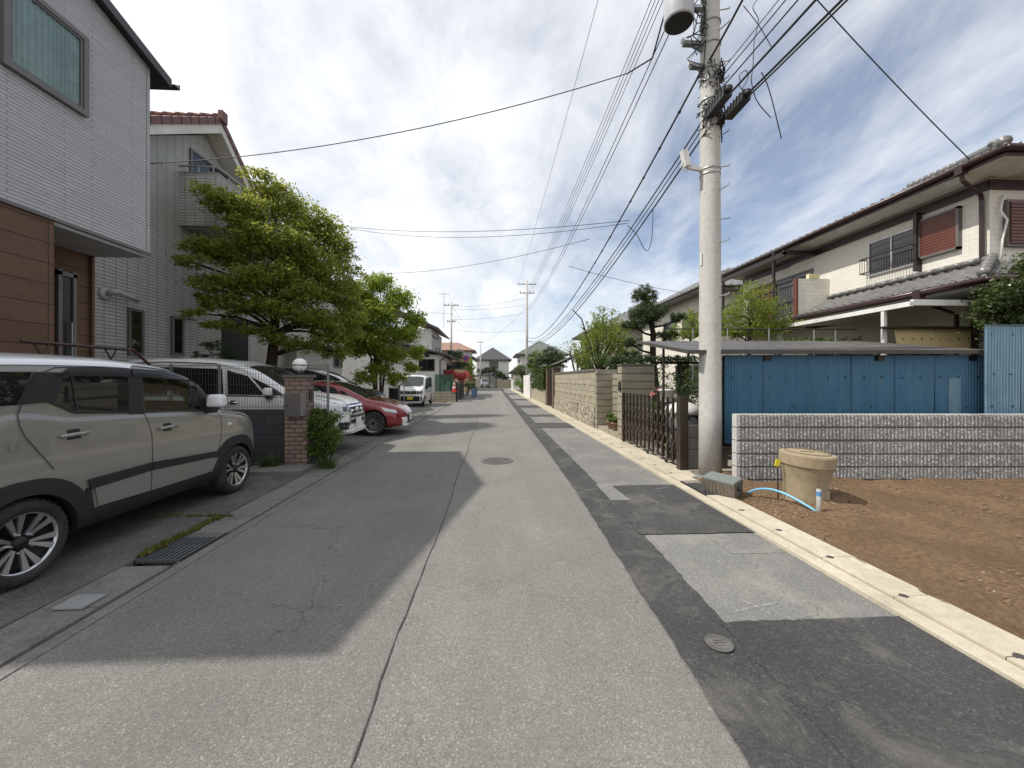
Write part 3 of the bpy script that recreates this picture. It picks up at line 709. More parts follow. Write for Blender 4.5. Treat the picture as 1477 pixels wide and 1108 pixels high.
# ================================================================== vehicles
def pch(tab, x):
    """smooth monotone curve through a table"""
    if x <= tab[0][0]: return tab[0][1]
    if x >= tab[-1][0]: return tab[-1][1]
    i = 0
    while x > tab[i+1][0]: i += 1
    d = [(tab[j+1][1]-tab[j][1])/(tab[j+1][0]-tab[j][0]) for j in range(len(tab)-1)]
    def sl(j):
        if j == 0: return d[0]
        if j == len(tab)-1: return d[-1]
        return 0 if d[j-1]*d[j] <= 0 else 2*d[j-1]*d[j]/(d[j-1]+d[j])
    h = tab[i+1][0]-tab[i][0]; t = (x-tab[i][0])/h; m0, m1 = sl(i)*h, sl(i+1)*h
    return (2*t**3-3*t*t+1)*tab[i][1]+(t**3-2*t*t+t)*m0+(-2*t**3+3*t*t)*tab[i+1][1]+(t**3-t*t)*m1
class Body:
    def __init__(s, L, top, belt, hw, zb, wt=.86, tumble=.04, crown=.03, sill=.05):
        s.L, s.top, s.belt, s.hw, s.zb, s.wt, s.tm, s.cr, s.sill = L, top, belt, hw, zb, wt, tumble, crown, sill; s.cache = {}
    def sec(s, x):
        k = round(x, 4)
        if k in s.cache: return s.cache[k]
        w = pch(s.hw, x); zt = pch(s.top, x); zs = min(pch(s.belt, x), zt-.05); zb = pch(s.zb, x); hgt = zt-zs
        f = min(1, hgt/.45); rr = min(.10, hgt*.55); wtop = w*(s.wt*f + .93*(1-f))
        P = [(0,zb),(w-.12,zb),(w-s.sill,zb+.03),(w-.012,zb+.12),(w,zb+(zs-zb)*.55),(w-.008,zs-.13),(w-s.tm*.6,zs-.02),(w-s.tm,zs+.01),
             (wtop+.035*f,zt-rr),(wtop-.05,zt-.035*f-.012),(wtop*.55,zt-.006),(0,zt)]
        if hgt < .2: P[8] = (w-s.tm-.02, zs+hgt*.35); P[9] = (wtop-.06, zt-.02)
        for it in range(2):
            Q = [P[0]]
            for a, b in zip(P[:-1], P[1:]): Q += [(a[0]*.78+b[0]*.22, a[1]*.78+b[1]*.22), (a[0]*.22+b[0]*.78, a[1]*.22+b[1]*.78)]
            P = Q + [P[-1]]
        s.cache[k] = P; return P
    def sy(s, x, z):
        P = s.sec(x)
        for a, b in zip(P[4:-1], P[5:]):
            if a[1] <= z <= b[1] and b[1] > a[1]: return a[0]+(b[0]-a[0])*(z-a[1])/(b[1]-a[1])
        return P[-1][0] if z > P[-1][1] else max(p[0] for p in P)
    def tz(s, x, y):
        P = s.sec(x)[::-1]; y = abs(y)
        for a, b in zip(P[:-1], P[1:]):
            if a[0] <= y <= b[0] and b[0] > a[0]: return a[1]+(b[1]-a[1])*(y-a[0])/(b[0]-a[0])
        return P[0][1]
    def fx(s, y, z, front=True):
        n = 160; xs = [s.L - i*.008 for i in range(n)] if front else [i*.008 for i in range(n)]
        for x in xs:
            P = s.sec(x)
            if z <= s.tz(x, y) and z >= P[0][1]-.02 and s.sy(x, z) >= abs(y): return x
        return xs[-1]
    def loft(s, n=76):
        xs = sorted(set([0,.012,.04,.09,s.L-.09,s.L-.04,s.L-.012,s.L] + [s.L*i/n for i in range(n+1)]))
        b = MB().smooth(); K = len(s.sec(0)); vs = []
        for x in xs:
            P = s.sec(x); ring = [(x, -y, z) for y, z in P] + [(x, y, z) for y, z in P[-2:0:-1]]; vs += ring
        M = 2*K-2; fs = []
        for i in range(len(xs)-1):
            for k in range(M): fs.append((i*M+k, (i+1)*M+k, (i+1)*M+(k+1)%M, i*M+(k+1)%M))
        fs.append(tuple(range(M))); fs.append(tuple((len(xs)-1)*M+k for k in range(M-1,-1,-1)))
        b.add(vs, fs); return b
    # patches that follow the skin
    def side(s, b, c4, off=.004, nx=8, nz=5, sides=(-1,1), skirt=.012):
        (ax,az),(bx,bz),(cx,cz),(dx,dz) = c4       # bottom rear, bottom front, top front, top rear
        for sd_ in sides:
            def fn(u, v, o=off):
                x = (ax*(1-u)+bx*u)*(1-v)+(dx*(1-u)+cx*u)*v; z = (az*(1-u)+bz*u)*(1-v)+(dz*(1-u)+cz*u)*v
                return (x, sd_*(s.sy(x, z)+o), z)
            s._sheet(b, fn, nx, nz, off, skirt)
    def _sheet(s, b, fn, nx, nz, off, skirt):
        b.grid(fn, nx, nz)
        if skirt:
            ed = [(i/nx,0) for i in range(nx+1)]+[(1,j/nz) for j in range(1,nz+1)]+[(1-i/nx,1) for i in range(1,nx+1)]+[(0,1-j/nz) for j in range(1,nz+1)]
            for p, q in zip(ed[:-1], ed[1:]): b.add([fn(*p), fn(*q), fn(*q, off-skirt), fn(*p, off-skirt)], [(0,1,2,3)])
    def roof(s, b, x0, x1, y0a, y0b, off=.004, nx=14, ny=10, skirt=.01):
        """x0 with half width y0a, to x1 with half width y0b"""
        def fn(u, v, o=off):
            x = x0+(x1-x0)*u; y = (y0a+(y0b-y0a)*u)*(2*v-1)
            e = .01; n = Vector((-(s.tz(x+e,y)-s.tz(x-e,y))/(2*e), 0, 1)).normalized()
            return Vector((x, y, s.tz(x, y))) + n*o
        s._sheet(b, fn, nx, ny, off, skirt)
    def face(s, b, y0, y1, z0, z1, off=.005, ny=10, nz=4, front=True, dy0=0, dy1=0, skirt=.02):
        sg = 1 if front else -1
        def fn(u, v, o=off):
            z = z0+(z1-z0)*v; y = y0+(y1-y0)*u + (dy0*(1-u)+dy1*u)*v
            return (s.fx(y, z, front)+sg*o, y, z)
        s._sheet(b, fn, ny, nz, off, skirt)
    def line(s, b, pts, w=.008, off=.0025, sides=(-1,1)):
        P = []
        for p, q in zip(pts[:-1], pts[1:]):
            n = max(1, int(math.hypot(q[0]-p[0], q[1]-p[1])/.04))
            P += [(p[0]+(q[0]-p[0])*i/n, p[1]+(q[1]-p[1])*i/n) for i in range(n)]
        P.append(pts[-1])
        for sd_ in sides:
            for i in range(len(P)-1):
                a, c = P[i], P[i+1]; d = math.hypot(c[0]-a[0], c[1]-a[1]) or 1; nx_, nz_ = -(c[1]-a[1])/d*w/2, (c[0]-a[0])/d*w/2
                q = [(a[0]+nx_,a[1]+nz_),(a[0]-nx_,a[1]-nz_),(c[0]-nx_,c[1]-nz_),(c[0]+nx_,c[1]+nz_)]
                b.add([(x, sd_*(s.sy(x,z)+off), z) for x, z in q], [(0,1,2,3)])
def carve(obj, cutters):
    """cut wheel wells and openings out of the body shell"""
    for c in cutters:
        md = obj.modifiers.new('cut', 'BOOLEAN'); md.operation = 'DIFFERENCE'; md.object = c; md.solver = 'EXACT'
    bpy.context.view_layer.update()
    dg = bpy.context.evaluated_depsgraph_get()
    me = bpy.data.meshes.new_from_object(obj.evaluated_get(dg)); obj.modifiers.clear()
    old = obj.data; obj.data = me; bpy.data.meshes.remove(old)
    for c in cutters:
        m_ = c.data; bpy.data.objects.remove(c); bpy.data.meshes.remove(m_)
    me.polygons.foreach_set('use_smooth', [True]*len(me.polygons)); me.set_sharp_from_angle(angle=R(38)); me.update()
def spokes(b, r, w, kind):
    y = w/2
    def bar(a0, r0, a1, r1, w0, w1, y0, y1):
        p0, p1 = Vector((math.cos(a0)*r0,0,math.sin(a0)*r0)), Vector((math.cos(a1)*r1,0,math.sin(a1)*r1)); d = (p1-p0).normalized(); nn = Vector((-d.z,0,d.x))
        t = .018
        v = [p0-nn*w0, p0+nn*w0, p1+nn*w1, p1-nn*w1]; ys_ = [y0,y0,y1,y1]
        vs = [(q.x, yy, q.z) for q, yy in zip(v, ys_)] + [(q.x, yy-t, q.z) for q, yy in zip(v, ys_)]
        b.add(vs, [(0,1,2,3),(7,6,5,4),(0,4,5,1),(1,5,6,2),(2,6,7,3),(3,7,4,0)])
    if kind == 'pair':
        for k in range(6):
            a = k*math.pi/3+.26
            for d in (-1,1): bar(a+d*.13, r*.26, a+d*.20, r*.95, .009, .022, y-.035, y-.004)
    elif kind == 'fine':
        for k in range(10):
            a = k*math.pi/5
            for d in (-1,1): bar(a, r*.2, a+d*.16, r*.95, .008, .010, y-.03, y-.006)
    else:
        for k in range(7): bar(k*2*math.pi/7, r*.2, k*2*math.pi/7, r*.95, .03, .04, y-.03, y-.006)
def wheel(parent, x, y, r, kind, rim_m, back_m, w=.19, rimf=.70):
    sg = 1 if y > 0 else -1
    b = MB().smooth(); rr = r*rimf
    b.lathe([(rr,-w/2),(r*.9,-w/2-.004),(r*.975,-w/2+.02),(r,-w/2+.045),(r,w/2-.045),(r*.975,w/2-.02),(r*.9,w/2+.004),(rr,w/2),(rr*.97,w/2-.03)], (0,0,0), 40, 'y', cap=False)
    b.smooth(False)
    for k in range(40):
        a = k*math.pi/20
        for o_ in (-.05,0,.05): b.obox((math.cos(a)*(r-.001),o_,math.sin(a)*(r-.001)), .012,.038,.012, ry=-a)
    t = b.bs('wheel', m_rubber, parent, True); t.location = (x, y, r)
    if sg < 0: t.rotation_euler = (0,0,math.pi)
    b = MB().smooth(); b.lathe([(.001,.0),(rr*.9,.0),(rr*.985,w/2-.035)], (0,0,0), 32, 'y', cap=False); b.lathe([(.001,w/2-.012),(r*.11,w/2-.014),(r*.16,w/2-.04),(r*.17,.0)], (0,0,0), 20, 'y', cap=False)
    dk = b.bs('wheel_dish', back_m, t, True)
    b = MB(); b.smooth(); b.lathe([(rr*.945,w/2-.018),(rr*.96,w/2-.004),(rr*1.0,w/2+.0)], (0,0,0), 40, 'y', cap=False); b.smooth(False); spokes(b, rr, w, kind)
    for k in range(5):
        a = k*1.2566; b.lathe([(.009,w/2-.03),(.009,w/2-.012)], (math.cos(a)*r*.22,0,math.sin(a)*r*.22), 6, 'y')
    b.bs('rim', rim_m, t, True); return t
def plate(parent, x, z, m, front=True, w=.33, h=.165, y=0.0):
    b = MB(); b.box(x, x+.012, y-w/2, y+w/2, z-h/2, z+h/2); o = b.bs('number_plate', m, parent, True)
    b = MB(); X_ = x+.0135
    for i, c in enumerate((.40,.62)): pass
    def seg(y0,y1,z0,z1): b.box(X_-.001, X_+.0008, y+y0*w, y+y1*w, z+z0*h, z+z1*h)
    for y0 in (-.28,-.10,.10,.28):           # four blurred figures under a short place line
        seg(y0-.05,y0+.05,.06,.12); seg(y0-.05,y0-.025,-.34,.12); seg(y0+.025,y0+.05,-.34,.12); seg(y0-.05,y0+.05,-.34,-.28)
    seg(-.2,.2,.26,.38)
    b.bs('figures', mat('plate_ink', (.03,.06,.04), .6), o)
    return o
def handles(body, parent, spots, m, side=-1):
    for x, z in spots:
        b = MB().smooth(); y0 = body.sy(x, z)
        P = [(x-.115, side*(y0+.004), z-.004),(x-.10, side*(y0+.028), z),(x, side*(y0+.034), z+.004),(x+.09, side*(y0+.028), z+.002),(x+.105, side*(y0+.004), z)]
        b.tube(P, [.012,.016,.017,.016,.012], 8); o = b.bs('door_handle', m, parent, True)
        b = MB(); b.smooth(); q = MB
        body.side(b, ((x-.055,z-.04),(x+.055,z-.04),(x+.05,z+.045),(x-.05,z+.045)), .0015, 6, 4, (side,), 0); b.bs('handle_recess', m_black, o, True)
def mirror(body, parent, x, z, m, s=1.0):
    for sd_ in (-1, 1):
        y0 = body.sy(x-.06, z-.06); b = MB().smooth(); b.obox((x-.02, sd_*(y0+.12*s), z+.03), .15*s, .20*s, .16*s, rz=sd_*-.15, top=.86)
        o = b.bs('mirror', m, parent, True)
        md = o.modifiers.new('bv', 'BEVEL'); md.width = .035*s; md.segments = 3
        b = MB(); b.obox((x-.03, sd_*(y0+.05), z-.075), .09, .12, .09); b.bs('mirror_foot', m_black, o, True)
m_lens = glass('headlamp_lens', (.62,.64,.66), .05)
m_lensd = glass('smoked_lens', (.10,.10,.105), .05)
m_amber = mat('amber_lens', (.55,.20,.03), .2)
m_silver = mat('machined_alloy', (.55,.55,.56), .3, .85, .06)
m_dalloy = mat('dark_alloy', (.012,.012,.013), .45, .2)
m_plw = mat('white_number_plate', (.70,.71,.68), .45)
m_ply = mat('yellow_number_plate', (.72,.56,.05), .45)
m_pwhite = paint('pearl_white_paint', (.74,.74,.73), 0, .25)
m_pblack = paint('black_paint', (.012,.012,.014), 0, .2)
m_pred = paint('deep_red_paint', (.21,.009,.018), .25, .25)
def shell(body, parent, m, wheels, r, extra=()):
    o = body.loft().bs('body', [m, m_black], parent, True)
    cuts = []
    for wx in wheels:
        for sd_ in (-1, 1):
            b = MB().mat(1); b.lathe([(r, -.16),(r, .25)], (wx, sd_*(pch(body.hw, wx)-.05), r*.92), 40, 'y')
            cuts.append(b.bs('cutter', [m, m_black], None)); 
            cuts[-1].matrix_world = Matrix()
    for e in extra: cuts.append(e.bs('cutter', [m, m_black], None))
    pl, pr = parent.location.copy(), parent.rotation_euler.copy()
    parent.location = (0,0,0); parent.rotation_euler = (0,0,0)
    carve(o, cuts); parent.location, parent.rotation_euler = pl, pr
    return o
# ------------------------------------------------------------------ beige crossover, nearest, nose pointing up the road
def crossover():
    t = empty('parked_car', (-4.375, 2.485, .03), 'beige boxy crossover with white roof and black wheel arch cladding, parked nearest the camera', 'car', rz=R(90))
    pb = paint('warm_grey_beige_paint', (.265,.253,.228), .3, .26)
    B = Body(3.76, [(0,1.15),(.04,1.55),(.13,1.71),(.40,1.775),(1.2,1.795),(1.8,1.765),(2.2,1.685),(2.44,1.57),(2.72,1.27),(2.84,1.19),(3.15,1.15),(3.5,1.08),(3.64,1.02),(3.72,.93),(3.76,.80)],
             [(0,1.05),(.6,1.30),(1.0,1.235),(1.5,1.215),(2.75,1.13),(3.2,1.06),(3.6,.92),(3.76,.66)],
             [(0,.72),(.08,.775),(.3,.815),(.8,.835),(3.0,.835),(3.3,.815),(3.52,.765),(3.68,.69),(3.76,.60)], [(0,.34),(.3,.27),(.9,.24),(2.7,.24),(3.4,.27),(3.76,.36)], .915, .04)
    r = .325; wx = (.625, 3.06)
    def pr(pts, y=2.0): b = MB().mat(1); b.prism(pts, 'y', -y, y); return b
    wins = [[(.84,1.40),(1.02,1.295),(1.5,1.26),(1.5,1.595),(.90,1.605)], [(1.68,1.25),(2.44,1.205),(2.33,1.555),(1.64,1.59)]]
    cav = MB().mat(1); cav.prism([(.3,.55),(2.55,.55),(2.60,1.16),(2.35,1.5),(2.2,1.60),(1.3,1.66),(.45,1.64),(.3,1.5)], 'y', -.68, .68)
    ws = MB().mat(1); ws.prism([(2.40,-.55),(2.69,-.60),(2.69,.60),(2.40,.55)], 'z', 1.22, 2.2)
    bd = shell(B, t, pb, wx, .385, [pr(w_) for w_ in wins] + [cav, ws])
    # white roof
    b = MB().smooth()
    for sd_ in (-1, 1):
        pass
    def rfn(u, v):
        x = .03+2.40*u; P = B.sec(x); a = (v*2-1); lo = pch([(0,1.625),(.70,1.63),(.95,1.672),(1.8,1.668),(2.2,1.625),(2.43,1.55)], x)
        pts_ = [p for p in P if p[1] >= min(lo, P[-1][1]-.02)]
        k = (1-abs(a))*(len(pts_)-1); i = min(int(k), len(pts_)-2); f = k-i
        y = pts_[i][0]+(pts_[i+1][0]-pts_[i][0])*f; z = pts_[i][1]+(pts_[i+1][1]-pts_[i][1])*f
        return (x, math.copysign(y+.006*min(1,y*8), a) if y > 1e-4 else 0, z+.006)
    b.grid(rfn, 60, 36); b.bs('roof_skin', paint('white_roof_paint', (.74,.77,.80), 0, .28), t, True)
    b = MB().smooth(); b.ball((.36,0,1.79), .07, .035, .06, 12, 8); b.bs('antenna_fin', m_black, t, True)
    # glass
    gp_ = glass('privacy_glass', (.010,.011,.013), .02); gc = glass('clear_car_glass', tint=(.62,.70,.66))
    b = MB(); B.side(b, ((.06,1.36),(.60,1.375),(.70,1.625),(.12,1.62)), .004, 12, 8); b.bs('rear_quarter_window', gp_, t, True)
    b = MB().smooth(); B.side(b, ((1.0,1.285),(1.53,1.245),(1.53,1.605),(.88,1.615)), .003, 12, 8); B.side(b, ((.80,1.395),(1.005,1.285),(.96,1.615),(.88,1.61)), .0045, 8, 8)
    b.bs('rear_door_window', gp_, t, True)
    b = MB().smooth(); B.side(b, ((1.65,1.235),(2.47,1.19),(2.345,1.575),(1.61,1.61)), .003, 14, 8, skirt=0); b.bs('front_door_window', gc, t, True)
    b = MB().smooth(); B.roof(b, 2.71, 2.38, .62, .57, .004, 14, 10, 0); b.bs('windscreen', gc, t, True)
    # black pillars, window visors, belt mouldings
    b = MB().smooth(); q = ((.60,1.375),(.86,1.385),(.92,1.625),(.71,1.625)); B.side(b, q, .0065, 6, 6)
    B.side(b, ((1.49,1.225),(1.66,1.215),(1.625,1.66),(1.485,1.66)), .0065, 6, 8)
    B.side(b, ((2.47,1.17),(2.66,1.16),(2.44,1.585),(2.34,1.565)), .0065, 5, 8); b.bs('window_pillar', m_black, t, True)
    b = MB().smooth(); B.line(b, [(.80,1.395),(1.0,1.285),(1.5,1.243),(2.0,1.222),(2.62,1.17)], .022, .008); B.line(b, [(1.02,1.29),(.975,1.60)], .016, .008); B.line(b, [(2.30,1.20),(2.24,1.58)], .014, .006); b.bs('belt_moulding', m_black, t, True)
    b = MB().smooth(); B.side(b, ((.86,1.60),(1.50,1.595),(1.50,1.675),(.98,1.675)), .018, 10, 4); B.side(b, ((1.52,1.595),(2.36,1.555),(2.30,1.650),(1.53,1.675)), .018, 12, 4); b.bs('window_visor', mat('smoked_visor', (.022,.022,.024), .2), t, True)
    # cladding: arches, sills, door mouldings
    b = MB().smooth()
    for x0 in wx:
        for sd_ in (-1, 1):
            def fn(u, v):
                a = R(-14)+(math.pi+R(28))*u; rad = .378+.115*v*(1+.16*abs(math.sin(2*a)))
                x = x0+math.cos(a)*rad; z = max(.27, .30+math.sin(a)*rad); x = max(.02, min(3.74, x))
                return (x, sd_*(B.sy(x, min(z, 1.0))+.020-.010*v), z)
            b.grid(fn, 36, 5)
            def fn2(u, v):
                p = fn(u, 0); return (p[0], p[1]-sd_*.07*v, p[2])
            b.grid(fn2, 36, 2)
    b.bs('wheel_arch_cladding', mat('matt_black_cladding', (.016,.016,.017), .62, bump=.2, bs=500), t, True)
    b = MB().smooth(); B.side(b, ((1.04,.26),(2.66,.26),(2.60,.42),(1.10,.42)), .008, 24, 3)
    B.side(b, ((1.09,.60),(1.70,.625),(1.70,.705),(1.07,.69)), .020, 14, 4); B.side(b, ((1.712,.625),(2.68,.575),(2.69,.640),(1.712,.705)), .020, 18, 4)
    B.side(b, ((1.05,.42),(1.13,.42),(1.10,.61),(1.06,.62)), .012, 3, 4)
    b.bs('sill_cladding', mat('matt_black_cladding', (.016,.016,.017), .62), t, True)
    b = MB().smooth(); B.side(b, ((1.17,.43),(1.69,.415),(1.69,.62),(1.13,.60)), .014, 12, 5); B.side(b, ((1.705,.415),(2.57,.405),(2.67,.565),(1.705,.62)), .014, 16, 5); b.bs('lower_door_panel', pb, t, True)
    b = MB(); B.line(b, [(1.705,.42),(1.72,.75),(1.715,1.0),(1.66,1.22),(1.60,1.25),(1.545,1.65)], .007); B.line(b, [(.81,.84),(.76,.92),(.70,1.01),(.63,1.12),(.595,1.22),(.60,1.30),(.635,1.40),(.72,1.60),(.86,1.665),(1.5,1.695)], .007, .0085)
    B.line(b, [(2.66,.58),(2.735,.8),(2.76,1.06),(2.70,1.16)], .007); B.line(b, [(2.78,1.135),(3.2,1.06),(3.55,.96)], .010); b.bs('door_seam', m_black, t, True)
    handles(B, t, [(.97,1.10),(1.91,1.045)], pb)
    mirror(B, t, 2.56, 1.27, paint('white_mirror_paint', (.68,.69,.70), 0, .25))
    b = MB(); B.side(b, ((2.86,.955),(2.94,.955),(2.94,.99),(2.86,.985)), .010, 3, 2, (-1,1)); b.bs('side_lamp', m_lens, t, True)
    b = MB(); B.side(b, ((2.84,1.015),(2.93,1.01),(2.93,1.03),(2.84,1.035)), .006, 3, 2); b.bs('fender_badge', m_silver, t, True)
    b = MB(); 
    for i in range(4): B.side(b, ((.42+.055*i,1.035),(.455+.055*i,1.035),(.455+.055*i,1.10),(.42+.055*i,1.10)), .003, 2, 2, (-1,1), 0)
    b.bs('embossed_letters', pb, t, True)
    for x0 in wx:
        for y0 in (-.735, .735): wheel(t, x0, y0, r, 'pair', m_silver, m_dalloy, .19, .69)
    # front end
    b = MB(); B.face(b, -.5, .5, .70, .86, .012, 14, 4); b.bs('grille', m_black, t, True)
    for sd_ in (-1, 1):
        b = MB().smooth(); X_ = B.fx(sd_*.52, .86); m_ = Matrix.Rotation(R(90), 3, 'Y'); b.lathe([(.001,.045),(.07,.04),(.10,.015),(.105,-.03)], (X_-.01, sd_*.50, .86), 20, 'x', cap=False); b.bs('headlight', m_lens, t, True)
    b = MB(); B.face(b, -.6, .6, .40, .58, .02, 14, 4); b.bs('bumper', m_black, t, True)
    plate(t, B.fx(0,.62)+.02, .62, m_plw)
    # cabin
    ms = mat('dark_seat_cloth', (.03,.03,.032), .9)
    for x0, y0 in ((1.55,-.36),(1.55,.36)):
        b = MB().smooth(); b.obox((x0-.05,y0,1.0), .16,.46,.72, ry=-.2, top=.85); b.obox((x0-.15,y0,1.45), .1,.26,.20, ry=-.15, top=.85); o = b.bs('seat', ms, t, True)
        md = o.modifiers.new('bv','BEVEL'); md.width = .04; md.segments = 3
    b = MB(); b.smooth(); b.obox((2.42,0,1.02), .36,1.3,.22, top=.9); b.bs('dashboard', m_black, t, True)
    b = MB().smooth(); 
    ring = [Vector((2.16,-.36,1.08)) + Vector((.06*math.sin(a)*-1, .18*math.cos(a), .17*math.sin(a))) for a in np.linspace(0, 2*math.pi, 21)]
    b.tube(ring, .014, 6); b.bs('steering_wheel', m_black, t, True)
    return t
crossover()
# ------------------------------------------------------------------ people carriers parked nose-out on the driveway
def minivan(loc, rz, label, pm, rimk, plm, white=True):
    t = empty('parked_van', loc, label, 'van', rz=rz)
    B = Body(4.70, [(0,1.2),(.05,1.55),(.18,1.75),(.6,1.845),(1.6,1.86),(2.3,1.80),(2.9,1.62),(3.45,1.28),(3.66,1.115),(4.1,1.05),(4.45,.97),(4.6,.90),(4.66,.80),(4.70,.66)],
             [(0,1.0),(.6,1.06),(2.5,1.04),(3.5,1.0),(4.2,.92),(4.7,.55)], [(0,.74),(.1,.80),(.4,.845),(1,.85),(3.9,.85),(4.25,.82),(4.5,.74),(4.62,.66),(4.70,.56)], [(0,.3),(.5,.22),(1.2,.19),(3.5,.19),(4.2,.2),(4.7,.24)], .84, .04)
    wx = (.86, 3.71); r = .325
    shell(B, t, pm, wx, .375)
    g = glass('van_glass', (.010,.011,.012), .02)
    b = MB().smooth(); B.side(b, ((.10,1.10),(1.28,1.10),(1.28,1.64),(.22,1.62)), .003, 12, 6); b.bs('rear_side_window', g, t, True)
    b = MB().smooth(); B.side(b, ((1.34,1.10),(2.36,1.09),(2.30,1.60),(1.34,1.645)), .003, 12, 6); b.bs('sliding_door_window', g, t, True)
    b = MB().smooth(); B.side(b, ((2.44,1.09),(3.15,1.08),(2.80,1.46),(2.40,1.58)), .003, 12, 6); B.side(b, ((3.19,1.08),(3.55,1.06),(3.36,1.19),(2.86,1.45)), .003, 8, 6); b.bs('front_door_window', g, t, True)
    b = MB().smooth(); B.roof(b, 3.63, 2.72, .70, .60, .004, 18, 10); b.bs('windscreen', glass('van_windscreen', (.014,.016,.017), .015), t, True)
    b = MB().smooth(); B.line(b, [(.08,1.075),(1.3,1.075),(2.5,1.068),(3.6,1.035)], .026, .006); b.bs('chrome_strip', m_chrome if white else m_black, t, True)
    b = MB(); B.line(b, [(1.31,1.08),(1.31,.35)], .01); B.line(b, [(2.40,1.6),(2.42,.8),(2.36,.35)], .01); B.line(b, [(3.60,1.03),(3.52,.75),(3.35,.4)], .01); B.line(b, [(3.7,1.06),(4.2,.985),(4.5,.90)], .01); B.line(b, [(.3,1.66),(2.3,1.68),(2.8,1.54)], .008); b.bs('door_seam', m_black, t, True)
    handles(B, t, [(1.55,.93),(2.56,.93)], m_chrome if white else m_black)
    mirror(B, t, 3.30, 1.12, pm, 1.0)
    # grille, lamps, bumper
    b = MB(); B.face(b, -.44, .44, .44, .86, .006, 16, 6); b.bs('grille', m_black, t, True)
    b = MB().smooth()
    for z in (.53,.62,.71,.80): B.face(b, -.43, .43, z, z+.035, .024, 16, 1)
    b.bs('grille_bar', m_chrome if white else mat('grey_bar', (.12,.12,.12), .3, .6), t, True)
    b = MB().smooth(); b.lathe([(.001,.03),(.05,.028),(.055,0)], (B.fx(0,.73)+.02,0,.73), 16, 'x', cap=False); b.bs('emblem', m_chrome, t, True)
    for sd_ in (-1, 1):
        b = MB().smooth(); B.face(b, sd_*.46, sd_*.745, .66, .88, .008, 10, 5, True, 0, sd_*.03); h = b.bs('headlight', m_lens if white else m_lensd, t, True)
        b = MB().smooth(); B.face(b, sd_*.47, sd_*.60, .72, .82, .014, 6, 3); b.bs('lamp_unit', m_lensd, h, True)
        b = MB().smooth(); B.face(b, sd_*.50, sd_*.70, .34, .50, .010, 6, 4); b.bs('fog_lamp_surround', m_black, t, True)
    b = MB().smooth(); B.face(b, -.68, .68, .245, .30, .05, 20, 2, skirt=.07); b.bs('bumper_lip', pm, t, True)
    b = MB().smooth(); B.face(b, -.47, -.44, .42, .88, .02, 2, 6); B.face(b, .44, .47, .42, .88, .02, 2, 6); B.face(b, -.46,.46,.865,.90,.02,14,1); b.bs('grille_frame', m_chrome if white else m_black, t, True)
    plate(t, B.fx(0,.46)+.035, .47, plm)
    for x0 in wx:
        for y0 in (-.755,.755): wheel(t, x0, y0, r, rimk, m_silver, m_dalloy)
    b = MB().smooth(); B.line(b, [(.2,1.70),(1.2,1.745),(2.2,1.71)], .02, .012); b.bs('roof_rail', m_chrome if white else m_black, t, True)
    b = MB().smooth(); B.side(b, ((.02,.85),(.10,.85),(.10,1.35),(.04,1.4)), .006, 3, 8); b.bs('tail_light', mat('red_lens', (.30,.012,.015), .15), t, True)
    return t
minivan((xY(516, 8.85)-4.70, 8.80, .20), 0, 'white minivan with chrome barred grille parked behind the wire mesh fence', m_pwhite, 'seven', m_plw)
minivan((xY(551, 14.6)-4.70, 14.6, .2), 0, 'black minivan parked beyond the red hatchback under the trees', m_pblack, 'fine', m_plw, False)
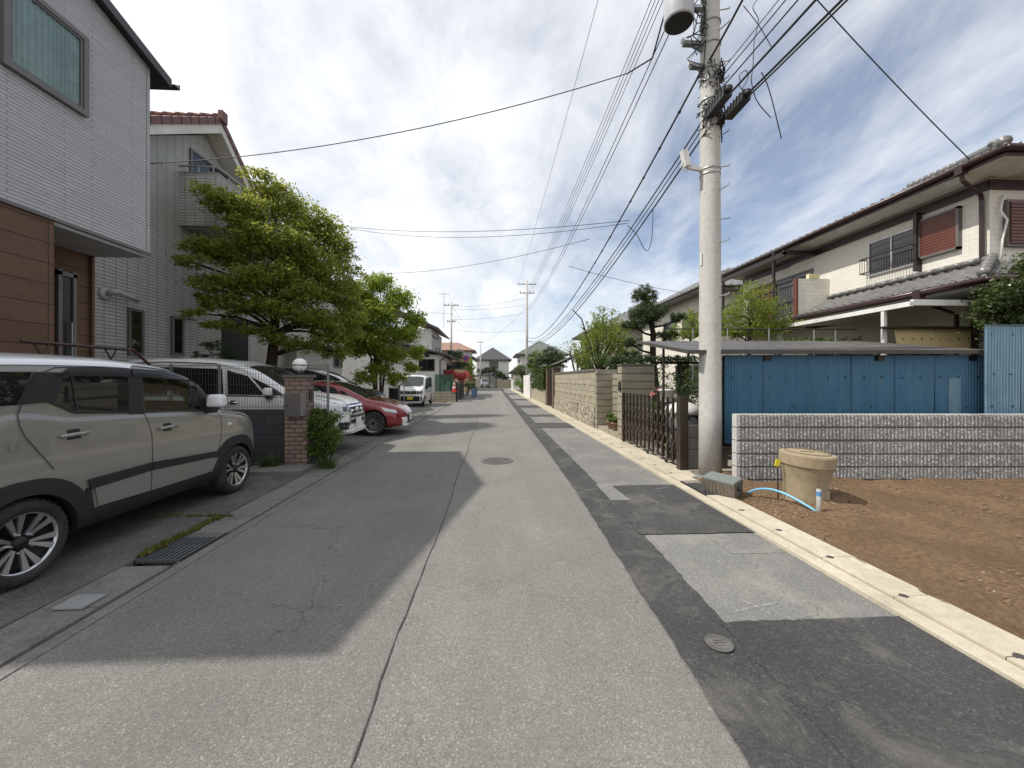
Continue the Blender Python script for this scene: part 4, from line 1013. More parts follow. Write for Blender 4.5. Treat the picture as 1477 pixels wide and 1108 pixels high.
# ------------------------------------------------------------------ red hatchback
def hatch():
    Yc = 11.55; t = empty('parked_car', (xY(591, 11.5)-4.05, Yc, .07), 'deep red hatchback with white bumper trim parked nose out to the road', 'car')
    B = Body(4.05, [(0,.95),(.08,1.18),(.4,1.40),(.9,1.485),(1.6,1.50),(2.1,1.44),(2.7,1.18),(3.05,1.00),(3.4,.93),(3.75,.80),(3.92,.70),(4.05,.56)],
             [(0,.85),(.6,.97),(2.0,.94),(3.0,.88),(3.6,.75),(4.05,.46)], [(0,.62),(.12,.74),(.5,.83),(1,.847),(3.1,.847),(3.5,.82),(3.8,.72),(3.96,.60),(4.05,.46)], [(0,.34),(.5,.22),(1,.18),(3.3,.18),(3.8,.2),(4.05,.25)], .78, .05)
    wx = (.70, 3.22); r = .318
    shell(B, t, m_pred, wx, .365)
    g = glass('hatch_glass', (.010,.011,.012), .02)
    b = MB().smooth(); B.side(b, ((.75,1.0),(1.55,.985),(1.55,1.36),(.95,1.28)), .003, 10, 6); b.bs('rear_door_window', g, t, True)
    b = MB().smooth(); B.side(b, ((1.62,.985),(2.50,.95),(2.12,1.30),(1.62,1.36)), .003, 10, 6); B.side(b, ((2.54,.95),(2.86,.93),(2.62,1.08),(2.2,1.28)), .003, 6, 5); b.bs('front_door_window', g, t, True)
    b = MB().smooth(); B.roof(b, 3.00, 2.05, .68, .54, .004, 18, 10); b.bs('windscreen', glass('hatch_windscreen', (.02,.024,.024), .012), t, True)
    b = MB(); B.line(b, [(1.585,1.37),(1.6,.8),(1.56,.3)], .01); B.line(b, [(2.88,.92),(2.85,.6),(2.72,.32)], .01); B.line(b, [(2.95,.92),(3.4,.85),(3.75,.73)], .008); b.bs('door_seam', m_black, t, True)
    handles(B, t, [(.98,.86),(1.82,.85)], m_pred); mirror(B, t, 2.60, .99, m_pred, .92)
    b = MB(); B.face(b, -.44, .44, .27, .50, .008, 16, 5); b.bs('grille', m_black, t, True)
    b = MB().smooth()
    for z in (.31,.37,.43): B.face(b, -.42,.42,z,z+.014,.016,14,1)
    b.bs('grille_bar', m_dalloy, t, True)
    for sd_ in (-1, 1):
        b = MB().smooth(); B.side(b, ((3.52,.655),(3.84,.58),(3.80,.67),(3.42,.765)), .006, 10, 4, (sd_,)); h = b.bs('headlight', m_lens, t, True)
        b = MB().smooth(); B.face(b, sd_*.44, sd_*.56, .245, .46, .022, 4, 5, True, 0, sd_*.05, .03); b.bs('corner_trim', m_pwhite, t, True)
    b = MB().smooth(); B.face(b, -.54,.54,.225,.262,.035,20,2,skirt=.05); b.bs('bumper_lip', m_pwhite, t, True)
    b = MB(); B.face(b, -.07,.07,.60,.66,.008,4,2); b.bs('emblem', m_chrome, t, True)
    plate(t, B.fx(0,.42)+.02, .42, m_plw)
    for x0 in wx:
        for y0 in (-.755,.755): wheel(t, x0, y0, r, 'fine', m_silver, m_dalloy, .19, .74)
    b = MB().smooth(); b.tube([(3.02,-.25,.985),(2.72,.28,1.165)], .01, 5); b.tube([(3.03,.25,.985),(2.75,.6,1.11)], .01, 5); b.bs('wiper', m_black, t, True)
    return t
hatch()
# ------------------------------------------------------------------ tall small vans facing the camera
def keivan(loc, label, pm, plm, far=False):
    t = empty('parked_van', loc, label, 'van', rz=R(-90))
    B = Body(3.40, [(0,1.3),(.05,1.6),(.15,1.74),(.5,1.79),(1.8,1.79),(2.3,1.74),(2.48,1.66),(2.80,1.20),(2.90,1.09),(3.15,1.04),(3.28,.98),(3.36,.88),(3.40,.74)],
             [(0,1.0),(.6,1.03),(2.6,1.0),(3.1,.92),(3.4,.6)], [(0,.66),(.08,.70),(.3,.735),(2.9,.735),(3.15,.72),(3.3,.67),(3.40,.60)], [(0,.3),(.4,.2),(2.9,.18),(3.40,.20)], .89, .03)
    wx = (.42, 2.92); r = .275
    shell(B, t, pm, wx, .32)
    g = glass('kei_glass', (.012,.013,.014), .02)
    b = MB().smooth(); B.side(b, ((.08,1.05),(.82,1.04),(.82,1.62),(.16,1.62)), .003, 8, 6); b.bs('rear_side_window', g, t, True)
    b = MB().smooth(); B.side(b, ((.88,1.04),(1.68,1.03),(1.68,1.63),(.88,1.63)), .003, 8, 6); b.bs('sliding_door_window', g, t, True)
    b = MB().smooth(); B.side(b, ((1.75,1.03),(2.58,1.0),(2.42,1.50),(1.75,1.61)), .003, 8, 6); b.bs('front_door_window', g, t, True)
    b = MB().smooth(); B.roof(b, 2.875, 2.44, .63, .60, .004, 16, 10); b.bs('windscreen', glass('kei_windscreen', (.05,.06,.062), .02), t, True)
    b = MB(); B.line(b, [(1.715,1.62),(1.715,.3)], .012); B.line(b, [(.85,1.62),(.85,.4)], .012); B.line(b, [(2.62,1.0),(2.6,.6),(2.5,.3)], .012); b.bs('door_seam', m_black, t, True)
    handles(B, t, [(1.0,.9),(1.85,.9)], pm, 1); mirror(B, t, 2.60, 1.06, m_black, .85)
    b = MB().smooth(); B.face(b, -.34,.34,.70,.86,.008,14,4); b.bs('grille', m_black, t, True)
    b = MB().smooth(); B.face(b, -.33,.33,.77,.80,.018,14,1); b.bs('grille_bar', m_chrome, t, True)
    b = MB().smooth(); b.lathe([(.001,.02),(.04,.018),(.045,0)], (B.fx(0,.80)+.015,0,.80), 12, 'x', cap=False); b.bs('emblem', m_chrome, t, True)
    for sd_ in (-1,1):
        b = MB().smooth(); B.face(b, sd_*.36, sd_*.655, .70, .86, .010, 8, 4, True, 0, sd_*.02); b.bs('headlight', m_lensd, t, True)
        b = MB().smooth(); B.face(b, sd_*.58, sd_*.645, .28,.54,.012,3,5); b.bs('fog_lamp_surround', m_black, t, True)
    b = MB().smooth(); B.face(b, -.52,.52,.29,.57,.010,16,5); b.bs('lower_grille', m_black, t, True)
    plate(t, B.fx(0,.47)+.03, .47, plm)
    for x0 in wx:
        for y0 in (-.655,.655): wheel(t, x0, y0, r, 'seven', m_silver, m_dalloy, .16)
    return t
keivan((-4.55, 25.0, .08), 'white box shaped mini van with yellow number plate facing the camera', m_pwhite, m_ply)
keivan(((699-738.5)/F*66+3.4, 69.6, .0), 'small grey van facing the camera at the far end of the road', paint('silver_grey_paint', (.26,.27,.28), .5, .3), m_plw)
# ================================================================== right side: bare lot objects
ux, uy = cy_, -sy_                                   # direction of the walls across the lot (a touch askew to the road)
def askew(name, x, y, z=0, **k): 
    t = empty(name, (x, y, z), **k); t.rotation_euler = (0,0,-YAW); return t
# split-face granite block wall
gw = askew('block_wall', 3.57, 5.44, 0, label='grey split face block wall with vertical ribs behind the bare soil lot', cat='wall')
m_split = concrete('split_granite', (.30,.29,.285), (.44,.43,.42), 160, (.20,.19,.18), .4)
L_, H_ = 6.4, 1.085
def gfn(u, v):
    s_, z = u*L_, v*H_; k = (s_ % .053)/.053; rib = max(0, math.sin(math.pi*min(1, k/.80)))**.45 if k < .80 else 0
    cz = ((H_-z) % .19); j = 0 if (cz < .0105 or cz > .1795) and .02 < z < H_-.02 else 1
    rough_ = noise.fractal(Vector((s_*34, z*30, 1.0)), 1.0, 2.0, 3)*.010 + noise.noise(Vector((math.floor(s_/.053)*7.1, z*22, 4)))*.007
    return (s_, -(.010 + (rib*.020 + rough_*rib)*j) if j else -.0, z)
b = MB(); b.grid(gfn, 820, 64); b.build('ribbed_face', m_split, gw, True)
b = MB(); b.box(-.004, L_, .004, .125, -.1, H_); b.build('block_core', concrete('granite_top', (.50,.49,.47), (.62,.61,.59), 200, (.4,.39,.37), .3), gw, True)  # paler than the ribbed face: the sunlit look of the top is coloured in
b = MB()
for k in range(1,6): b.box(-.006, -.0035, .0, .126, H_-.19*k-.004, H_-.19*k+.004)
b.build('joint', m_seam, gw, True)
b = MB()
for k in range(1,6): b.box(.0, L_, -.019, -.0005, H_-.19*k-.0032, H_-.19*k+.0032)
b.build('bed_joint', mat('dark_mortar', (.11,.107,.103), .95), gw, True)
# corrugated sheet helper, in the wall's own frame
def corr(b, s0, s1, z0, z1, y=0.0, per=.046, amp=.011, rows=5, lean=0.0):
    n = int((s1-s0)/per*7)
    b.smooth(); b.grid(lambda u,v: (s0+(s1-s0)*u, y+amp*math.sin(2*math.pi*u*(s1-s0)/per)+.006*math.sin(u*9+v*3)+lean*v, z0+(z1-z0)*v), n, rows); b.smooth(False)
def corrmat(name, lo, hi, rust, streak, rough=.42):
    k = N(name); co = k.tc('Object'); st = k.tc('Object', (9, 1, .7))
    a = k.noise(co, 1.1, 6, .65); s1 = k.noise(st, 1.5, 6, .7)
    c = k.ramp(a, [(.3, lo), (.7, hi)]); c = k.mix(k.ramp(s1, [(.45, 0.0), (.75, .55)]), c, streak)
    c = k.mix(k.ramp(k.noise(st, 3.1, 7, .8), [(.62, 0.0), (.74, .8)]), c, rust)
    c = k.mix(k.ramp(k.noise(co, 26, 6, .8), [(.62, 0.0), (.7, .5)]), c, rust)
    return k.done(c, k.ramp(a, [(.3, rough-.08), (.7, rough+.12)]), k.bump(s1, .004, .5), .25, .5)
m_blue = corrmat('blue_corrugated_steel', (.034,.125,.215), (.06,.175,.29), (.045,.07,.085), (.12,.22,.28))
m_lblue = corrmat('faded_blue_corrugated_steel', (.11,.215,.30), (.17,.285,.37), (.06,.10,.13), (.27,.37,.43), .36)
m_yel = corrmat('yellowed_corrugated_plastic', (.40,.30,.13), (.52,.41,.20), (.22,.14,.05), (.58,.48,.27), .5)
shx, shy = 3.77, 6.065
sh = askew('shed', shx, shy, 0, label='low shed of blue corrugated sheet under a flat dark roof behind the block wall', cat='shed')
ls = 4.22
b = MB(); corr(b, 0, ls, .55, 1.99); b.build('corrugated_wall', m_blue, sh, True)
b = MB(); b.box(.0, ls, .03, .07, .5, 1.98); b.build('backing_wall', m_void, sh, True)
b = MB()
for k in range(14): b.lathe([(.001,-.014),(.016,-.013),(.016,-.004)], (.12+.305*k+random.uniform(-.02,.02), 0, 1.63+random.uniform(-.008,.008)), 8, 'y', cap=False)
for k in (3,7,12): b.lathe([(.001,-.014),(.013,-.013),(.013,-.004)], (.2+.31*k, 0, 1.15), 8, 'y', cap=False)
b.build('screw', m_black, sh, True)
b = MB()
for s_ in (.62,1.33,2.05,2.75,3.4): b.box(s_-.001, s_+.0015, -.013, .0, .6, 1.985)
b.build('sheet_joint', mat('dark_blue_joint', (.02,.05,.08), .7), sh, True)  # thin dark blue strips along the sheet overlaps
b = MB(); corr(b, 3.62, 3.82, .6, 1.62, -.02); b.build('patch_sheet', m_lblue, sh, True)
for s_ in (.62, 2.45, 3.95):
    b = MB(); b.box(s_, s_+.10, -.05, .05, 1.90, 1.985); b.build('rafter_end', m_black, sh, True)
# roof of the shed, running out to the left as an open canopy
lx0 = -.64
b = MB()
def rz_(t): return 2.05+.405*t
n = 40
b.grid(lambda u,v: (lx0+(ls+.12-lx0)*u, -.16+2.55*v, rz_(v)+.006*math.sin(u*150)), 240, 6)
b.grid(lambda u,v: (lx0+(ls+.12-lx0)*u, -.16+2.55*(1-v), rz_(1-v)-.035), 4, 4)
rf = b.build('roof', mat('dark_grey_roof_sheet', (.085,.08,.078), .5, .2, .2, 1.2, dirt=(.14,.125,.11), dirts=2), sh, True)
b = MB(); b.box(lx0, ls+.12, -.175, -.155, 2.0, 2.062); b.prism([(-.155,2.0),(2.39,2.405),(2.39,2.465),(-.155,2.06)], 'x', lx0-.02, lx0-.002); b.build('roof_edge', mat('brown_drip_edge', (.07,.06,.052), .5, .3), rf, True)
b = MB(); b.tube([(lx0+.14,1.25,.1),(lx0+.14,1.25,2.25)], .025, 8); b.build('canopy_post', m_dark, sh, True)
b = MB(); b.box(lx0+.2, .6, 2.1, 2.16, 1.93, 1.98); b.tube([(lx0+.25,1.3,2.22),(lx0+.9,1.3,2.22)], .02, 6); b.build('canopy_beam', m_dark, sh, True)
# taller faded panel on the right, yellowed sheet behind
pt = (( 1420-CX)/F*6.02)
bf = askew('fence_panel', pt*cy_+6.02*sy_, 6.02*cy_-pt*sy_, 0, label='tall faded light blue corrugated fence right of the low blue shed', cat='fence')
b = MB(); corr(b, 0, 2.6, .6, 2.42); b.build('corrugated_sheet', m_lblue, bf, True)
b = MB(); corr(b, -.01, 2.6, 2.42, 2.455, -.012); b.build('cap_strip', mat('blue_cap', (.10,.15,.18), .5, .3), bf, True)
b = MB()
for r_ in (2.30,1.68,1.18):
    for k in range(7): b.lathe([(.001,-.014),(.014,-.013),(.014,-.004)], (.12+.3*k+random.uniform(-.03,.03), 0, r_), 8, 'y', cap=False)
b.build('screw', m_black, bf, True)
b = MB(); b.box(.55,.553,-.0125,0,.6,2.42); b.box(1.2,1.203,-.0125,0,.6,2.42); b.build('sheet_joint', m_seam, bf, True)
pt = ((1296-CX)/F*8.3)
yf = askew('fence_panel', pt*cy_+8.3*sy_, 8.3*cy_-pt*sy_, 0, label='yellowed corrugated plastic screen with dark capping above the shed roof', cat='screen')
b = MB(); corr(b, 0, 1.9, 2.2, 2.70, 0, .045, .01, 5, .10); b.build('corrugated_sheet', m_yel, yf, True)
b = MB(); b.box(-.36, 1.95, -.05, .16, 2.70, 2.735); b.build('cap_board', m_dark, yf, True)
b = MB()
for k in range(9): b.lathe([(.001,.03),(.012,.032),(.012,.05)], (.12+.2*k, -.03, 2.47), 8, 'y', cap=False)
b.build('screw', m_black, yf, True)
# low concrete wall behind the pole
cw = empty('concrete_wall', (3.7, 6.5, 0), 'low stained concrete wall standing behind the foot of the big pole', 'wall')
b = MB(); b.box(3.27, 4.06, 6.44, 6.56, 0, .80); b.build('wall', concrete('grey_block', (.20,.19,.175), (.29,.28,.255), 80, (.10,.095,.08), .6), cw)
b = MB(); b.box(3.268,4.06,6.437,6.4395,.39,.40); b.box(3.268,4.06,6.437,6.4395,.59,.60); b.box(3.66,3.67,6.437,6.4395,.1,.6); b.build('joint', m_seam, cw)
# sewer riser of buff concrete, tilted in the soil
cp = empty('concrete_pipe', (3.85, 4.58, -.03), 'buff concrete sewer riser with flared collar and lid half sunk in the soil', 'concrete pipe')
cp.rotation_euler = (R(1.5), R(3), 0); cp.scale = (.75,.75,1.28)
m_buff = concrete('buff_concrete', (.30,.235,.15), (.42,.34,.225), 130, (.21,.15,.09), .55)
def notched(u, v):
    a = u*2*math.pi; prof = [(.288,-.12),(.292,.14),(.298,.24),(.312,.32),(.352,.42),(.374,.455)]
    k = v*(len(prof)-1); i = min(int(k), len(prof)-2); f = k-i; r = prof[i][0]+(prof[i+1][0]-prof[i][0])*f; z = prof[i][1]+(prof[i+1][1]-prof[i][1])*f
    r += .004*noise.noise(Vector((math.cos(a)*5, math.sin(a)*5, z*9)))
    return (r*math.cos(a), r*math.sin(a), z)
b = MB().smooth(); b.grid(notched, 48, 20); b.build('barrel', m_buff, cp, True)
b = MB(); b.smooth(); b.lathe([(.372,.448),(.386,.455),(.390,.548),(.380,.562),(.34,.568),(.001,.572)], (0,0,0), 48, cap=False); crisp(b.build('lid', m_buff, cp, True))
b = MB(); b.tube([(.31*math.cos(a_), .31*math.sin(a_), .574) for a_ in np.linspace(0, 6.283, 33)], .004, 4); b.box(-.12,.12,-.01,.01,.571,.577); b.build('lid_groove', mat('dark_buff', (.18,.14,.09), .9), cp, True)
b = MB(); b.obox((.20,-.215,.06), .13,.05,.34, rz=.75); b.build('cut_slab', concrete('pale_concrete', (.42,.36,.27), (.5,.44,.34), 120), cp, True)
tg = empty('tag', (3.55, 4.62, .30), 'small yellow tag on a thin stake beside the concrete riser', 'tag')
b = MB(); b.tube([(3.56,4.62,.0),(3.545,4.61,.58)], .008, 6); b.build('stake', m_dark, tg)
b = MB(); b.obox((3.535,4.60,.56), .055,.01,.085, ry=.25); b.build('plate', mat('yellow_plastic', (.75,.62,.03), .5), tg)
# blue water hose and standpipe stub
def arc3(p, q, h, n=18): 
    P, Q = Vector(p), Vector(q); return [P.lerp(Q, i/n)+Vector((0,0,h*math.sin(math.pi*(i/n)**.8))) for i in range(n+1)]
hs = gp(1078, 713, .08); he = gp(1179, 744, .06)
b = MB().smooth(); b.tube(arc3((hs[0],hs[1],.09),(he[0],he[1],.10),.13), .014, 10); tag(b.build('water_hose', mat('blue_pipe', (.16,.42,.60), .35)), 'pale blue water pipe arching out of the soil from the meter box to the stub', 'pipe')
st = empty('standpipe', (he[0]+.015, he[1], 0), 'grey capped pipe stub with blue tape standing in the soil', 'pipe')
b = MB().smooth(); b.tube([(he[0]+.015,he[1],-.05),(he[0]+.015,he[1],.36)], .024, 12); b.build('pipe', mat('grey_pvc', (.34,.33,.31), .5), st)
b = MB(); b.tube([(he[0]+.015,he[1],.285),(he[0]+.015,he[1],.335)], .0255, 12); b.build('tape', mat('blue_tape', (.10,.25,.48), .5), st)
# meter box lying on the verge
mx, my = gp(1046, 716, .06)
mbx = empty('meter_box', (mx+.06, my+.16, .06), 'ribbed grey plastic meter box with speckled lid set down by the drain', 'box', rz=R(-27)); mbx.rotation_euler = (R(9), R(2), R(-57)); mbx.scale = (.88,.88,.95)
b = MB(); b.obox((0,0,.10), .46,.27,.20, top=1.06)
for k in range(8): b.obox((-.20+.057*k,-.139,.10), .012,.016,.19); b.obox((-.20+.057*k,.139,.10), .012,.016,.19)
for k in range(4): b.obox((-.238,-.09+.06*k,.1),.016,.012,.19); b.obox((.238,-.09+.06*k,.1),.016,.012,.19)
b.build('box', mat('dusty_grey_plastic', (.12,.105,.09), .75, dirt=(.20,.16,.115), dirts=6), mbx, True)
k_ = N('speckled_lid'); co_ = k_.tc('Object'); s_ = k_.vor(co_, 70); m_lid = k_.done(k_.mix(k_.ramp(s_, [(.1, 1.0), (.22, 0.0)]), (.15,.17,.16), (.42,.43,.40)), .7)
b = MB(); b.rbox((0,0,.218), .475,.285,.03, .015); b.build('lid', m_lid, mbx, True)
b = MB(); b.smooth(); b.ball((.26,-.02,.13), .035,.03,.03, 8, 6); b.smooth(False); b.obox((.02,-.15,.005), .50,.03,.02, rx=.2); b.build('torn_rim', m_black, mbx, True)
# drain gratings
def grating(name, x0, x1, y0, y1, z, label, n=5, along=True, m=None):
    t = empty(name, ((x0+x1)/2,(y0+y1)/2,0), label, 'drain grate')
    b = MB(); 
    for k in range(n+1):
        x = x0+.012+(x1-x0-.024)*k/n; b.box(x-.011, x+.011, y0, y1, z-.03, z)
    for y in (y0+.01, (y0+y1)/2, y1-.01): b.box(x0, x1, y-.008, y+.008, z-.026, z-.003)
    b.build('bars', m or m_steel, t)
    b = MB(); b.box(x0-.006, x1+.006, y0, y1, -.2, -.12); b.box(x0-.012,x0-.004,y0,y1,-.12,z-.002); b.box(x1+.004,x1+.012,y0,y1,-.12,z-.002); b.build('pit', m_void, t)
grating('drain_grate', 2.87, 3.14, 5.02, 5.72, .055, 'dark barred drain grate in the cream gutter beside the grey meter box', 5, m=mat('dark_iron', (.10,.10,.10), .6, .4))
grating('drain_grate', -3.095, -2.73, GY0, GY1, .024, 'steel drain grate in the left gutter beside the beige car', 7, m=mat('dull_steel', (.13,.14,.145), .55, .5))
px_, py_ = gp(116, 869, .03)
b = MB(); b.obox((px_,py_,.036), .20,.17,.012, rz=.0); tag(b.build('cover_plate', mat('pale_metal_plate', (.30,.31,.31), .5, .2)), 'small pale rectangular plate let into the left gutter near the camera', 'plate')
# manholes
def iron_cover(x, y, r, z, label, pat):
    t = empty('manhole_cover', (x, y, z), label, 'manhole cover')
    b = MB(); b.lathe([(r*.86,-.0),(r*.86,.006),(r,.006),(r,-.0)], (0,0,z-z), 48, cap=False); b.build('rim', mat('iron_rim', (.13,.125,.115), .7, .3), t, True)
    b = MB(); b.lathe([(r*.85,.0035),(.001,.004)], (0,0,0), 48, cap=False)
    if pat:
        for i in range(-9, 10):
            for j in range(-9, 10):
                u, v = i*r*.088, j*r*.088
                if u*u+v*v < (r*.80)**2 and (i+j) % 2 == 0: b.obox((u, v, .006), r*.085, r*.05, .006, rz=(.785 if i % 2 else -.785))
        b.lathe([(r*.30,.0095),(r*.36,.0095)], (0,0,0), 24, cap=False)
    else:
        b.lathe([(r*.74,.006),(r*.66,.006)], (0,0,0), 32, cap=False); b.obox((0,0,.006), r*.9,r*.1,.004); b.obox((0,r*.3,.006), r*.6,r*.1,.004); b.obox((0,-r*.3,.006), r*.6,r*.1,.004)
    b.build('lid', mat('worn_iron', (.14,.133,.122), .65, .25, .3, 14), t, True)
mhx, mhy = gp(717, 665); iron_cover(mhx, mhy, .31, .006, 'round patterned iron manhole cover in the middle of the road', True)
mhx, mhy = gp(1037, 932); iron_cover(mhx, mhy, .078, .016, 'small round iron valve cover in the fresh black tarmac', False)
# ================================================================== right side: gate, pillars, walls
m_gate = mat('brown_aluminium', (.05,.036,.028), .4, .3)
ga = empty('sliding_gate', (3.25, 7.8, 0), 'brown folding lattice gate across the driveway beside the big pole', 'gate')
gx, g0, g1, gt = 3.25, 6.55, 9.35, 1.27
b = MB(); b.box(gx-.07,gx+.07,6.36,6.50,.05,1.30); b.build('end_post', m_gate, ga)
b = MB(); b.box(gx-.03,gx+.03,g1-.0,g1+.07,.05,1.26); b.build('end_post', m_gate, ga)
NU = 13
up = [g0+(g1-g0)*k/NU for k in range(NU+1)]
for k, y in enumerate(up):
    b = MB(); dx = 0; b.box(gx+dx-.016,gx+dx+.016,y-.022,y+.022,.12,gt); b.build('upright', m_gate, ga)
b = MB()
for k in range(NU):
    ya_, yb_ = up[k], up[k+1]
    for z0 in (.28,.66):
        for s_ in (-1,1):
            za, zb_ = (z0, z0+.34) if s_ > 0 else (z0+.34, z0)
            P = [Vector((gx+.05*s_-.0, ya_, za)), Vector((gx+.05*s_, yb_, zb_))]
            b.tube(P, .011, 4)
b.build('lattice', mat('bright_brown_aluminium', (.13,.105,.085), .35, .5), ga)
b = MB()
for k in range(NU): b.box(gx-.03,gx+.03,up[k]+.02,up[k+1]-.02,.13,.155) if k % 2 else None
b.build('bottom_rail', m_gate, ga)
for k in (2, 6): 
    b = MB().smooth(); b.lathe([(.045,-.015),(.045,.015)], (gx-.03,up[k],.105), 14, 'x'); b.build('castor', m_black, ga)
m_rib = concrete('ribbed_beige_block', (.27,.245,.19), (.38,.35,.27), 70, (.13,.12,.09), .5)
m_capd = concrete('weathered_cap', (.13,.12,.105), (.2,.185,.16), 70)
def coursed(b, x0, x1, y0, y1, z0, z1, h=.195, gap=.028, inset=.022):
    z = z0
    while z < z1-.02:
        zt = min(z+h-gap, z1); b.box(x0, x1, y0, y1, z, zt)
        if zt < z1-.01: b.box(x0+inset, x1-inset, y0+inset, y1-inset, zt, min(zt+gap, z1))
        z += h
gp1 = empty('gate_pillar', (3.7, 9.75, 0), 'tall wide pillar of ribbed beige blocks at the far end of the folding gate', 'pillar')
b = MB(); coursed(b, 3.27, 4.12, 9.58, 9.90, .0, 1.95); b.build('block_shaft', m_rib, gp1)
b = MB(); b.box(3.255,4.135,9.565,9.915,1.952,1.985); b.build('cap', m_capd, gp1)
b = MB(); b.box(3.235,3.268,9.62,9.76,1.30,1.52); b.build('intercom', m_black, gp1)
wl = empty('block_wall', (3.4, 15.5, 0), 'long beige block garden wall on a rough stone base beside the road', 'wall')
b = MB(); coursed(b, 3.23, 3.86, 11.75, 11.95, .0, 1.9); coursed(b, 3.72,3.86,9.95,11.748,.25,1.75); b.build('ribbed_return', m_rib, wl)
m_face = bricks('carved_beige_block', (.42,.38,.28), (.36,.33,.24), (.17,.15,.11), .40, .20, .012, .0, .012, .85, (.24,.21,.15), .5)
b = MB(); b.box(3.24, 3.40, 11.96, 19.8, .72, 1.86); b.build('block_face', m_face, wl)
b = MB()
for k in range(20):
    for zc_ in (.98,1.38):
        for d in (0,):
            b.obox((3.235, 12.2+.39*k, zc_+.02*(k%2)), .02,.06,.20, rx=.5 if k % 2 else -.5)
b.build('carved_motif', m_face, wl)
b = MB(); b.box(3.21,3.42,11.96,19.8,1.862,1.93); b.build('cap', m_capd, wl)
k_ = N('rubble_stone'); co_ = k_.tc('Object'); e_ = k_.vor(co_, 5.5, 'Distance', 'DISTANCE_TO_EDGE'); vc = k_.vor(co_, 5.5, 'Color'); sp_ = k_.n('ShaderNodeSeparateColor'); k_.l(vc, sp_.inputs[0])
m_rubble = k_.done(k_.mix(k_.ramp(e_, [(.01, 1.0), (.05, 0.0)]), k_.ramp(sp_.outputs[0], [(0, (.26,.23,.17)), (1, (.46,.41,.31))]), (.10,.09,.07)), .9, k_.bump(k_.ramp(e_, [(0, 0.0), (.12, 1.0)]), .03, 1.0))
b = MB(); b.box(3.20,3.42,11.96,19.8,0,.718); b.build('stone_base', m_rubble, wl)
stp = empty('entrance_steps', (3.6, 10.8, 0), 'two pale tiled steps in the recess between the gate pillar and the garden wall', 'steps')
b = MB(); b.box(3.27,3.71,9.93,11.73,0,.17); b.build('lower_step', m_rib, stp)
b = MB(); b.box(3.46,3.71,9.93,11.2,.171,.34); b.build('upper_step', m_rib, stp)
b = MB(); b.box(3.70,3.716,10.2,10.42,1.05,1.35); tag(b.build('letter_box', m_black), 'black letter box on the recess wall behind the folding gate pillar', 'letter box')
# second gateway with slatted roof, farther
m_bpil = bricks('brown_brick', (.20,.135,.095), (.16,.105,.075), (.08,.07,.06), .21, .075, .01)
for y0, lab in ((20.1, 'nearer brown brick gate pillar under the small slatted gate roof'), (22.4, 'farther brown brick gate pillar beside the clipped hedge')):
    t = empty('gate_pillar', (3.4, y0+.2, 0), lab, 'pillar', 'brown brick gate pillars')
    b = MB(); b.box(3.2,3.6,y0,y0+.4,0,2.15); b.build('brick_shaft', m_bpil, t); b = MB(); b.box(3.17,3.63,y0-.03,y0+.43,2.15,2.21); b.build('cap', m_capd, t)
t = empty('gate', (3.45, 21.4, 0), 'dark slatted garden gate between two brown brick pillars', 'gate')
b = MB(); b.box(3.40,3.44,20.52,22.38,.08,2.0); b.build('panel', m_void, t)
b = MB(); [b.box(3.37,3.40,20.52,22.38,.1+.13*k,.19+.13*k) for k in range(15)]; b.build('slats', m_dark, t)
t = empty('slatted_roof', (3.9, 20.9, 0), 'small tilted slatted gate roof above the brown brick pillars', 'canopy')
b = MB()
for k in range(12): 
    u = k/11; b.obox((3.35+1.75*u, 20.9, 2.42+.72*u), .12, 2.5, .03, ry=-.30)
b.build('slats', mat('weathered_slat', (.17,.16,.145), .7), t)
b = MB(); b.tube([(3.35,19.8,2.36),(5.1,19.8,3.1)], .05, 6); b.tube([(3.35,22.0,2.36),(5.1,22.0,3.1)], .05, 6); b.build('rafters', m_dark, t)
for q in ((4.9,19.9),(4.9,21.9)): b = MB(); b.box(q[0]-.05,q[0]+.05,q[1]-.05,q[1]+.05,0,3.0); b.build('post', m_dark, t)
b = MB(); b.box(3.18,3.34,22.85,31.0,0,.95); tag(b.build('low_wall', m_face), 'low beige block wall under the clipped hedge far along the right side', 'wall')
b = MB(); b.box(3.05,3.25,31.2,37.5,0,1.95); tag(b.build('white_wall', mat('white_render', (.70,.69,.66), .85, dirt=(.5,.48,.42))), 'plain white rendered garden wall far along the right side', 'wall')
# ================================================================== right house with cream walls and brown trim
m_creamw = bricks('cream_lapped_siding', (.76,.73,.66), (.73,.70,.63), (.62,.59,.52), .30, .115, .003, .5, .003, .75, (.55,.50,.41), .35)
m_shut = mat('red_brown_shutter', (.13,.04,.025), .45, .1)
m_kgrey = mat('grey_kawara_tile', (.17,.165,.16), .38, .1, .25, 7)
def tile_field(b, e0, e1, r0, r1, cols, rows):
    """eave e0-e1, upper edge r0-r1: rolled rows of tile with stepped courses"""
    e0, e1, r0, r1 = map(Vector, (e0,e1,r0,r1)); nrm = (e1-e0).cross(r0-e0).normalized()
    if nrm.z < 0: nrm = -nrm
    L = (e1-e0).length; H = (r0-e0).length; 
    def fn(u, v):
        p = (e0*(1-u)+e1*u)*(1-v)+(r0*(1-u)+r1*u)*v
        s_ = ((p-e0).dot((e1-e0).normalized()))/L*cols
        w_ = .030*math.cos(2*math.pi*s_)+.012*math.cos(4*math.pi*s_)
        return p+nrm*(w_+.035*(1-((v*rows*.9999)%1)))
    b.smooth()
    for r in range(rows):
        b.grid(lambda u,v: fn(u, (r+v*.995)/rows), cols*6, 2)
    b.smooth(False)
    for k in range(cols):                      # rounded eave ends
        p = e0.lerp(e1, (k+.0)/cols)+nrm*.01
        b.ball(tuple(p), .05,.05,.045, 8, 5)
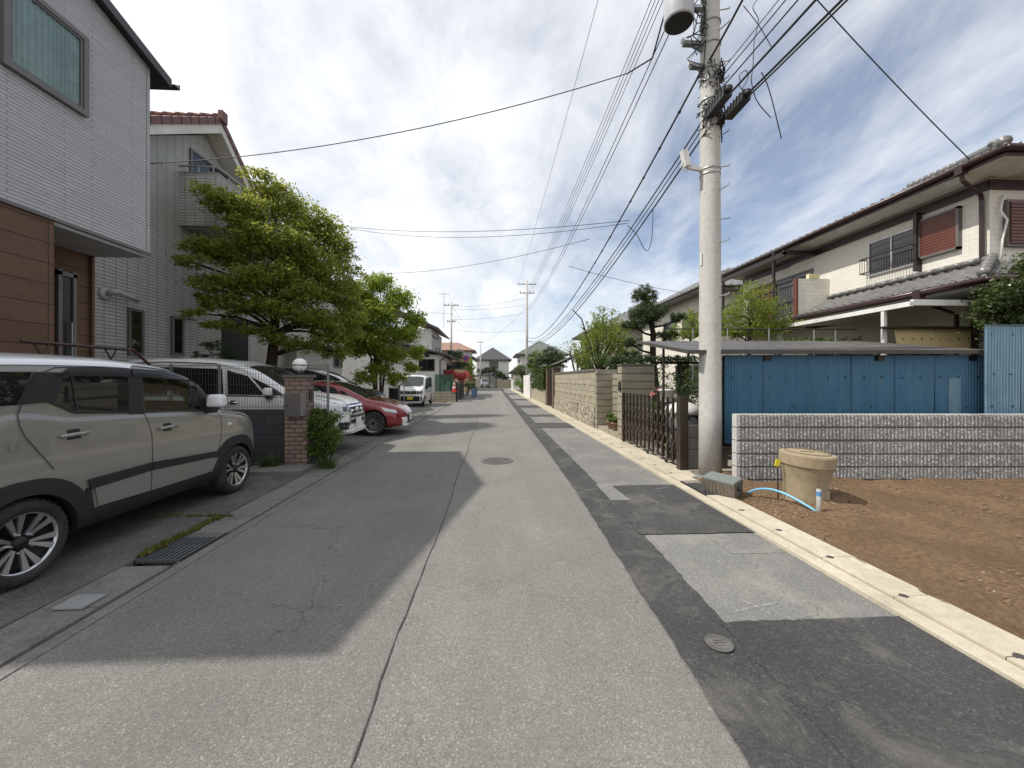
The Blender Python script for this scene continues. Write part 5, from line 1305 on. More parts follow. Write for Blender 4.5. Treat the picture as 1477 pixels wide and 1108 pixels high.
hr_ = empty('house', (13.5, 11.5, 0), 'cream house with brown gutters, red brown shutters and grey tile roofs on the right', 'house')
EX, EZ, WXr = 10.0, 6.10, 10.7
Yc0 = 7.75
b = MB(); b.box(WXr, 17.5, Yc0, 15.9, 0, 5.93); b.build('wall', m_creamw, hr_)
b = MB(); rX, rY0, rY1, rZ = 14.2, 11.0, 12.4, 8.05
e = [(EX,7.0,EZ+.06),(EX,16.5,EZ+.06),(18.4,16.5,EZ+.06),(18.4,7.0,EZ+.06)]
tile_field(b, e[0], e[1], (rX,rY0,rZ), (rX,rY1,rZ), 36, 16); tile_field(b, e[3], e[0], (rX,rY0,rZ), (rX,rY0+.01,rZ), 30, 16)
rf = b.build('roof', m_kgrey, hr_)
b = MB().smooth()
def ridge(p, q, n, r=.10):
    P, Q = Vector(p), Vector(q)
    for k in range(n): b.tube([P.lerp(Q, k/n), P.lerp(Q, (k+1.06)/n)], [r*1.08, r], 8)
ridge((EX+.05,7.05,EZ+.17),(rX,rY0,rZ+.12),18); ridge((rX,rY0,rZ+.12),(rX,rY1,rZ+.12),8)
b.obox((EX+.12,7.12,EZ+.20), .16,.16,.14, rz=.7); b.ball((EX+.35,7.4,EZ+.36), .12,.12,.07, 10, 6)
b.build('ridge_tiles', m_kgrey, rf)
b = MB(); b.prism([(EX+.04,EZ-.02),(WXr+.3,EZ-.17),(WXr+.3,EZ-.14),(EX+.04,EZ+.03)], 'y', 7.05, 16.4); b.prism([(7.04,EZ-.02),(Yc0+.3,EZ-.17),(Yc0+.3,EZ-.14),(7.04,EZ+.03)], 'x', EX+.06, 18); b.build('soffit', mat('white_soffit', (.62,.60,.56), .8), rf)
b = MB(); b.box(EX-.0,EX+.035,7.0,16.5,EZ-.12,EZ+.03); b.box(EX+.036,18.4,7.0,7.035,EZ-.12,EZ+.03); b.build('fascia', m_brown, rf)
b = MB().smooth(); b.tube([(EX-.055,6.95,EZ+.005),(EX-.055,16.5,EZ-.0)], .062, 10); b.tube([(EX-.05,6.945,EZ+.005),(18.4,6.945,EZ+.005)], .062, 10); b.build('gutter', m_brown, rf)
b = MB(); b.box(WXr-.03,WXr-.001,Yc0-.02,15.9,5.68,5.90); b.box(WXr-.03,17.5,Yc0-.03,Yc0-.001,5.68,5.90); b.build('frieze_board', m_brown, hr_)
yd = yX(1386, EX-.06)
b = MB(); b.box(EX-.13,EX+.02,yd-.07,yd+.07,EZ-.16,EZ+.02); b.tube([(EX-.05,yd,EZ-.1),(EX-.03,yd,EZ-.28),(WXr-.07,Yc0+.10,EZ-.48),(WXr-.07,Yc0+.08,EZ-.62),(WXr-.07,Yc0+.08,3.9)], .042, 10); b.build('downspout', m_brown, hr_)
# shuttered window with sliding sash beside it
ys0, ys1, yw1 = yX(1388, WXr), yX(1329, WXr), yX(1254, WXr)
sz0, sz1 = 4.58, 5.55
b = MB(); b.box(WXr-.10,WXr,ys0,ys0+.05,sz0,sz1); b.box(WXr-.10,WXr,ys1-.05,ys1,sz0,sz1); b.box(WXr-.10,WXr,ys0,ys1,sz1-.05,sz1); b.box(WXr-.10,WXr,ys0,ys1,sz0,sz0+.05); sb = b.build('shutter_box', m_alu, hr_)
b = MB(); nsl = 13
for k in range(nsl): z = sz0+.05+(sz1-sz0-.10)*k/nsl; b.prism([(WXr-.085,z),(WXr-.03,z+.03),(WXr-.03,z+.068),(WXr-.085,z+.058)], 'y', ys0+.051, ys1-.051)
b.build('slats', m_shut, sb)
w_ = plain_window(hr_, WXr, ys1+.06, yw1, 4.50, 5.46, mat('silver_aluminium', (.50,.49,.47), .4, .5), 'sliding_window', 1, .045, -1)
b = MB(); b.box(WXr-.16,WXr-.0,ys1-.02,ys1+.055,4.30,5.75); b.build('pocket_post', m_dark, w_)
rl = MB()
for z in (4.58, 4.98): rl.tube([(WXr-.02,ys1+.05,z),(WXr-.24,ys1+.05,z),(WXr-.24,yw1+.05,z),(WXr-.02,yw1+.05,z)], .016, 6)
for k in range(20): y = ys1+.05+(yw1-ys1)*k/19; rl.tube([(WXr-.24,y,4.58),(WXr-.24,y,4.98)], .009, 4)
rl.build('window_railing', m_dark, hr_)
# second shutter on the end wall
b = MB(); b.box(11.0,12.6,Yc0-.08,Yc0,4.45,5.45); s2 = b.build('end_shutter', m_alu, hr_)
b = MB(); [b.box(11.05,12.55,Yc0-.11,Yc0-.081,4.5+.07*k,4.555+.07*k) for k in range(13)]; b.build('slats', m_shut, s2)
b = MB().smooth(); b.tube([(10.95,Yc0-.05,5.55),(10.85,Yc0-.07,5.2),(10.98,Yc0-.09,5.0),(10.9,Yc0-.07,4.6),(10.86,Yc0-.06,3.9)], .022, 6); b.build('conduit', m_white, hr_)
# pent roof over the ground floor
PX, PZ = 9.62, 3.55
py0, py1 = 7.05, 12.6
b = MB(); tile_field(b, (PX,py0,PZ+.05),(PX,py1,PZ+.05),(WXr+.02,py0+.55,4.12),(WXr+.02,py1,4.12), 22, 6); tile_field(b, (13.0,py0,PZ+.05),(PX,py0,PZ+.05),(13.0,py0+.62,4.12),(WXr,py0+.62,4.12), 13, 5)
pf = b.build('pent_roof', m_kgrey, hr_)
b = MB().smooth()
ridge((PX+.05,py0+.05,PZ+.15),(WXr,py0+.66,4.22),5,.09); ridge((WXr-.05,py0+.6,4.2),(WXr-.05,py1,4.2),18,.06)
b.obox((PX+.62,py0+.40,3.98),.20,.16,.12,rz=.6); b.build('ridge_tiles', m_kgrey, pf)
b = MB(); b.box(PX,PX+.03,py0,py1,PZ-.10,PZ+.03); b.box(PX+.031,13,py0,py0+.03,PZ-.10,PZ+.03); b.build('fascia', m_brown, pf)
b = MB(); b.prism([(PX+.04,PZ-.03),(WXr,PZ-.10),(WXr,PZ-.07),(PX+.04,PZ+.0)], 'y', py0+.04, py1); b.build('soffit', mat('white_soffit', (.62,.60,.56), .8), pf)
b = MB().smooth(); b.tube([(PX-.05,py0-.05,PZ),(PX-.05,py1,PZ-.02)], .055, 10); b.tube([(PX-.05,py0-.05,PZ),(13,py0-.05,PZ)], .055, 10); b.smooth(False); yd = yX(1328, PX); b.box(PX-.12,PX+.02,yd-.08,yd+.08,PZ-.16,PZ+.05); b.tube([(PX-.03,yd,PZ-.14),(PX+.1,yd,PZ-.25),(WXr-.35,yd-.1,PZ-.5),(WXr-.35,yd-.1,2.0)], .04, 8); b.build('gutter', m_brown, pf)
b = MB(); b.box(WXr-.03,WXr-.001,Yc0,12.6,3.28,3.44); b.build('wall_beam', m_brown, hr_)
b = MB(); b.box(WXr-.42,WXr-.28,7.62,7.76,0,3.46); b.build('corner_post', m_dark, hr_)
# veranda end
b = MB(); b.box(9.62,WXr-.001,12.62,15.8,3.42,3.62); ve = b.build('veranda', m_dark, hr_)
b = MB(); b.box(9.62,WXr-.002,11.68,11.76,3.60,4.78); b.build('side_screen', m_creamw, ve)
b = MB(); b.box(9.58,9.64,11.66,11.79,3.5,4.80); b.build('screen_edge', m_shut, ve)
b = MB(); 
for z in (3.72,4.62): b.tube([(9.65,11.8,z),(9.65,15.8,z)], .025, 6)
for k in range(34): y = 11.85+.118*k; b.tube([(9.65,y,3.62),(9.65,y,4.62)], .012, 4)
b.build('railing', m_dark, ve)
for y in (12.7, 15.6): b = MB(); b.box(9.62,9.69,y,y+.07,3.4,EZ-.12); b.build('post', m_dark, ve)
b = MB(); b.box(9.60,WXr,12.2,12.28,5.72,5.86); b.box(9.60,9.68,12.2,15.9,5.66,5.80); b.tube([(9.9,12.3,5.35),(9.9,15.7,5.35)], .02, 8); b.build('veranda_beam', m_dark, ve)
b = MB(); b.box(10.0,10.35,11.66,11.78,4.785,4.93); b.build('cloth_bundle', mat('pale_yellow_cloth', (.68,.62,.36), .9), ve)
plain_window(hr_, WXr, 12.3, 14.0, 3.7, 5.3, m_alu, 'veranda_window', 1, .06, -1)
b = MB(); b.box(WXr-.06,WXr,14.1,15.4,3.65,5.3); [b.box(WXr-.075,WXr-.061,14.1,15.4,3.7+.1*k,3.78+.1*k) for k in range(16)]; b.build('wooden_shutter', m_shut, hr_)
plain_window(hr_, WXr, 8.6, 11.8, .6, 2.55, m_alu, 'garden_window', 2, .06, -1)
# terrace canopy with white edge
tc_ = empty('terrace_canopy', (9.6, 9.5, 0), 'white framed terrace canopy against the ground floor of the cream house', 'canopy')
b = MB(); b.box(8.56,8.64,7.47,11.2,3.10,3.20); b.box(8.641,10.65,7.47,7.53,3.12,3.24); b.build('edge_beam', m_white, tc_)
b = MB(); b.prism([(8.65,3.15),(10.6,3.26),(10.6,3.28),(8.65,3.17)], 'y', 7.54, 11.2); b.build('roof_sheet', mat('grey_polycarbonate', (.40,.40,.39), .3), tc_)
for y in (8.0, 11.05): b = MB(); b.box(8.57,8.64,y,y+.07,0,3.10); b.build('post', m_white, tc_)
# pipe rail and prop above the shed roof
t = empty('pipe_rail', (6, 8.9, 0), 'thin dark pipe rail standing behind the low shed roof', 'railing')
b = MB(); p0, p1 = xY(1006, 8.9), xY(1236, 8.7); zr1 = zz(474, p0, 8.9); b.tube([(p0-.75,9.0,zr1),(p1,8.7,zz(475,p1,8.7))], .016, 6); b.build('rail', m_dark, t)
for px in (1000, 1050,1110,1175,1206): X_ = xY(px, 8.8); b = MB(); b.tube([(X_,8.82,1.5),(X_,8.82,zz(474,X_,8.8))], .013, 6); b.build('post', m_steel, t)
# ================================================================== further houses on the right
def hip_house(name, x0, x1, y0, y1, hz, rz, label, wm_, rm, over=.6, wins=(), tiles=False, ridge_along='y'):
    t = empty('house', ((x0+x1)/2,(y0+y1)/2,0), label, 'house')
    b = MB(); b.box(x0,x1,y0,y1,0,hz-.05); b.build('wall', wm_, t)
    X0,X1,Y0,Y1 = x0-over,x1+over,y0-over,y1+over; w2 = min(X1-X0, Y1-Y0)/2
    if ridge_along == 'y': ra, rb = ((X0+X1)/2, Y0+w2*.95, rz), ((X0+X1)/2, Y1-w2*.95, rz)
    else: ra, rb = (X0+w2*.95, (Y0+Y1)/2, rz), (X1-w2*.95, (Y0+Y1)/2, rz)
    c = [(X0,Y0,hz),(X1,Y0,hz),(X1,Y1,hz),(X0,Y1,hz)]; b = MB()
    if ridge_along == 'y':
        q = [(c[0],c[1],ra,ra),(c[1],c[2],ra,rb),(c[2],c[3],rb,rb),(c[3],c[0],rb,ra)]
    else: q = [(c[0],c[1],ra,rb),(c[1],c[2],rb,rb),(c[2],c[3],rb,ra),(c[3],c[0],ra,ra)]
    for e0,e1,r0,r1 in q:
        if tiles:
            dx = Vector(e1)-Vector(e0); tile_field(b, e0, e1, r0, tuple(Vector(r1)+dx*.001), max(6, int(dx.length/.34)), 9)
        else: b.add([e0,e1,r1,r0] if r0 != r1 else [e0,e1,r0], [(0,1,2,3)] if r0 != r1 else [(0,1,2)])
    b.box(X0+.02,X1-.02,Y0+.02,Y1-.02,hz-.16,hz-.04)
    rf = b.build('roof', rm, t)
    b = MB(); b.tube([(X0,Y0,hz-.05),(X1,Y0,hz-.05),(X1,Y1,hz-.05),(X0,Y1,hz-.05),(X0,Y0,hz-.05)], .06, 6); b.build('gutter', m_dark, rf)
    for face, a0, a1, z0, z1 in wins:
        if face in '+-':
            X_ = x1 if face == '+' else x0; plain_window(t, X_, a0, a1, z0, z1, m_alu, 'window', 1, .06, 1 if face == '+' else -1)
        else:
            b = MB(); fr = .07; yy = y0
            b.box(a0,a1,yy-.06,yy,z0,z0+fr); b.box(a0,a1,yy-.06,yy,z1-fr,z1); b.box(a0,a0+fr,yy-.06,yy,z0+fr,z1-fr); b.box(a1-fr,a1,yy-.06,yy,z0+fr,z1-fr); b.box((a0+a1)/2-.03,(a0+a1)/2+.03,yy-.05,yy,z0+fr,z1-fr)
            o = b.build('window', m_dark, t); b = MB(); b.box(a0+fr*.9,a1-fr*.9,yy-.03,yy-.002,z0+fr*.9,z1-fr*.9); b.build('pane', m_glass, o)
    return t
m_crw = mat('cream_render', (.68,.65,.57), .85, dirt=(.5,.46,.38))
m_whw = mat('white_house_render', (.66,.65,.62), .85, dirt=(.56,.54,.5))
m_slate = mat('dark_slate_roof', (.055,.055,.06), .55, var=.25, vs=9)
hip_house('house', 10.75, 16, 18.6, 27, 6.1, 7.9, 'cream house with dark roof edge half hidden behind the big concrete pole', m_crw, m_kgrey, .75, [('-',19.6,21.2,3.9,5.1),('-',22,23.6,3.9,5.1),('-',19.4,22,.8,2.4)], True)
hip_house('house', 8.6, 15, 29.5, 37, 5.6, 7.5, 'grey tiled roof house showing above the yellow green tree', m_crw, m_kgrey, .7, [('-',31,33,3.6,4.8)], True)
hr2 = hip_house('house', 4.1, 10.5, 56, 62.8, 5.2, 7.5, 'pale two storey house with green grey tiled hip roof right of the road end', m_whw, mat('green_grey_tile', (.13,.14,.125), .5, .1, .25, 6), .7, [('f',5.0,6.4,3.2,4.5),('-',57.4,59,3.2,4.5),('f',8,9.4,3.2,4.5)], True)
b = MB(); b.box(2.95,4.09,54.5,60,0,2.5); b.build('porch_wall', m_whw, hr2)
b = MB(); b.prism([(2.3,2.5),(3.6,3.35),(4.9,2.5),(4.9,2.38),(2.3,2.38)], 'y', 54.0, 60.3); b.build('porch_roof', m_slate, hr2)
hip_house('house', -3.0, 3.2, 74, 82, 5.35, 7.95, 'white house with dark hip roof facing straight down the road', m_whw, m_slate, .55, [('f',.45-1.0,1.35-.2,3.75,5.0),('f',2.0,2.6,1.2,2.4)])
b = MB(); b.box(.95,6.2,68.2,68.4,0,1.5); tag(b.build('end_wall', m_face), 'beige block wall closing the far end of the road on the right', 'wall')
# ================================================================== plants
def leaves(clusters, size, seed, aspect=.5, flat=.5, per=70, tight=.24, squash=.55, droop=0.0):
    """many leaf-sized faces gathered in tufts inside each (centre, radii, count)"""
    g = np.random.default_rng(seed); VS = []
    for c, rad, n in clusters:
        rad = np.array(rad, float); m = max(3, n//per)
        d = g.normal(size=(m,3)); d /= np.linalg.norm(d, axis=1)[:,None]
        cen = d*(g.random((m,1))**.45)*rad
        idx = g.integers(0, m, n); sr = tight*rad.mean()
        sc = g.uniform(.55, 1.35, m)[idx][:,None]
        p = cen[idx] + g.normal(size=(n,3))*np.array([sr,sr,sr*squash])*sc + np.array(c)
        nn = g.normal(size=(n,3)); nn /= np.linalg.norm(nn, axis=1)[:,None]
        nn = nn*(1-flat)+np.array([0,0,1.0])*flat; nn /= np.linalg.norm(nn, axis=1)[:,None]+1e-9
        a = np.cross(nn, g.normal(size=(n,3))); a /= np.linalg.norm(a, axis=1)[:,None]+1e-9
        a[:,2] -= droop; b = np.cross(nn, a)
        s = (size*g.uniform(.6, 1.35, n))[:,None]
        VS.append(np.stack([p-a*s*.5, p+b*s*aspect*.5, p+a*s*.5, p-b*s*aspect*.5], 1))
    V = np.concatenate(VS).reshape(-1,3); return V, np.arange(len(V)).reshape(-1,4)
def foliage(name, clusters, size, seed, m, parent, **k):
    V, Fq = leaves(clusters, size, seed, **k); return raw(name, V, Fq, m, parent)
def limbs(trunk, r0, forks, clusters, m, parent, seed, r1=.035, twigs=2):
    """tapered trunk with a limb curving out to every foliage cluster"""
    rnd = random.Random(seed); b = MB().smooth()
    P = [Vector(p) for p in trunk]; n = len(P)
    b.tube(P, [r0*(1-.55*i/(n-1))*(1.25 if i == 0 else 1) for i in range(n)], 10)
    tr = b.build('trunk', m, parent); b = MB().smooth()
    for c, rad, _ in clusters:
        C = Vector(c); best = min(forks, key=lambda q: (Vector(q)-C).length + max(0, q[2]-C.z)*1.5); S = Vector(best); mid = S.lerp(C, .5)+Vector((rnd.uniform(-.1,.1),rnd.uniform(-.1,.1),(C-S).length*.10))
        path = [S, S.lerp(mid,.5)+Vector((rnd.uniform(-.05,.05),rnd.uniform(-.05,.05),.04)), mid, mid.lerp(C,.6), C]
        b.tube(path, [r1*1.6, r1*1.3, r1, r1*.7, r1*.35], 6)
        for k in range(twigs):
            q = C+Vector((rnd.uniform(-1,1)*rad[0]*.9, rnd.uniform(-1,1)*rad[1]*.9, rnd.uniform(-.4,.9)*rad[2])); b.tube([mid.lerp(C,.5), mid.lerp(q,.7), q], [r1*.5,r1*.35,r1*.15], 5)
    b.build('limbs', m, parent); return tr
m_bark = bark('grey_brown_bark', (.035,.028,.022), (.085,.07,.055))
m_barkd = bark('dark_bark', (.018,.014,.011), (.05,.04,.03))
def cl(px, py, Y, rx, ry, rz, n):
    X = xY(px, Y); return ((X, Y, zz(py, X, Y)), (rx, ry, rz), n)
# maple before the white tiled house
m_maple = leafmat('maple_leaves', [(.065,.13,.018),(.115,.195,.027),(.18,.27,.04),(.26,.33,.055),(.34,.32,.07)], .55)
t = empty('maple_tree', (-6.75, 12.1, .2), 'broad dark green maple with layered sprays in front of the white tiled house', 'tree')
mc = [cl(306,283,10.9,.42,.5,.30,1700), cl(336,300,11.2,.5,.6,.30,2000), cl(376,268,11.8,.55,.6,.32,2600), cl(402,292,12.2,.7,.7,.42,3400), cl(440,315,12.6,.75,.7,.45,3600),
      cl(352,320,11.4,.6,.7,.35,2600), cl(470,335,13.0,.65,.7,.42,3200), cl(490,362,13.2,.5,.7,.40,2800), cl(300,358,11,.6,.5,.20,1700), cl(268,376,10.6,.55,.4,.11,700), cl(330,372,11.3,.7,.7,.26,2600),
      cl(385,345,11.4,.9,.8,.40,4200), cl(430,362,11.9,.9,.8,.42,4200), cl(468,388,12.4,.8,.8,.40,4000), cl(310,410,11.0,.75,.6,.20,2000), cl(360,405,11.2,.85,.7,.28,3200), cl(405,400,11.4,.8,.8,.3,3000), cl(440,425,11.8,.8,.8,.30,3200),
      cl(490,420,12.8,.6,.7,.32,2600), cl(345,440,11.1,.8,.7,.22,2400), cl(300,432,10.8,.5,.5,.14,900), cl(395,445,11.5,.8,.8,.25,2600), cl(450,460,12.2,.8,.8,.26,2800), cl(500,460,13.2,.6,.7,.30,2400), cl(322,468,10.9,.55,.5,.13,900), cl(380,478,11.6,.6,.6,.16,1300), cl(285,452,10.6,.45,.4,.08,450), cl(480,490,12.9,.7,.7,.2,1700), cl(508,440,13.4,.4,.5,.3,1200)]
mc = [(c, (r[0]*1.0, r[1], r[2]*1.25), int(n*.68)) for c, r, n in mc] + [(c_, r_, int(n_*.55)) for c_, r_, n_ in [cl(415,330,12.2,1.0,.9,.7,3600), cl(370,300,11.5,.8,.8,.5,2600), cl(455,355,12.8,.9,.8,.7,3200), cl(400,375,12,1.1,.9,.6,3600), cl(350,350,11.2,.8,.7,.5,2600), cl(470,425,12.9,.8,.8,.6,2800), cl(420,445,12.1,1.0,.8,.45,2400), cl(495,480,13.4,.6,.6,.45,1800), cl(335,425,11,.8,.6,.35,1700), cl(470,470,12.6,.7,.7,.4,1800), cl(510,400,13.6,.35,.5,.45,1300), cl(440,497,12.2,.7,.7,.25,1500), cl(490,508,13.2,.6,.6,.25,1400), cl(405,490,11.8,.6,.6,.2,1200)]]
fk = [(-6.7,12.1,2.3),(-6.55,12.0,3.0),(-6.75,12.2,3.9),(-6.2,12.3,4.8)]
limbs([(-6.85,12.15,.15),(-6.8,12.1,1.3),(-6.7,12.1,2.3),(-6.6,12.05,3.1),(-6.7,12.2,4.2),(-6.3,12.3,5.2)], .19, fk, mc, m_barkd, t, 3, .035)
foliage('crown', mc, .10, 21, m_maple, t, flat=.5, per=42, tight=.21, squash=.55)
# second slim tree by the driveway
m_lime = leafmat('young_green_leaves', [(.10,.16,.018),(.16,.235,.026),(.23,.31,.036),(.30,.35,.06)], .5)
t = empty('street_tree', (xY(546,16.5), 16.5, .1), 'light green many stemmed tree beside the driveway between black van and white mini van', 'tree')
tc2 = [cl(545,408,16.5,.55,.6,.42,1700), cl(522,425,16.3,.6,.6,.45,1900), cl(575,432,16.6,.6,.6,.42,1900), cl(598,462,16.8,.42,.5,.40,1300), cl(548,450,16.2,.75,.7,.5,2600), cl(515,462,15.9,.6,.6,.45,1900), cl(583,482,16.5,.6,.6,.4,1900), cl(535,492,16.1,.7,.7,.4,2100), cl(565,512,16.3,.65,.6,.35,1700), cl(600,508,16.9,.35,.5,.3,800), cl(512,505,16,.5,.5,.3,1200), cl(545,532,16.2,.5,.5,.22,800), cl(592,530,16.6,.35,.4,.2,500)]
tc2 = [(c, r, int(n*1.35)) for c, r, n in tc2] + [cl(520,470,16,.6,.6,.5,1600), cl(505,485,15.6,.45,.5,.5,1400), cl(560,475,16.3,.7,.6,.5,1800), cl(572,545,16.4,.5,.5,.3,900), cl(525,545,15.9,.5,.5,.3,900)]
bx_ = xY(546,16.5)
b = MB().smooth()
for k, (dx, dy, top) in enumerate(((-.18,0,(-.5,.1,3.6)),(.05,.1,(.15,0,4.2)),(.2,-.1,(.7,.1,3.6)),(-.05,-.12,(-.15,-.2,3.4)))):
    b.tube([(bx_+dx*.5,16.5+dy,.05),(bx_+dx,16.5+dy,1.2),(bx_+dx*1.6,16.5+dy,2.3),(bx_+top[0],16.5+top[1],top[2])], [.065,.05,.042,.02], 7)
b.build('trunk', m_bark, t)
b = MB().smooth()
for c, r_, n in tc2: b.tube([(bx_+.1*random.uniform(-1,1),16.5,1.9+.5*random.random()), (Vector(c)+Vector((bx_,16.5,2.4)))*.5+Vector((0,0,.1)), c], [.028,.02,.008], 5)
b.build('limbs', m_bark, t)
foliage('crown', tc2, .12, 22, m_lime, t, flat=.3, per=40, tight=.27, squash=.7, aspect=.42)
def bush(name, label, cs, size, seed, m, base, cat='shrub', group=None, stems=8, **k):
    t = empty(name, base, label, cat, group); b = MB().smooth()
    for i in range(stems):
        c = cs[i % len(cs)]; q = Vector(c[0])+Vector((random.uniform(-.5,.5)*c[1][0], random.uniform(-.5,.5)*c[1][1], random.uniform(-.2,.5)*c[1][2]))
        p = Vector(base)+Vector((random.uniform(-.08,.08), random.uniform(-.08,.08), 0)); b.tube([p, p.lerp(q,.5)+Vector((random.uniform(-.05,.05),0,.05)), q], [.016,.012,.005], 5)
    b.build('stems', m_barkd, t); foliage('foliage', cs, size, seed, m, t, **k); return t
m_shrub = leafmat('fresh_shrub_leaves', [(.05,.095,.018),(.085,.15,.025),(.13,.20,.035)], .4)
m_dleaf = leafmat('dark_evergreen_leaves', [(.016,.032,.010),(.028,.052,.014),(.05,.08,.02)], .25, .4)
m_mleaf = leafmat('mid_green_leaves', [(.035,.065,.015),(.06,.10,.02),(.095,.14,.03)], .35)
m_yleaf = leafmat('yellow_green_leaves', [(.10,.15,.02),(.17,.23,.03),(.25,.31,.05)], .5)
bx0, by0 = xY(470, 7.35), 7.35
bush('shrub', 'leafy green shrub growing against the right side of the brick gate pillar', [((bx0,by0,.86),(.26,.22,.16),1700),((bx0+.03,by0-.05,.60),(.30,.25,.22),2300),((bx0-.05,by0-.03,.32),(.26,.22,.18),1200),((bx0-.12,by0,.98),(.13,.13,.1),500)], .05, 31, m_shrub, (bx0,by0,.02), per=40, flat=.35)
def strappy(label, x, y, n, L, seed, m):
    rnd = random.Random(seed); t = empty('grass_clump', (x,y,.02), label, 'grass clump'); b = MB()
    for k in range(n):
        a = rnd.uniform(0, 6.283); l = L*rnd.uniform(.6,1.1); p = Vector((x+rnd.uniform(-.14,.14), y+rnd.uniform(-.1,.1), .02)); d = Vector((math.cos(a), math.sin(a), 0)); w_ = Vector((-d.y,d.x,0))*.006
        pts = [p+d*l*.5*(i/4)**1.4+Vector((0,0,l*(i/4)*(1-.45*(i/4)**2))) for i in range(5)]
        for i in range(4): b.quad(pts[i]-w_*(1-i/5), pts[i]+w_*(1-i/5), pts[i+1]+w_*(1-(i+1)/5), pts[i+1]-w_*(1-(i+1)/5))
    b.build('blades', m, t)
strappy('strap leaved clump at the foot of the dark block base left of the brick pillar', xY(388,6.95), 6.95, 150, .42, 1, m_mleaf)
strappy('strap leaved clump at the kerb under the shrub right of the brick pillar', xY(472,7.0), 7.0, 120, .34, 2, m_mleaf)
strappy('dark strap leaved clump between beige car nose and block base', xY(372,7.0)-.25, 6.98, 90, .35, 3, m_dleaf)
# moss and weeds along the left gutter
m_weed = leafmat('dry_moss_weeds', [(.10,.095,.02),(.17,.15,.03),(.13,.16,.04)], .3)
rows = []
for k in range(46):
    u = k/45; p = Vector((*gp(205+115*u, 806-58*u), .035)); rows.append(((p.x+random.uniform(-.03,.02), p.y, .035), (.05,.04,.012), 60))
for k in range(14): p = Vector((*gp(225+8*k, 748), .035)); rows.append(((p.x, p.y, .035), (.06,.02,.012), 45))
o = foliage('weeds', rows, .028, 33, m_weed, None, flat=.2, per=12); tag(o, kind='stuff')
# planting bed by the brown wall
bush('shrub', 'low bronze green shrubs in the raised bed below the brown boarded wall', [((-5.95,4.6,1.45),(.22,.45,.16),900),((-6.0,5.5,1.5),(.22,.4,.18),900),((-5.95,3.6,1.42),(.2,.4,.15),700)], .05, 34, m_mleaf, (-5.95,4.8,1.15), per=40)
bush('shrub', 'clipped dark cloud shrub in front of the dark entrance of the tiled house', [cl(308,500,10.2,.30,.3,.14,900), cl(330,512,10.3,.35,.3,.14,900), cl(290,513,10.1,.2,.2,.1,400)], .045, 35, m_dleaf, (xY(312,10.2),10.2,.3), per=60)
# ------------------------------------------------------------------ far left group
for i, (px0, wd) in enumerate(((564, .42),)):
    X_ = xY(569, 17.6); b = MB(); b.rbox((X_,17.6,.62), .44,.36,1.2,.05); tag(b.build('gate_post', m_black), 'squat black gate post standing under the light green tree', 'post')
X_ = xY(583, 19.6); t = empty('marker_post', (X_,19.6,0), 'thin bare metal post in front of the white mini van', 'post'); b = MB(); b.tube([(X_,19.6,0),(X_,19.6,1.35)], .022, 8); b.build('post', m_steel, t); b = MB(); b.obox((X_,19.6,.05), .2,.2,.1); b.build('base', m_conc, t)
lw0 = gp(628,580); Yw = 27.0
b = MB(); b.box(xY(626,Yw), -2.55, Yw, Yw+.15, 0, .72); tag(b.build('low_wall', m_face), 'low pale block wall just beyond the white mini van, carrying the traffic cone', 'wall')
cn = empty('traffic_cone', (xY(655.5,Yw+.05)-.02, Yw+.075, .72), 'red and white banded traffic cone standing on the low block wall', 'traffic cone')
cxn = cn.location
m_cr = mat('cone_red', (.55,.05,.02), .5)
for z0, z1, m_ in ((.03,.24,m_cr),(.24,.38,m_white),(.38,.50,m_cr),(.50,.62,m_white),(.62,.72,m_cr)):
    b = MB().smooth(); b.lathe([(.15-.17*z0,z0),(.15-.17*z1,z1)], (0,0,0), 16, cap=z1 > .7); b.build('band', m_, cn, True)
b = MB(); b.box(-.19,.19,-.19,.19,0,.035); b.build('base', m_cr, cn, True)
gn = empty('net_fence', (xY(633,28), 28, 0), 'green net fence standing behind the low block wall', 'fence')
k_ = N('green_net'); uv_ = k_.tc('UV', 26.0); ch = k_.n('ShaderNodeTexBrick'); k_.l(uv_, ch.inputs[0]); ch.offset = 0; ch.inputs['Scale'].default_value = 1; ch.inputs['Mortar Size'].default_value = .22; ch.inputs['Brick Width'].default_value = 1; ch.inputs['Row Height'].default_value = 1
k_.done((.012,.085,.055), .7); k_.l(k_.math('ADD', k_.math('MULTIPLY', ch.outputs['Fac'], .5), .45), k_.b.inputs['Alpha'])
b = MB(); b.quad((xY(627,28),28,.5),(xY(654,28),28,.5),(xY(654,28),28,1.95),(xY(627,28),28,1.95)); b.build('net', k_.m, gn)
for px in (630,641,653): b = MB(); b.tube([(xY(px,28),28.02,0),(xY(px,28),28.02,2.0)], .025, 6); b.build('post', mat('green_post', (.03,.16,.10), .5), gn)
t = empty('metal_gate', (-2.5, 29.5, 0), 'dark barred gate and fence along the road under the red shrub', 'gate')
b = MB(); b.tube([(-2.5,27.3,1.25),(-2.5,33,1.25)], .03, 6); b.tube([(-2.5,27.3,.15),(-2.5,33,.15)], .03, 6); b.build('rail', m_dark, t)
b = MB(); [b.box(-2.515,-2.485,27.3+.13*k,27.36+.13*k,.15,1.25) for k in range(44)]; b.build('bars', m_dark, t)
for y in (27.3, 30.1, 33.0): b = MB(); b.box(-2.57,-2.43,y-.07,y+.07,0,1.4); b.build('post', m_dark, t)
m_redleaf = leafmat('red_azalea_leaves', [(.30,.02,.03),(.46,.05,.07),(.55,.10,.11)], .4)
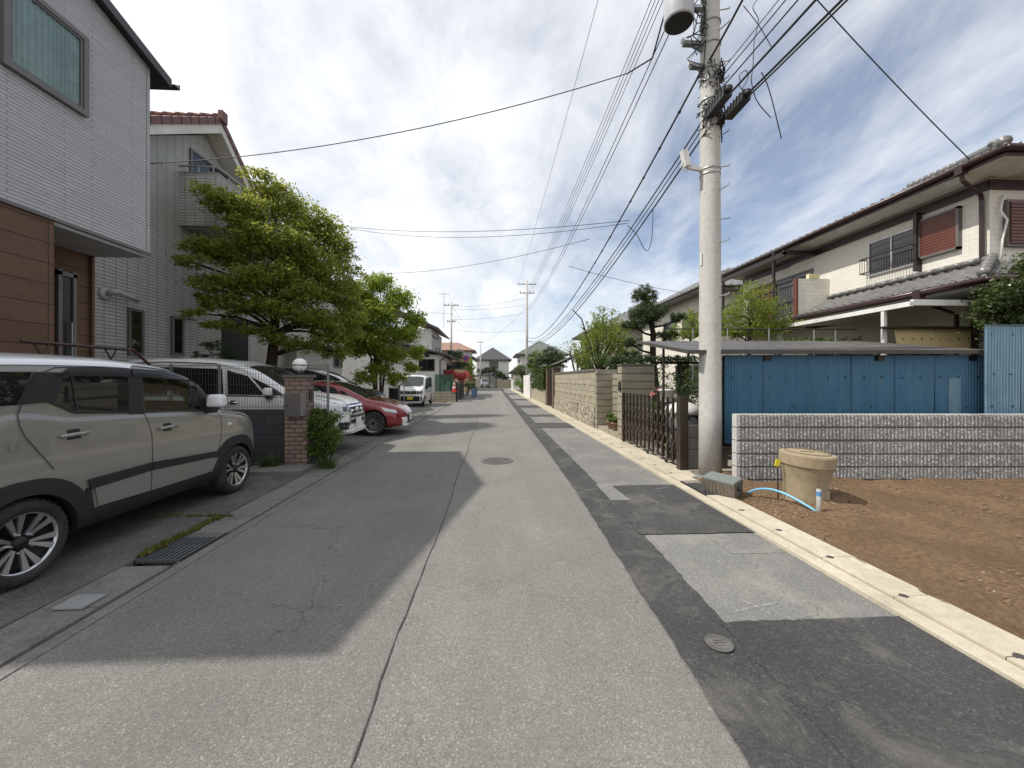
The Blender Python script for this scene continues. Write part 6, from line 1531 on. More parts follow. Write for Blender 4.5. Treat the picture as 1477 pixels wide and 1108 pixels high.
bush('shrub', 'bright red leaved shrub spilling over the dark gate on the left', [cl(652,540,31,.6,.6,.36,2400), cl(668,544,32,.6,.6,.40,2000), cl(643,545,30.5,.4,.4,.25,1100)], .09, 41, m_redleaf, (-2.9,31.4,.1), per=40)
t = empty('banner_stand', (xY(683.5,34), 34, 0), 'small blue banner stand at the left road edge', 'banner')
X_ = xY(683.5,34); b = MB(); b.obox((X_,34,.42), .42,.03,.78, rx=.12); b.build('panel', mat('blue_banner', (.16,.24,.42), .7), t); b = MB(); b.obox((X_+.22,34.05,.40), .12,.03,.72, rx=.12, rz=.5); b.build('side_panel', mat('dark_blue_banner', (.05,.07,.14), .7), t); b = MB(); b.box(X_-.25,X_+.25,33.85,34.2,0,.03); b.build('base', m_black, t)
t = empty('road_sign', (xY(672.5,38), 38, 0), 'round blue and red no parking sign on a thin post over the left road edge', 'road sign')
X_ = xY(672.5,38); zs_ = zz(517,X_,38); b = MB(); b.tube([(X_,38,0),(X_,38,zs_+.3)], .035, 8); b.build('post', mat('beige_post', (.45,.40,.28), .5), t)
b = MB(); b.lathe([(.24,-.05),(.001,-.051)], (X_,38,zs_), 28, 'y', cap=False); face_ = b.build('blue_disc', mat('sign_blue', (.02,.05,.32), .4), t)
b = MB(); b.lathe([(.30,-.03),(.30,-.058),(.235,-.058)], (X_,38,zs_), 28, 'y', cap=False); b.obox((X_,37.94,zs_), .50,.008,.06, ry=R(45)); b.build('red_ring', mat('sign_red', (.50,.02,.03), .4), t)
b = MB(); b.lathe([(.30,-.03),(.001,-.029)], (X_,38,zs_), 28, 'y', cap=False); b.build('sign_back', m_steel, t)
# house beyond the mini van: lower wing and upper floor
hA = empty('house', (-8, 33, 0), 'white house with black sliding windows and low dark eaves beyond the white mini van', 'house')
Y3 = 30.0; xr = xY(634, Y3)
b = MB(); b.box(-14, xr, Y3, 38, 0, 3.5); b.box(-14, xY(622, 34), 34, 41, 3.5, 6.0); b.build('wall', m_whw, hA)
b = MB(); b.prism([(-14.5,6.1),(xr+.85,3.35),(xr+.85,3.48),(-14.5,6.28)], 'y', Y3-.6, 38.4); rf = b.build('lower_roof', m_slate, hA)
b = MB(); zt_ = 5.95; x2 = xY(622,34)+.75; b.prism([(-15,zt_+1.9),(-10,zt_+2.3),(x2,zt_-.12),(x2,zt_+.06),(-10,zt_+2.5),(-15,zt_+2.1)], 'y', 33.2, 41.6); b.build('upper_roof', m_slate, hA)
b = MB(); b.tube([(xr+.8,Y3-.55,3.40),(xr+.8,38.4,3.40)], .06, 6); b.tube([(xr+.7,Y3-.5,3.35),(xr+.05,Y3-.08,3.0),(xr+.05,Y3-.08,.2)], .045, 6); b.build('gutter', m_dark, hA)
def fwin(parent, px0, px1, py0, py1, Y, nm='window'):
    x0, x1 = xY(px0,Y), xY(px1,Y); z0, z1 = zz(py1,x0,Y), zz(py0,x0,Y); b = MB(); f = .07
    b.box(x0,x1,Y-.06,Y,z1-f,z1); b.box(x0,x1,Y-.06,Y,z0,z0+f); b.box(x0,x0+f,Y-.06,Y,z0+f,z1-f); b.box(x1-f,x1,Y-.06,Y,z0+f,z1-f); b.box((x0+x1)/2-.03,(x0+x1)/2+.03,Y-.05,Y,z0+f,z1-f)
    o = b.build(nm, m_black, parent); b = MB(); b.box(x0+f*.9,x1-f*.9,Y-.03,Y-.002,z0+f*.9,z1-f*.9); b.build('pane', m_glass, o)
fwin(hA, 604, 627, 518, 535, Y3)
b = MB(); b.box(xY(612.5,Y3),xY(619,Y3),Y3-.08,Y3,zz(515,-5,Y3),zz(510,-5,Y3)); b.build('vent', m_black, hA)
plain_window(hA, xr, 32.2, 34.0, 1.1, 2.4, m_black, 'side_window', 1, .06)
for y0 in (34.6, 36.6, 38.6): plain_window(hA, xY(622,34), y0, y0+1.2, 4.3, 5.6, m_alu, 'upper_window', 1, .06)
# houses beyond: red roof, tan wall
m_redroof = mat('orange_red_tile', (.27,.15,.11), .6, var=.2, vs=8)
m_tan = mat('tan_render', (.46,.36,.22), .85)
hip_house('house', -13.5, -3.2, 58, 62.5, 5.9, 7.3, 'house with faded orange red roof beyond the left utility pole', m_crw, m_redroof, .7, [('+',59,60.5,3.4,4.6),('f',-9,-7.6,3.4,4.6)], False, 'x')
hip_house('house', -6.4, -2.9, 53.0, 57.0, 4.6, 5.9, 'tan rendered house with small balcony beside the orange red roof', m_tan, m_slate, .5, [('f',-5.4,-4.3,3.0,4.0),('+',54,55.2,3.0,4.0)])
bush('shrub', 'clipped pine and dark shrubs behind the red shrub on the left', [cl(655,512,35,.8,.8,.4,1800), cl(645,530,35,.7,.7,.4,1300), cl(665,528,36,.7,.7,.45,1300)], .12, 42, m_dleaf, (-3.4,35,.1), per=50)
bush('shrub', 'yellow green shrub behind the no parking sign on the left', [cl(678,530,41,.5,.6,.9,1600), cl(682,545,41,.45,.6,.6,1000)], .13, 43, m_yleaf, (-2.6,41,.1), per=40)
bush('shrub', 'drooping dull shrub over the road edge behind the blue banner', [cl(676,556,36,.6,.6,.35,900), cl(684,560,36.5,.4,.5,.25,600)], .10, 44, m_mleaf, (-2.4,36.5,.1), per=40)
cpo = empty('carport', (-1.6, 69.5, 0), 'dark carport over the small grey van at the end of the road', 'carport')
b = MB(); b.box(-3.4,.8,68.6,72.5,2.15,2.28); b.build('roof', m_slate, cpo)
for q in ((-3.3,68.7),(.65,68.7),(-3.3,72.3),(.65,72.3)): b = MB(); b.box(q[0],q[0]+.1,q[1],q[1]+.1,0,2.15); b.build('post', m_dark, cpo)
def small_tree(name, label, base, cs, size, seed, m, bk=None, cat='tree', tr=.08, group=None, **k):
    t = empty(name, base, label, cat, group); B_ = Vector(base); top = Vector(cs[0][0])
    f = [B_.lerp(top,.35)+Vector((.05,0,0)), B_.lerp(top,.6), B_.lerp(top,.8)]
    limbs([B_, B_.lerp(top,.35)+Vector((.05,0,0)), B_.lerp(top,.7), top], tr, [tuple(q) for q in f], cs, bk or m_bark, t, seed, tr*.32, 1); foliage('crown', cs, size, seed, m, t, **k); return t
small_tree('garden_tree', 'dark spreading garden tree behind the grey van at the road end', (-.6,72.6,0), [cl(706,533,72.6,1.6,1,.6,1500), cl(695,536,72.6,1.0,1,.5,900), cl(718,540,72.6,1.0,1,.5,900)], .2, 45, m_dleaf, per=40)
small_tree('garden_tree', 'rounded dark bush tree over the pale end wall', (2.4,69.6,0), [cl(722,541,69.6,.9,.8,.7,1000), cl(731,547,69.6,.8,.7,.5,700)], .2, 46, m_dleaf, per=40)
# ------------------------------------------------------------------ right side planting
m_pine = leafmat('pine_needles', [(.025,.05,.014),(.045,.075,.02),(.075,.11,.03)], .2)
t = empty('pine_tree', (xY(945,13.0),13.0,0), 'cloud pruned garden pine with dark flat pads and round top', 'tree')
pc = [cl(929,427,13,.44,.42,.38,5600), cl(933,452,12.8,.62,.50,.36,8200), cl(915,468,12.7,.44,.38,.18,3200), cl(950,448,13,.36,.36,.22,2600), cl(978,458,13.1,.34,.32,.15,2200), cl(912,494,12.6,.40,.34,.15,2200), cl(962,484,13,.44,.36,.16,2200), cl(908,512,12.5,.38,.3,.13,1600)]
px_ = xY(944,13)
b = MB().smooth(); b.tube([(px_,13,0),(px_+.05,13,1.2),(px_-.06,13,2.3),(px_-.05,13,3.2),(px_-.30,13,4.2)], [.15,.13,.11,.09,.05], 9); b.build('trunk', m_barkd, t)
b = MB().smooth()
for c, r_, n in pc: b.tube([(px_-.02,13,max(1.2,c[2]-.35)), ((px_+c[0])/2,(13+c[1])/2,c[2]-.28), (c[0],c[1],c[2]-.08)], [.045,.035,.02], 6)
b.build('limbs', m_barkd, t)
foliage('crown', pc, .075, 51, m_pine, t, aspect=.22, flat=.05, per=60, tight=.13, squash=.8)
t = empty('fruit_tree', (xY(862,15.2),15.2,0), 'bright yellow green young tree with upright shoots behind the long garden wall', 'tree')
rnd = random.Random(5); fc = [cl(870,500,15.2,.5,.5,.35,900)]
sh_ = []
B0 = Vector((xY(862,15.2),15.2,.1))
for k in range(46):
    px = rnd.uniform(828, 918); top = 436 + 60*abs((px-872)/46)**1.6 + rnd.uniform(0,28); Yk = 15.2+rnd.uniform(-1,1); X_ = xY(px, Yk); zt_ = zz(top, X_, Yk); lean = (px-868)/50
    q = Vector((X_, Yk, zt_)); p = Vector((X_-lean*.35, Yk-.1, max(2.0, zt_-rnd.uniform(.7,1.3)))); sh_.append((p, q))
    n = max(3, int((q-p).length/.14))
    for j in range(n+1): c = p.lerp(q, j/n); fc.append(((c.x,c.y,c.z),(.10,.10,.08), 26))
b = MB().smooth(); b.tube([B0, B0+Vector((.05,0,1.0)), B0+Vector((.02,0,1.9))], [.10,.085,.07], 8); b.build('trunk', m_bark, t)
b = MB().smooth()
for p, q in sh_: b.tube([B0+Vector((.02,0,1.5+.3*rnd.random())), (B0+Vector((0,0,2.0))).lerp(p,.6), p, q], [.03,.022,.014,.004], 5)
lb = Vector((xY(826,14.6),14.6,zz(447,xY(826,14.6),14.6))); b.tube([B0+Vector((0,0,1.8)), lb+Vector((.35,0,-.35)), lb], [.03,.025,.02], 6)
b.build('limbs', m_bark, t); foliage('crown', fc, .085, 52, m_yleaf, t, flat=.2, per=13, aspect=.4, tight=.6, squash=1)
bush('shrub', 'rounded grey green shrub rising over the near end of the long garden wall', [cl(868,520,13.6,.55,.5,.22,1700), cl(890,523,12.9,.4,.4,.18,1100), cl(845,522,14.6,.5,.5,.2,1100)], .05, 53, m_mleaf, (xY(868,13.6),13.6,1.2), per=50)
bush('shrub', 'clipped mounds of dark box shrub over the wide gate pillar', [cl(912,521,10.6,.26,.25,.11,900), cl(935,519,10.5,.32,.3,.14,1200)], .04, 54, m_dleaf, (xY(922,10.5),10.5,1.3), per=60)
def hedge(name, label, x0, x1, y0, y1, z0, z1, n, size, m, seed):
    g = np.random.default_rng(seed); cs = []
    for k in range(n):
        x, y, z = g.uniform(x0,x1), g.uniform(y0,y1), g.uniform(z0,z1)
        a = g.integers(0,3)
        if a == 0: x = x0 if g.random() < .8 else x1
        elif a == 1: z = z1
        else: y = y0
        cs.append(((x,y,z),(.12,.12,.12),26))
    t = empty(name, ((x0+x1)/2,(y0+y1)/2,0), label, 'hedge'); b = MB()
    for k in range(10): yy = y0+(y1-y0)*k/9; b.tube([((x0+x1)/2,yy,.05),((x0+x1)/2,yy,z1-.1)], .025, 5)
    b.build('stems', m_barkd, t); foliage('foliage', cs, size, seed, m, t, per=20); return t
hedge('hedge', 'clipped green hedge standing on the low beige block wall', 3.12, 3.7, 23.2, 30.5, .95, 2.3, 900, .10, m_mleaf, 61)
small_tree('garden_tree', 'rounded dark green tree above the clipped hedge', (4.2,26,0), [cl(797,515,26,.8,.8,.7,2600), cl(782,520,26.5,.7,.7,.6,1800), cl(808,523,25,.5,.6,.45,1300)], .10, 62, m_dleaf, per=60)
small_tree('garden_tree', 'fresh green tree left of the rounded tree above the hedge', (4.1,31,0), [cl(775,518,31,.7,.8,.7,1500), cl(768,530,31,.5,.6,.5,900)], .12, 63, m_shrub, per=50)
small_tree('garden_tree', 'small clipped tree by the far right utility pole', (3.6,41,0), [cl(749,534,41,.8,.7,.55,1400), cl(755,540,41,.6,.6,.4,800)], .12, 64, m_mleaf, per=50)
bush('shrub', 'low green shrubs along the road edge beyond the white wall', [cl(748,552,44,.5,1.2,.5,900), cl(752,556,40,.35,1,.4,600)], .12, 65, m_shrub, (3.3,42,.1), per=40)
small_tree('garden_tree', 'thin grey twiggy tree between the hedge and the yellow green tree', (5.4,23,0), [cl(822,505,23,.8,.8,.8,700), cl(838,512,22,.7,.7,.6,600)], .08, 66, m_mleaf, per=20)
small_tree('garden_tree', 'sparse yellow green tree before the veranda of the cream house', (7.4,11.0,0), [cl(1085,430,11,.55,.5,.5,1500), cl(1065,455,11,.5,.5,.35,1200), cl(1110,450,11,.45,.5,.4,1100), cl(1088,472,11,.8,.5,.3,1500), cl(1128,470,10.8,.4,.4,.25,700), cl(1058,480,11,.5,.4,.2,700)], .07, 67, m_yleaf, per=26, flat=.25)
small_tree('garden_tree', 'sparse green tree left of the big pole before the second cream house', (7.2,14.5,0), [cl(1000,460,14.5,.6,.5,.4,1000), cl(985,480,14.5,.7,.5,.35,1100), cl(1015,478,14,.5,.5,.3,800)], .08, 68, m_yleaf, per=26, flat=.25)
hedge('hedge', 'dark shrub row behind the pipe rail and shed roof', xY(1135,9.4), xY(1235,9.4), 9.2, 9.8, 1.2, 2.55, 240, .06, m_mleaf, 69)
small_tree('garden_tree', 'big rounded evergreen with glossy leaves beyond the faded blue fence', (10.3,6.9,0), [((10.55,6.7,3.3),(.85,.6,.62),7000), ((9.9,6.75,2.9),(.55,.5,.5),3800), ((11.0,6.6,3.75),(.6,.5,.4),3200), ((10.9,6.6,2.7),(.9,.6,.5),4000), ((9.65,6.8,3.1),(.35,.35,.35),1500), ((10.4,6.7,3.85),(.4,.4,.25),1400)], .075, 70, leafmat('glossy_evergreen', [(.03,.05,.014),(.055,.085,.022),(.10,.13,.04)], .25, .3), per=70, flat=.3)
# garden behind the folding gate
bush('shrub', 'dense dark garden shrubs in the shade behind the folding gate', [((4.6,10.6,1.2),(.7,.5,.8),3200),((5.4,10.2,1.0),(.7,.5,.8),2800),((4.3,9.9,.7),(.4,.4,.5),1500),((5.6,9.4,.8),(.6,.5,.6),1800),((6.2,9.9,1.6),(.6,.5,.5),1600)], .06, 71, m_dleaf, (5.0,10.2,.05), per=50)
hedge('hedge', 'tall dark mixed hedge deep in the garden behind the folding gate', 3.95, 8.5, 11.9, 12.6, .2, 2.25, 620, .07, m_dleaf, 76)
bush('shrub', 'bright green low plants behind the folding gate', [((4.1,9.0,.95),(.35,.25,.14),1200),((4.5,9.1,1.0),(.3,.25,.12),800)], .05, 72, m_shrub, (4.2,9.05,.05), per=40)
bush('flowers', 'pink and white flowers among the plants behind the gate', [((4.15,9.3,1.35),(.18,.12,.08),120),((4.0,9.25,1.22),(.14,.1,.06),80)], .06, 73, leafmat('pink_petals', [(.55,.06,.10),(.65,.12,.18),(.7,.6,.58)], .3), (4.1,9.3,.05), cat='flowers', per=20)
bush('shrub', 'tall thin stemmed plants standing between gate and shed', [((4.9,8.9,1.5),(.5,.25,.5),700),((5.4,8.7,1.3),(.4,.25,.5),500)], .09, 74, m_mleaf, (5.0,8.8,.05), per=14, aspect=.15)
fp = empty('flower_pot', (3.85,8.3,0), 'white flower pot on a stand behind the folding gate', 'flower pot')
b = MB().smooth(); b.lathe([(.12,1.10),(.17,1.34),(.185,1.34),(.185,1.375),(.16,1.375),(.15,1.30),(.001,1.30)], (3.85,8.3,0), 20, cap=False); b.build('pot', m_white, fp); b = MB(); b.box(3.7,4.0,8.2,8.4,1.06,1.10); [b.tube([(x,y,0),(x,y,1.06)], .015, 5) for x in (3.72,3.98) for y in (8.22,8.38)]; b.build('stand', m_dark, fp)
tk = empty('water_tank', (3.72,7.35,0), 'round tank with white lid and dark side behind the low concrete wall', 'tank')
b = MB().smooth(); b.lathe([(.30,0),(.32,.93)], (3.72,7.35,0), 24); b.build('side', mat('dark_grey_tank', (.06,.062,.07), .6), tk); b = MB().smooth(); b.lathe([(.34,.93),(.345,.98),(.30,1.08),(.12,1.15),(.001,1.155)], (3.72,7.35,0), 24); b.build('lid', m_white, tk)
for i, (x, y) in enumerate(((3.40,10.9),(3.40,10.5),(3.56,11.45))):
    t = empty('flower_pot', (x,y,.17 if i < 2 else .17), ('terracotta pot of green leaves nearest on the lower step','terracotta pot of green leaves in the middle of the lower step','terracotta pot of green leaves against the ribbed wall end')[(1,0,2)[i]], 'flower pot', 'flower pots on the entrance steps')
    b = MB().smooth(); b.lathe([(.07,0),(.10,.19),(.115,.19),(.115,.22),(.09,.21),(.001,.20)], (0,0,0), 14, cap=False); b.build('pot', mat('dull_terracotta', (.22,.14,.09), .8), t, True)
    foliage('leaves', [((x,y,.48),(.10,.10,.12),260)], .07, 80+i, m_shrub, t, per=30)
# ================================================================== utility poles
m_pole = concrete('pole_concrete', (.50,.485,.455), (.60,.585,.55), 140, (.40,.385,.35), .35)
PX0, PY0 = 3.50, 6.02
up_ = empty('utility_pole', (PX0, PY0, 0), 'big grey concrete utility pole in the foreground with transformer and tangled cables', 'utility pole')
b = MB().smooth(); b.lathe([(.170,0),(.166,1.0),(.140,7.6),(.125,11.6)], (PX0,PY0,0), 32); b.build('shaft', m_pole, up_)
b = MB().smooth(); b.lathe([(.30,.0),(.25,.06),(.18,.075)], (PX0,PY0,0), 20); b.build('footing', m_conc, up_)
for z in (4.87,4.95,6.05,6.35,6.55,6.95,7.3): b = MB().smooth(); b.lathe([(.158,z-.015),(.158,z+.015)], (PX0,PY0,0), 24); b.build('band', m_steel, up_)
for k in range(16):
    z = 2.9+.42*k; s_ = 1 if k % 2 else -1; a = .45*s_; b = MB(); b.tube([(PX0+.12*math.cos(a-.6)*1, PY0+.12*math.sin(a-.6), z),(PX0+.30*math.cos(a-.6), PY0+.30*math.sin(a-.6), z+.02),(PX0+.30*math.cos(a-.6), PY0+.30*math.sin(a-.6), z+.05)], .009, 5); b.build('step_bolt', m_steel, up_)
def pxz(px, py, Y=PY0): X = xY(px, Y); return X, zz(py, X, Y)
# transformer
tx = xY(979, PY0-.05); tz0 = zz(38, tx, PY0)
b = MB().smooth(); b.lathe([(.215,tz0),(.225,tz0+.03),(.225,tz0+1.0),(.20,tz0+1.06)], (tx,PY0-.05,0), 32); b.smooth(False); tf = b.build('transformer', mat('pale_grey_enamel', (.50,.52,.54), .4), up_)
b = MB().smooth(); b.lathe([(.001,tz0-.008),(.205,tz0-.004)], (tx,PY0-.05,0), 28, cap=False); b.build('underside', m_black, tf)
b = MB(); b.box(tx+.18,PX0-.1,PY0-.09,PY0-.01,tz0+.22,tz0+.28); b.box(tx+.18,PX0-.1,PY0-.09,PY0-.01,tz0+.78,tz0+.84); b.build('bracket', m_steel, tf)
for (pa, ya_, pb_) in ((985,64,1016),(995,97,1018)):
    X0_, z0_ = pxz(pa, ya_); b = MB(); b.box(X0_,PX0-.10,PY0-.05,PY0+.03,z0_-.025,z0_+.03); b.prism([(X0_+.12,z0_-.03),(PX0-.11,z0_-.03),(PX0-.11,z0_-.14)], 'y', PY0-.03, PY0+.01); b.build('cross_bracket', mat('green_grey_bracket', (.22,.25,.24), .45, .4), up_)
    b = MB().smooth(); b.ball((X0_-.0,PY0,z0_+.05), .035,.035,.05,10,8); b.build('insulator', m_white, up_)
X0_, z0_ = pxz(992, 240)
b = MB(); b.obox(((X0_+PX0-.12)/2, PY0, z0_-.03), PX0-.12-X0_+.02, .05, .06, ry=.16); b.tube([(X0_+.05,PY0,z0_-.02),(X0_-.04,PY0,z0_-.09),(X0_-.12,PY0,z0_-.02),(X0_-.08,PY0,z0_+.08)], .008, 5); b.build('lamp_arm', m_white, up_)
b = MB(); b.obox((X0_-.05, PY0-.02, z0_+.11), .085,.10,.26, ry=-.22); b.build('small_box', m_white, up_)
b = MB(); b.box(PX0-.168,PX0-.163,PY0-.05,PY0-.01,3.42,3.62); b.build('pole_plate', m_white, up_)
b = MB().smooth(); rnd = random.Random(4)
for k in range(30):
    z = rnd.uniform(5.45,6.5); a = rnd.uniform(3.3,6.4); P = []
    for j in range(9):
        aa = a+j*.22*rnd.choice((1,1,-1)); rr = .165+rnd.uniform(0,.05); P.append((PX0+rr*math.cos(aa), PY0+rr*math.sin(aa), z+rnd.uniform(-.12,.12)+.03*j))
    b.tube(P, rnd.choice((.005,.007,.010)), 5)
for k in range(16):
    z = rnd.uniform(6.6,7.6); P = [(PX0-.12+rnd.uniform(-.32,.02),PY0-.12+rnd.uniform(-.05,.05),z+rnd.uniform(-.2,.3)) for j in range(3)]+[(PX0-.13,PY0-.1,z+.3)]; b.tube(P, .008, 5)
b.build('cable_tangle', m_cable, up_)
# ------------------------------------------------------------------ farther poles
def far_pole(px, Y, top, label, r=.14, arms=((0,1.5),(-.35,1.2)), X=None):
    X = xY(px, Y) if X is None else X; t = empty('utility_pole', (X,Y,0), label, 'utility pole'); b = MB().smooth(); b.lathe([(r,0),(r*.68,top)], (X,Y,0), 14); b.build('shaft', m_pole, t)
    for dz, w_ in arms:
        b = MB(); b.box(X-w_/2, X+w_/2, Y-.05, Y+.05, top-.35+dz-.04, top-.35+dz+.04); a_ = b.build('crossarm', m_steel, t)
        for q in (-.45,-.2,.2,.45): b = MB().smooth(); b.lathe([(.045,0),(.06,.10),(.03,.18)], (X+w_*q,Y,top-.31+dz), 8); b.build('insulator', m_white, a_)
    return X
FX = far_pole(760, 39, 11.6, 'concrete utility pole with double crossarms far along the right side', .15, ((0,1.9),(-.9,1.5)))
LX = far_pole(651, 37.5, 9.1, 'slim utility pole with one crossarm on the left behind the white house', .12, ((0,1.4),(-1.6,.8)))
EX_ = far_pole(693, 70, 8.8, 'thin distant utility pole at the road end left of the white house', .13, ((-.2,1.2),))
# ================================================================== overhead cables
def wire(pts, sag, r, label, group=None, n=26, name='cable', extra=None):
    b = MB().smooth(); b.cs = True
    for p, q in zip(pts[:-1], pts[1:]):
        P, Q = Vector(p), Vector(q); path = [P.lerp(Q, i/n)-Vector((0,0,sag*4*(i/n)*(1-i/n))) for i in range(n+1)]; b.tube(path, r, 5)
    if extra: extra(b)
    return tag(b.build(name, m_cable), label, 'cable', group)
HVg = 'thin high power lines along the right side of the road'
for dx, zf, zn in ((-.85,11.35,11.5),(.3,10.55,9.55),(.42,10.5,9.40),(.5,10.4,9.25),(.6,10.3,9.1)):
    back = (3.5+dx*.5, -30, zn+.2)
    if dx < 0: wire([(2.72,-20,11.7),(2.72,5.9,11.5),(FX-.85,39,11.4)], .35, .007, 'single thin power line highest above the road, left of the other lines')
    else: wire([(3.35+dx*.15-.1,5.95,zn),(FX+dx-.55,39,zf-.45)], .55, .008, 'thin high power line running along the road between the two right utility poles', HVg)
for k, (z0, z1, s_) in enumerate(((8.3,8.9,.8),(8.0,8.6,.75))):
    wire([(3.25-.02*k,5.95,z0),(FX+.1,38.9,z1)], s_, .010, 'medium service line sagging beside the high lines between the right poles', 'medium lines between the right poles')
m7 = (PX0-.16, PY0-.12, 6.55)
def lash(b):
    rnd = random.Random(8); P = [Vector(m7).lerp(Vector((FX,38.9,5.9)), i/40)-Vector((0,0,1.55*4*(i/40)*(1-i/40))) for i in range(41)]
    for p in P[1:10]: b.ball(tuple(p), .03,.05,.03, 6, 5)
wire([m7,(FX,38.9,5.9)], 1.55, .018, 'thick black telephone cable sagging lowest from the big pole to the far right pole', extra=lash, n=40)
for k, (dz, sg, r_) in enumerate(((0,1.25,.014),(-.12,1.32,.010),(-.25,1.38,.016))):
    wire([(PX0-.14,PY0-.15,5.75+dz),(FX+.05,38.9,5.55+dz*.3)], sg, r_, ('upper strand','middle strand','lowest strand')[k]+' of the telephone cable trio leaving the big pole below the black boxes', n=36)
# towards the camera, behind it
for k, (x0, z0, x1, z1, r_) in enumerate(((3.6,5.95,3.75,6.2,.016),(3.62,6.2,3.7,6.45,.010),(3.6,6.35,3.7,6.65,.008),(3.6,6.45,3.7,6.9,.006),(3.66,5.75,4.1,5.75,.016),(3.66,5.7,4.15,5.68,.012))):
    wire([(x0,PY0-.05,z0),(x1,-24,z1)], .55, r_, ('thick cable passing over the bare lot toward the camera above the black boxes','second cable above the thick one over the bare lot','third cable above the thick one over the bare lot','topmost faint wire of the fan over the bare lot','lower thick cable over the bare lot carrying the right black box','thin strand lashed under the lower thick cable over the bare lot')[k])
wire([(PX0-.1,PY0-.15,6.6),(PX0+.25,PY0-1.4,7.6),(3.9,-24,9.2)], .05, .018, 'black cable climbing steeply across the front of the big pole and overhead')
# splice closures
for (px, py, L_, lab) in ((1036,147,.50,'left long black splice box hanging beside the big pole'),(1063,151,.46,'right ribbed black splice box hanging on the lower cable')):
    Yq = PY0-.42; X_ = xY(px, Yq); z = zz(py, X_, Yq); t = empty('splice_box', (X_,Yq,z), lab, 'cable box'); t.rotation_euler = (R(3),0,R(-3))
    b = MB(); b.obox((0,0,0), .11,L_,.12, top=.8); b.build('housing', mat('grey_black_plastic', (.05,.05,.052), .5), t, True)
    b = MB(); b.obox((0,0,-.072), .125,L_*1.02,.022); [b.obox((0,L_*(k/6-.5),0), .125,.014,.135) for k in range(7)]; b.build('flange_ribs', m_black, t, True)
    b = MB().smooth(); b.lathe([(.045,L_/2),(.045,L_/2+.06),(.02,L_/2+.11)], (0,0,0), 12, 'y'); b.build('end_cap', m_black, t, True); b = MB().smooth(); b.lathe([(.045,-L_/2-.06),(.045,-L_/2)], (0,0,0), 12, 'y'); b.build('end_cap', m_black, t, True)
# loose hanging tails to the right of the pole
def tail(pts, label, r=.007):
    P = [Vector((xY(px, PY0-.5), PY0-.5, zz(py, xY(px, PY0-.5), PY0-.5))) for px, py in pts]; b = MB().smooth(); Q = []
    for i in range(len(P)-1):
        p0, p1, p2, p3 = P[max(0,i-1)], P[i], P[i+1], P[min(len(P)-1,i+2)]
        for j in range(6):
            t_ = j/6; Q.append(.5*((2*p1)+(-p0+p2)*t_+(2*p0-5*p1+4*p2-p3)*t_*t_+(-p0+3*p1-3*p2+p3)*t_**3))
    Q.append(P[-1]); b.tube(Q, r, 5); tag(b.build('cable', m_cable), label, 'cable')
tail([(1098,104),(1106,120),(1115,150),(1127,200)], 'stiff loose cable end hanging farthest right beside the big pole', .008)
tail([(1086,98),(1084,118),(1092,146),(1112,170)], 'short curved loose wire end beside the black boxes')
tail([(1092,0),(1086,12),(1094,30),(1088,60),(1086,98)], 'curled loose wire hanging high right of the big pole', .006)
tail([(1072,8),(1094,36),(1114,70)], 'straight stray wire crossing the cable fan right of the pole', .006)
tail([(1068,118),(1067,108),(1076,102),(1079,112),(1070,128),(1066,122)], 'small loop of wire between the pole and the black boxes', .006)
# service drops across the road and to the houses
d0 = (3.42, 8.2, 8.4)
wire([(xY(220,13.4),13.4,zz(238,-8.9,13.4)) if False else (-8.95, 9.55, zz(238,-8.95,9.55)), (xY(905,8.0), 8.0, zz(106,xY(905,8.0),8.0))], .42, .010, 'long service cable drooping across the road from the tiled house to the power lines', n=40)
wire([(xY(905,8.0),8.0,zz(106,xY(905,8.0),8.0)),(xY(941,7.6),7.6,zz(84,xY(941,7.6),7.6)),(PX0-.3,PY0-.2,9.2)], .0, .016, 'knotted thick end of the service cable near the transformer', n=10)
wire([(-6.9,17.5,8.45),(xY(908,10.2),10.2,zz(318,xY(908,10.2),10.2))], .30, .009, 'service wire crossing the road from behind the maple to the cable trio', n=30)
wire([(-6.6,17.6,8.4),(xY(905,10.3),10.3,zz(322,xY(905,10.3),10.3))], .42, .008, 'second service wire just below the one from behind the maple', n=30)
wire([(-6.5,24,8.1),(xY(850,13.9),13.9,zz(345,xY(850,13.9),13.9))], .30, .010, 'lower service wire crossing the road from the light green tree', n=30)
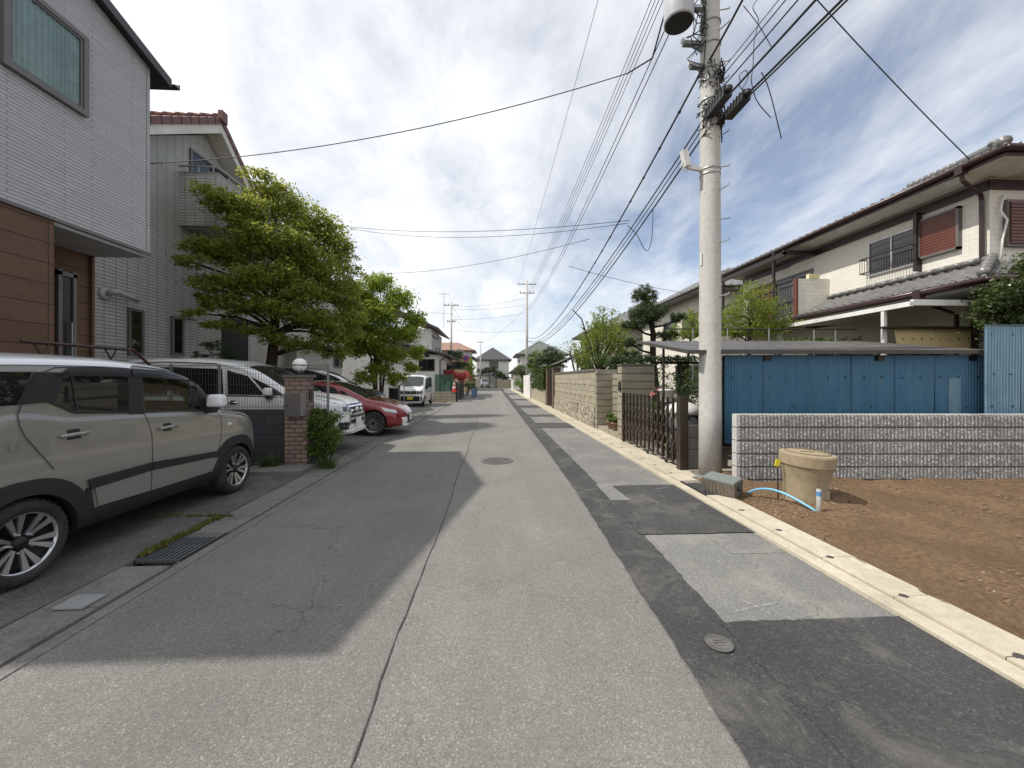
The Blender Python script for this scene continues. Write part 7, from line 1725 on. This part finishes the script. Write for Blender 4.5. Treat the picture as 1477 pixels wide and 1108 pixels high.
wire([(xY(820,16),16,zz(384,xY(820,16),16)),(10.6,19.5,zz(418,10.6,19.5) if False else 6.0)], .12, .010, 'service wire running right from mid span to the second cream house', n=16)
wire([(PX0+.1,PY0-.1,9.35),(10.02,7.55,6.16)], .10, .010, 'black service wire sloping down right from the big pole to the cream house eave')
for k, (z0, z1) in enumerate(((8.6,9.9),(8.4,9.2),(7.4,8.4),(6.4,6.6))):
    wire([(LX,37.5,z0),(FX,39,z1)], .25, .010, ('top','second','third','lowest')[k]+' wire crossing the road between left and right far poles')
for k, z in enumerate((8.3,7.6)):
    wire([(LX,37.5,z+.5),(EX_,70,z)], .4, .012, ('upper','lower')[k]+' distant wire from the left far pole to the end pole')
wire([(FX,39,8.9),(EX_,70,8.2)], .6, .012, 'distant wire from the right far pole to the end pole')
wire([(LX,37.5,7.9),(-13,30,8.0)], .2, .010, 'wire from the left far pole to behind the left trees')
tail_pts = [(905,325),(918,338),(932,362),(940,345),(942,300)]
Pq = [Vector((xY(px, 10.2), 10.2, zz(py, xY(px, 10.2), 10.2))) for px, py in tail_pts]; b = MB().smooth(); Q = []
for i in range(len(Pq)-1):
    p0, p1, p2, p3 = Pq[max(0,i-1)], Pq[i], Pq[i+1], Pq[min(len(Pq)-1,i+2)]
    for j in range(6): t_ = j/6; Q.append(.5*((2*p1)+(-p0+p2)*t_+(2*p0-5*p1+4*p2-p3)*t_*t_+(-p0+3*p1-3*p2+p3)*t_**3))
Q.append(Pq[-1]); b.tube(Q, .010, 5); tag(b.build('cable', m_cable), 'slack loop of cable hanging under the trio left of the big pole', 'cable')
# television aerial
t = empty('tv_aerial', (xY(637,34),35.5,8.0), 'thin television aerial on the white house roof', 'aerial'); X_ = t.location.x
b = MB(); b.tube([(X_,35.5,6.2),(X_,35.5,9.6)], .02, 5); b.build('mast', m_steel, t); b = MB(); b.tube([(X_-.5,35.5,9.4),(X_+.5,35.5,9.4)], .015, 4); [b.tube([(X_+q,35.2,9.4),(X_+q,35.8,9.4)], .01, 4) for q in (-.4,-.2,0,.2,.4)]; b.build('antenna_elements', m_steel, t)
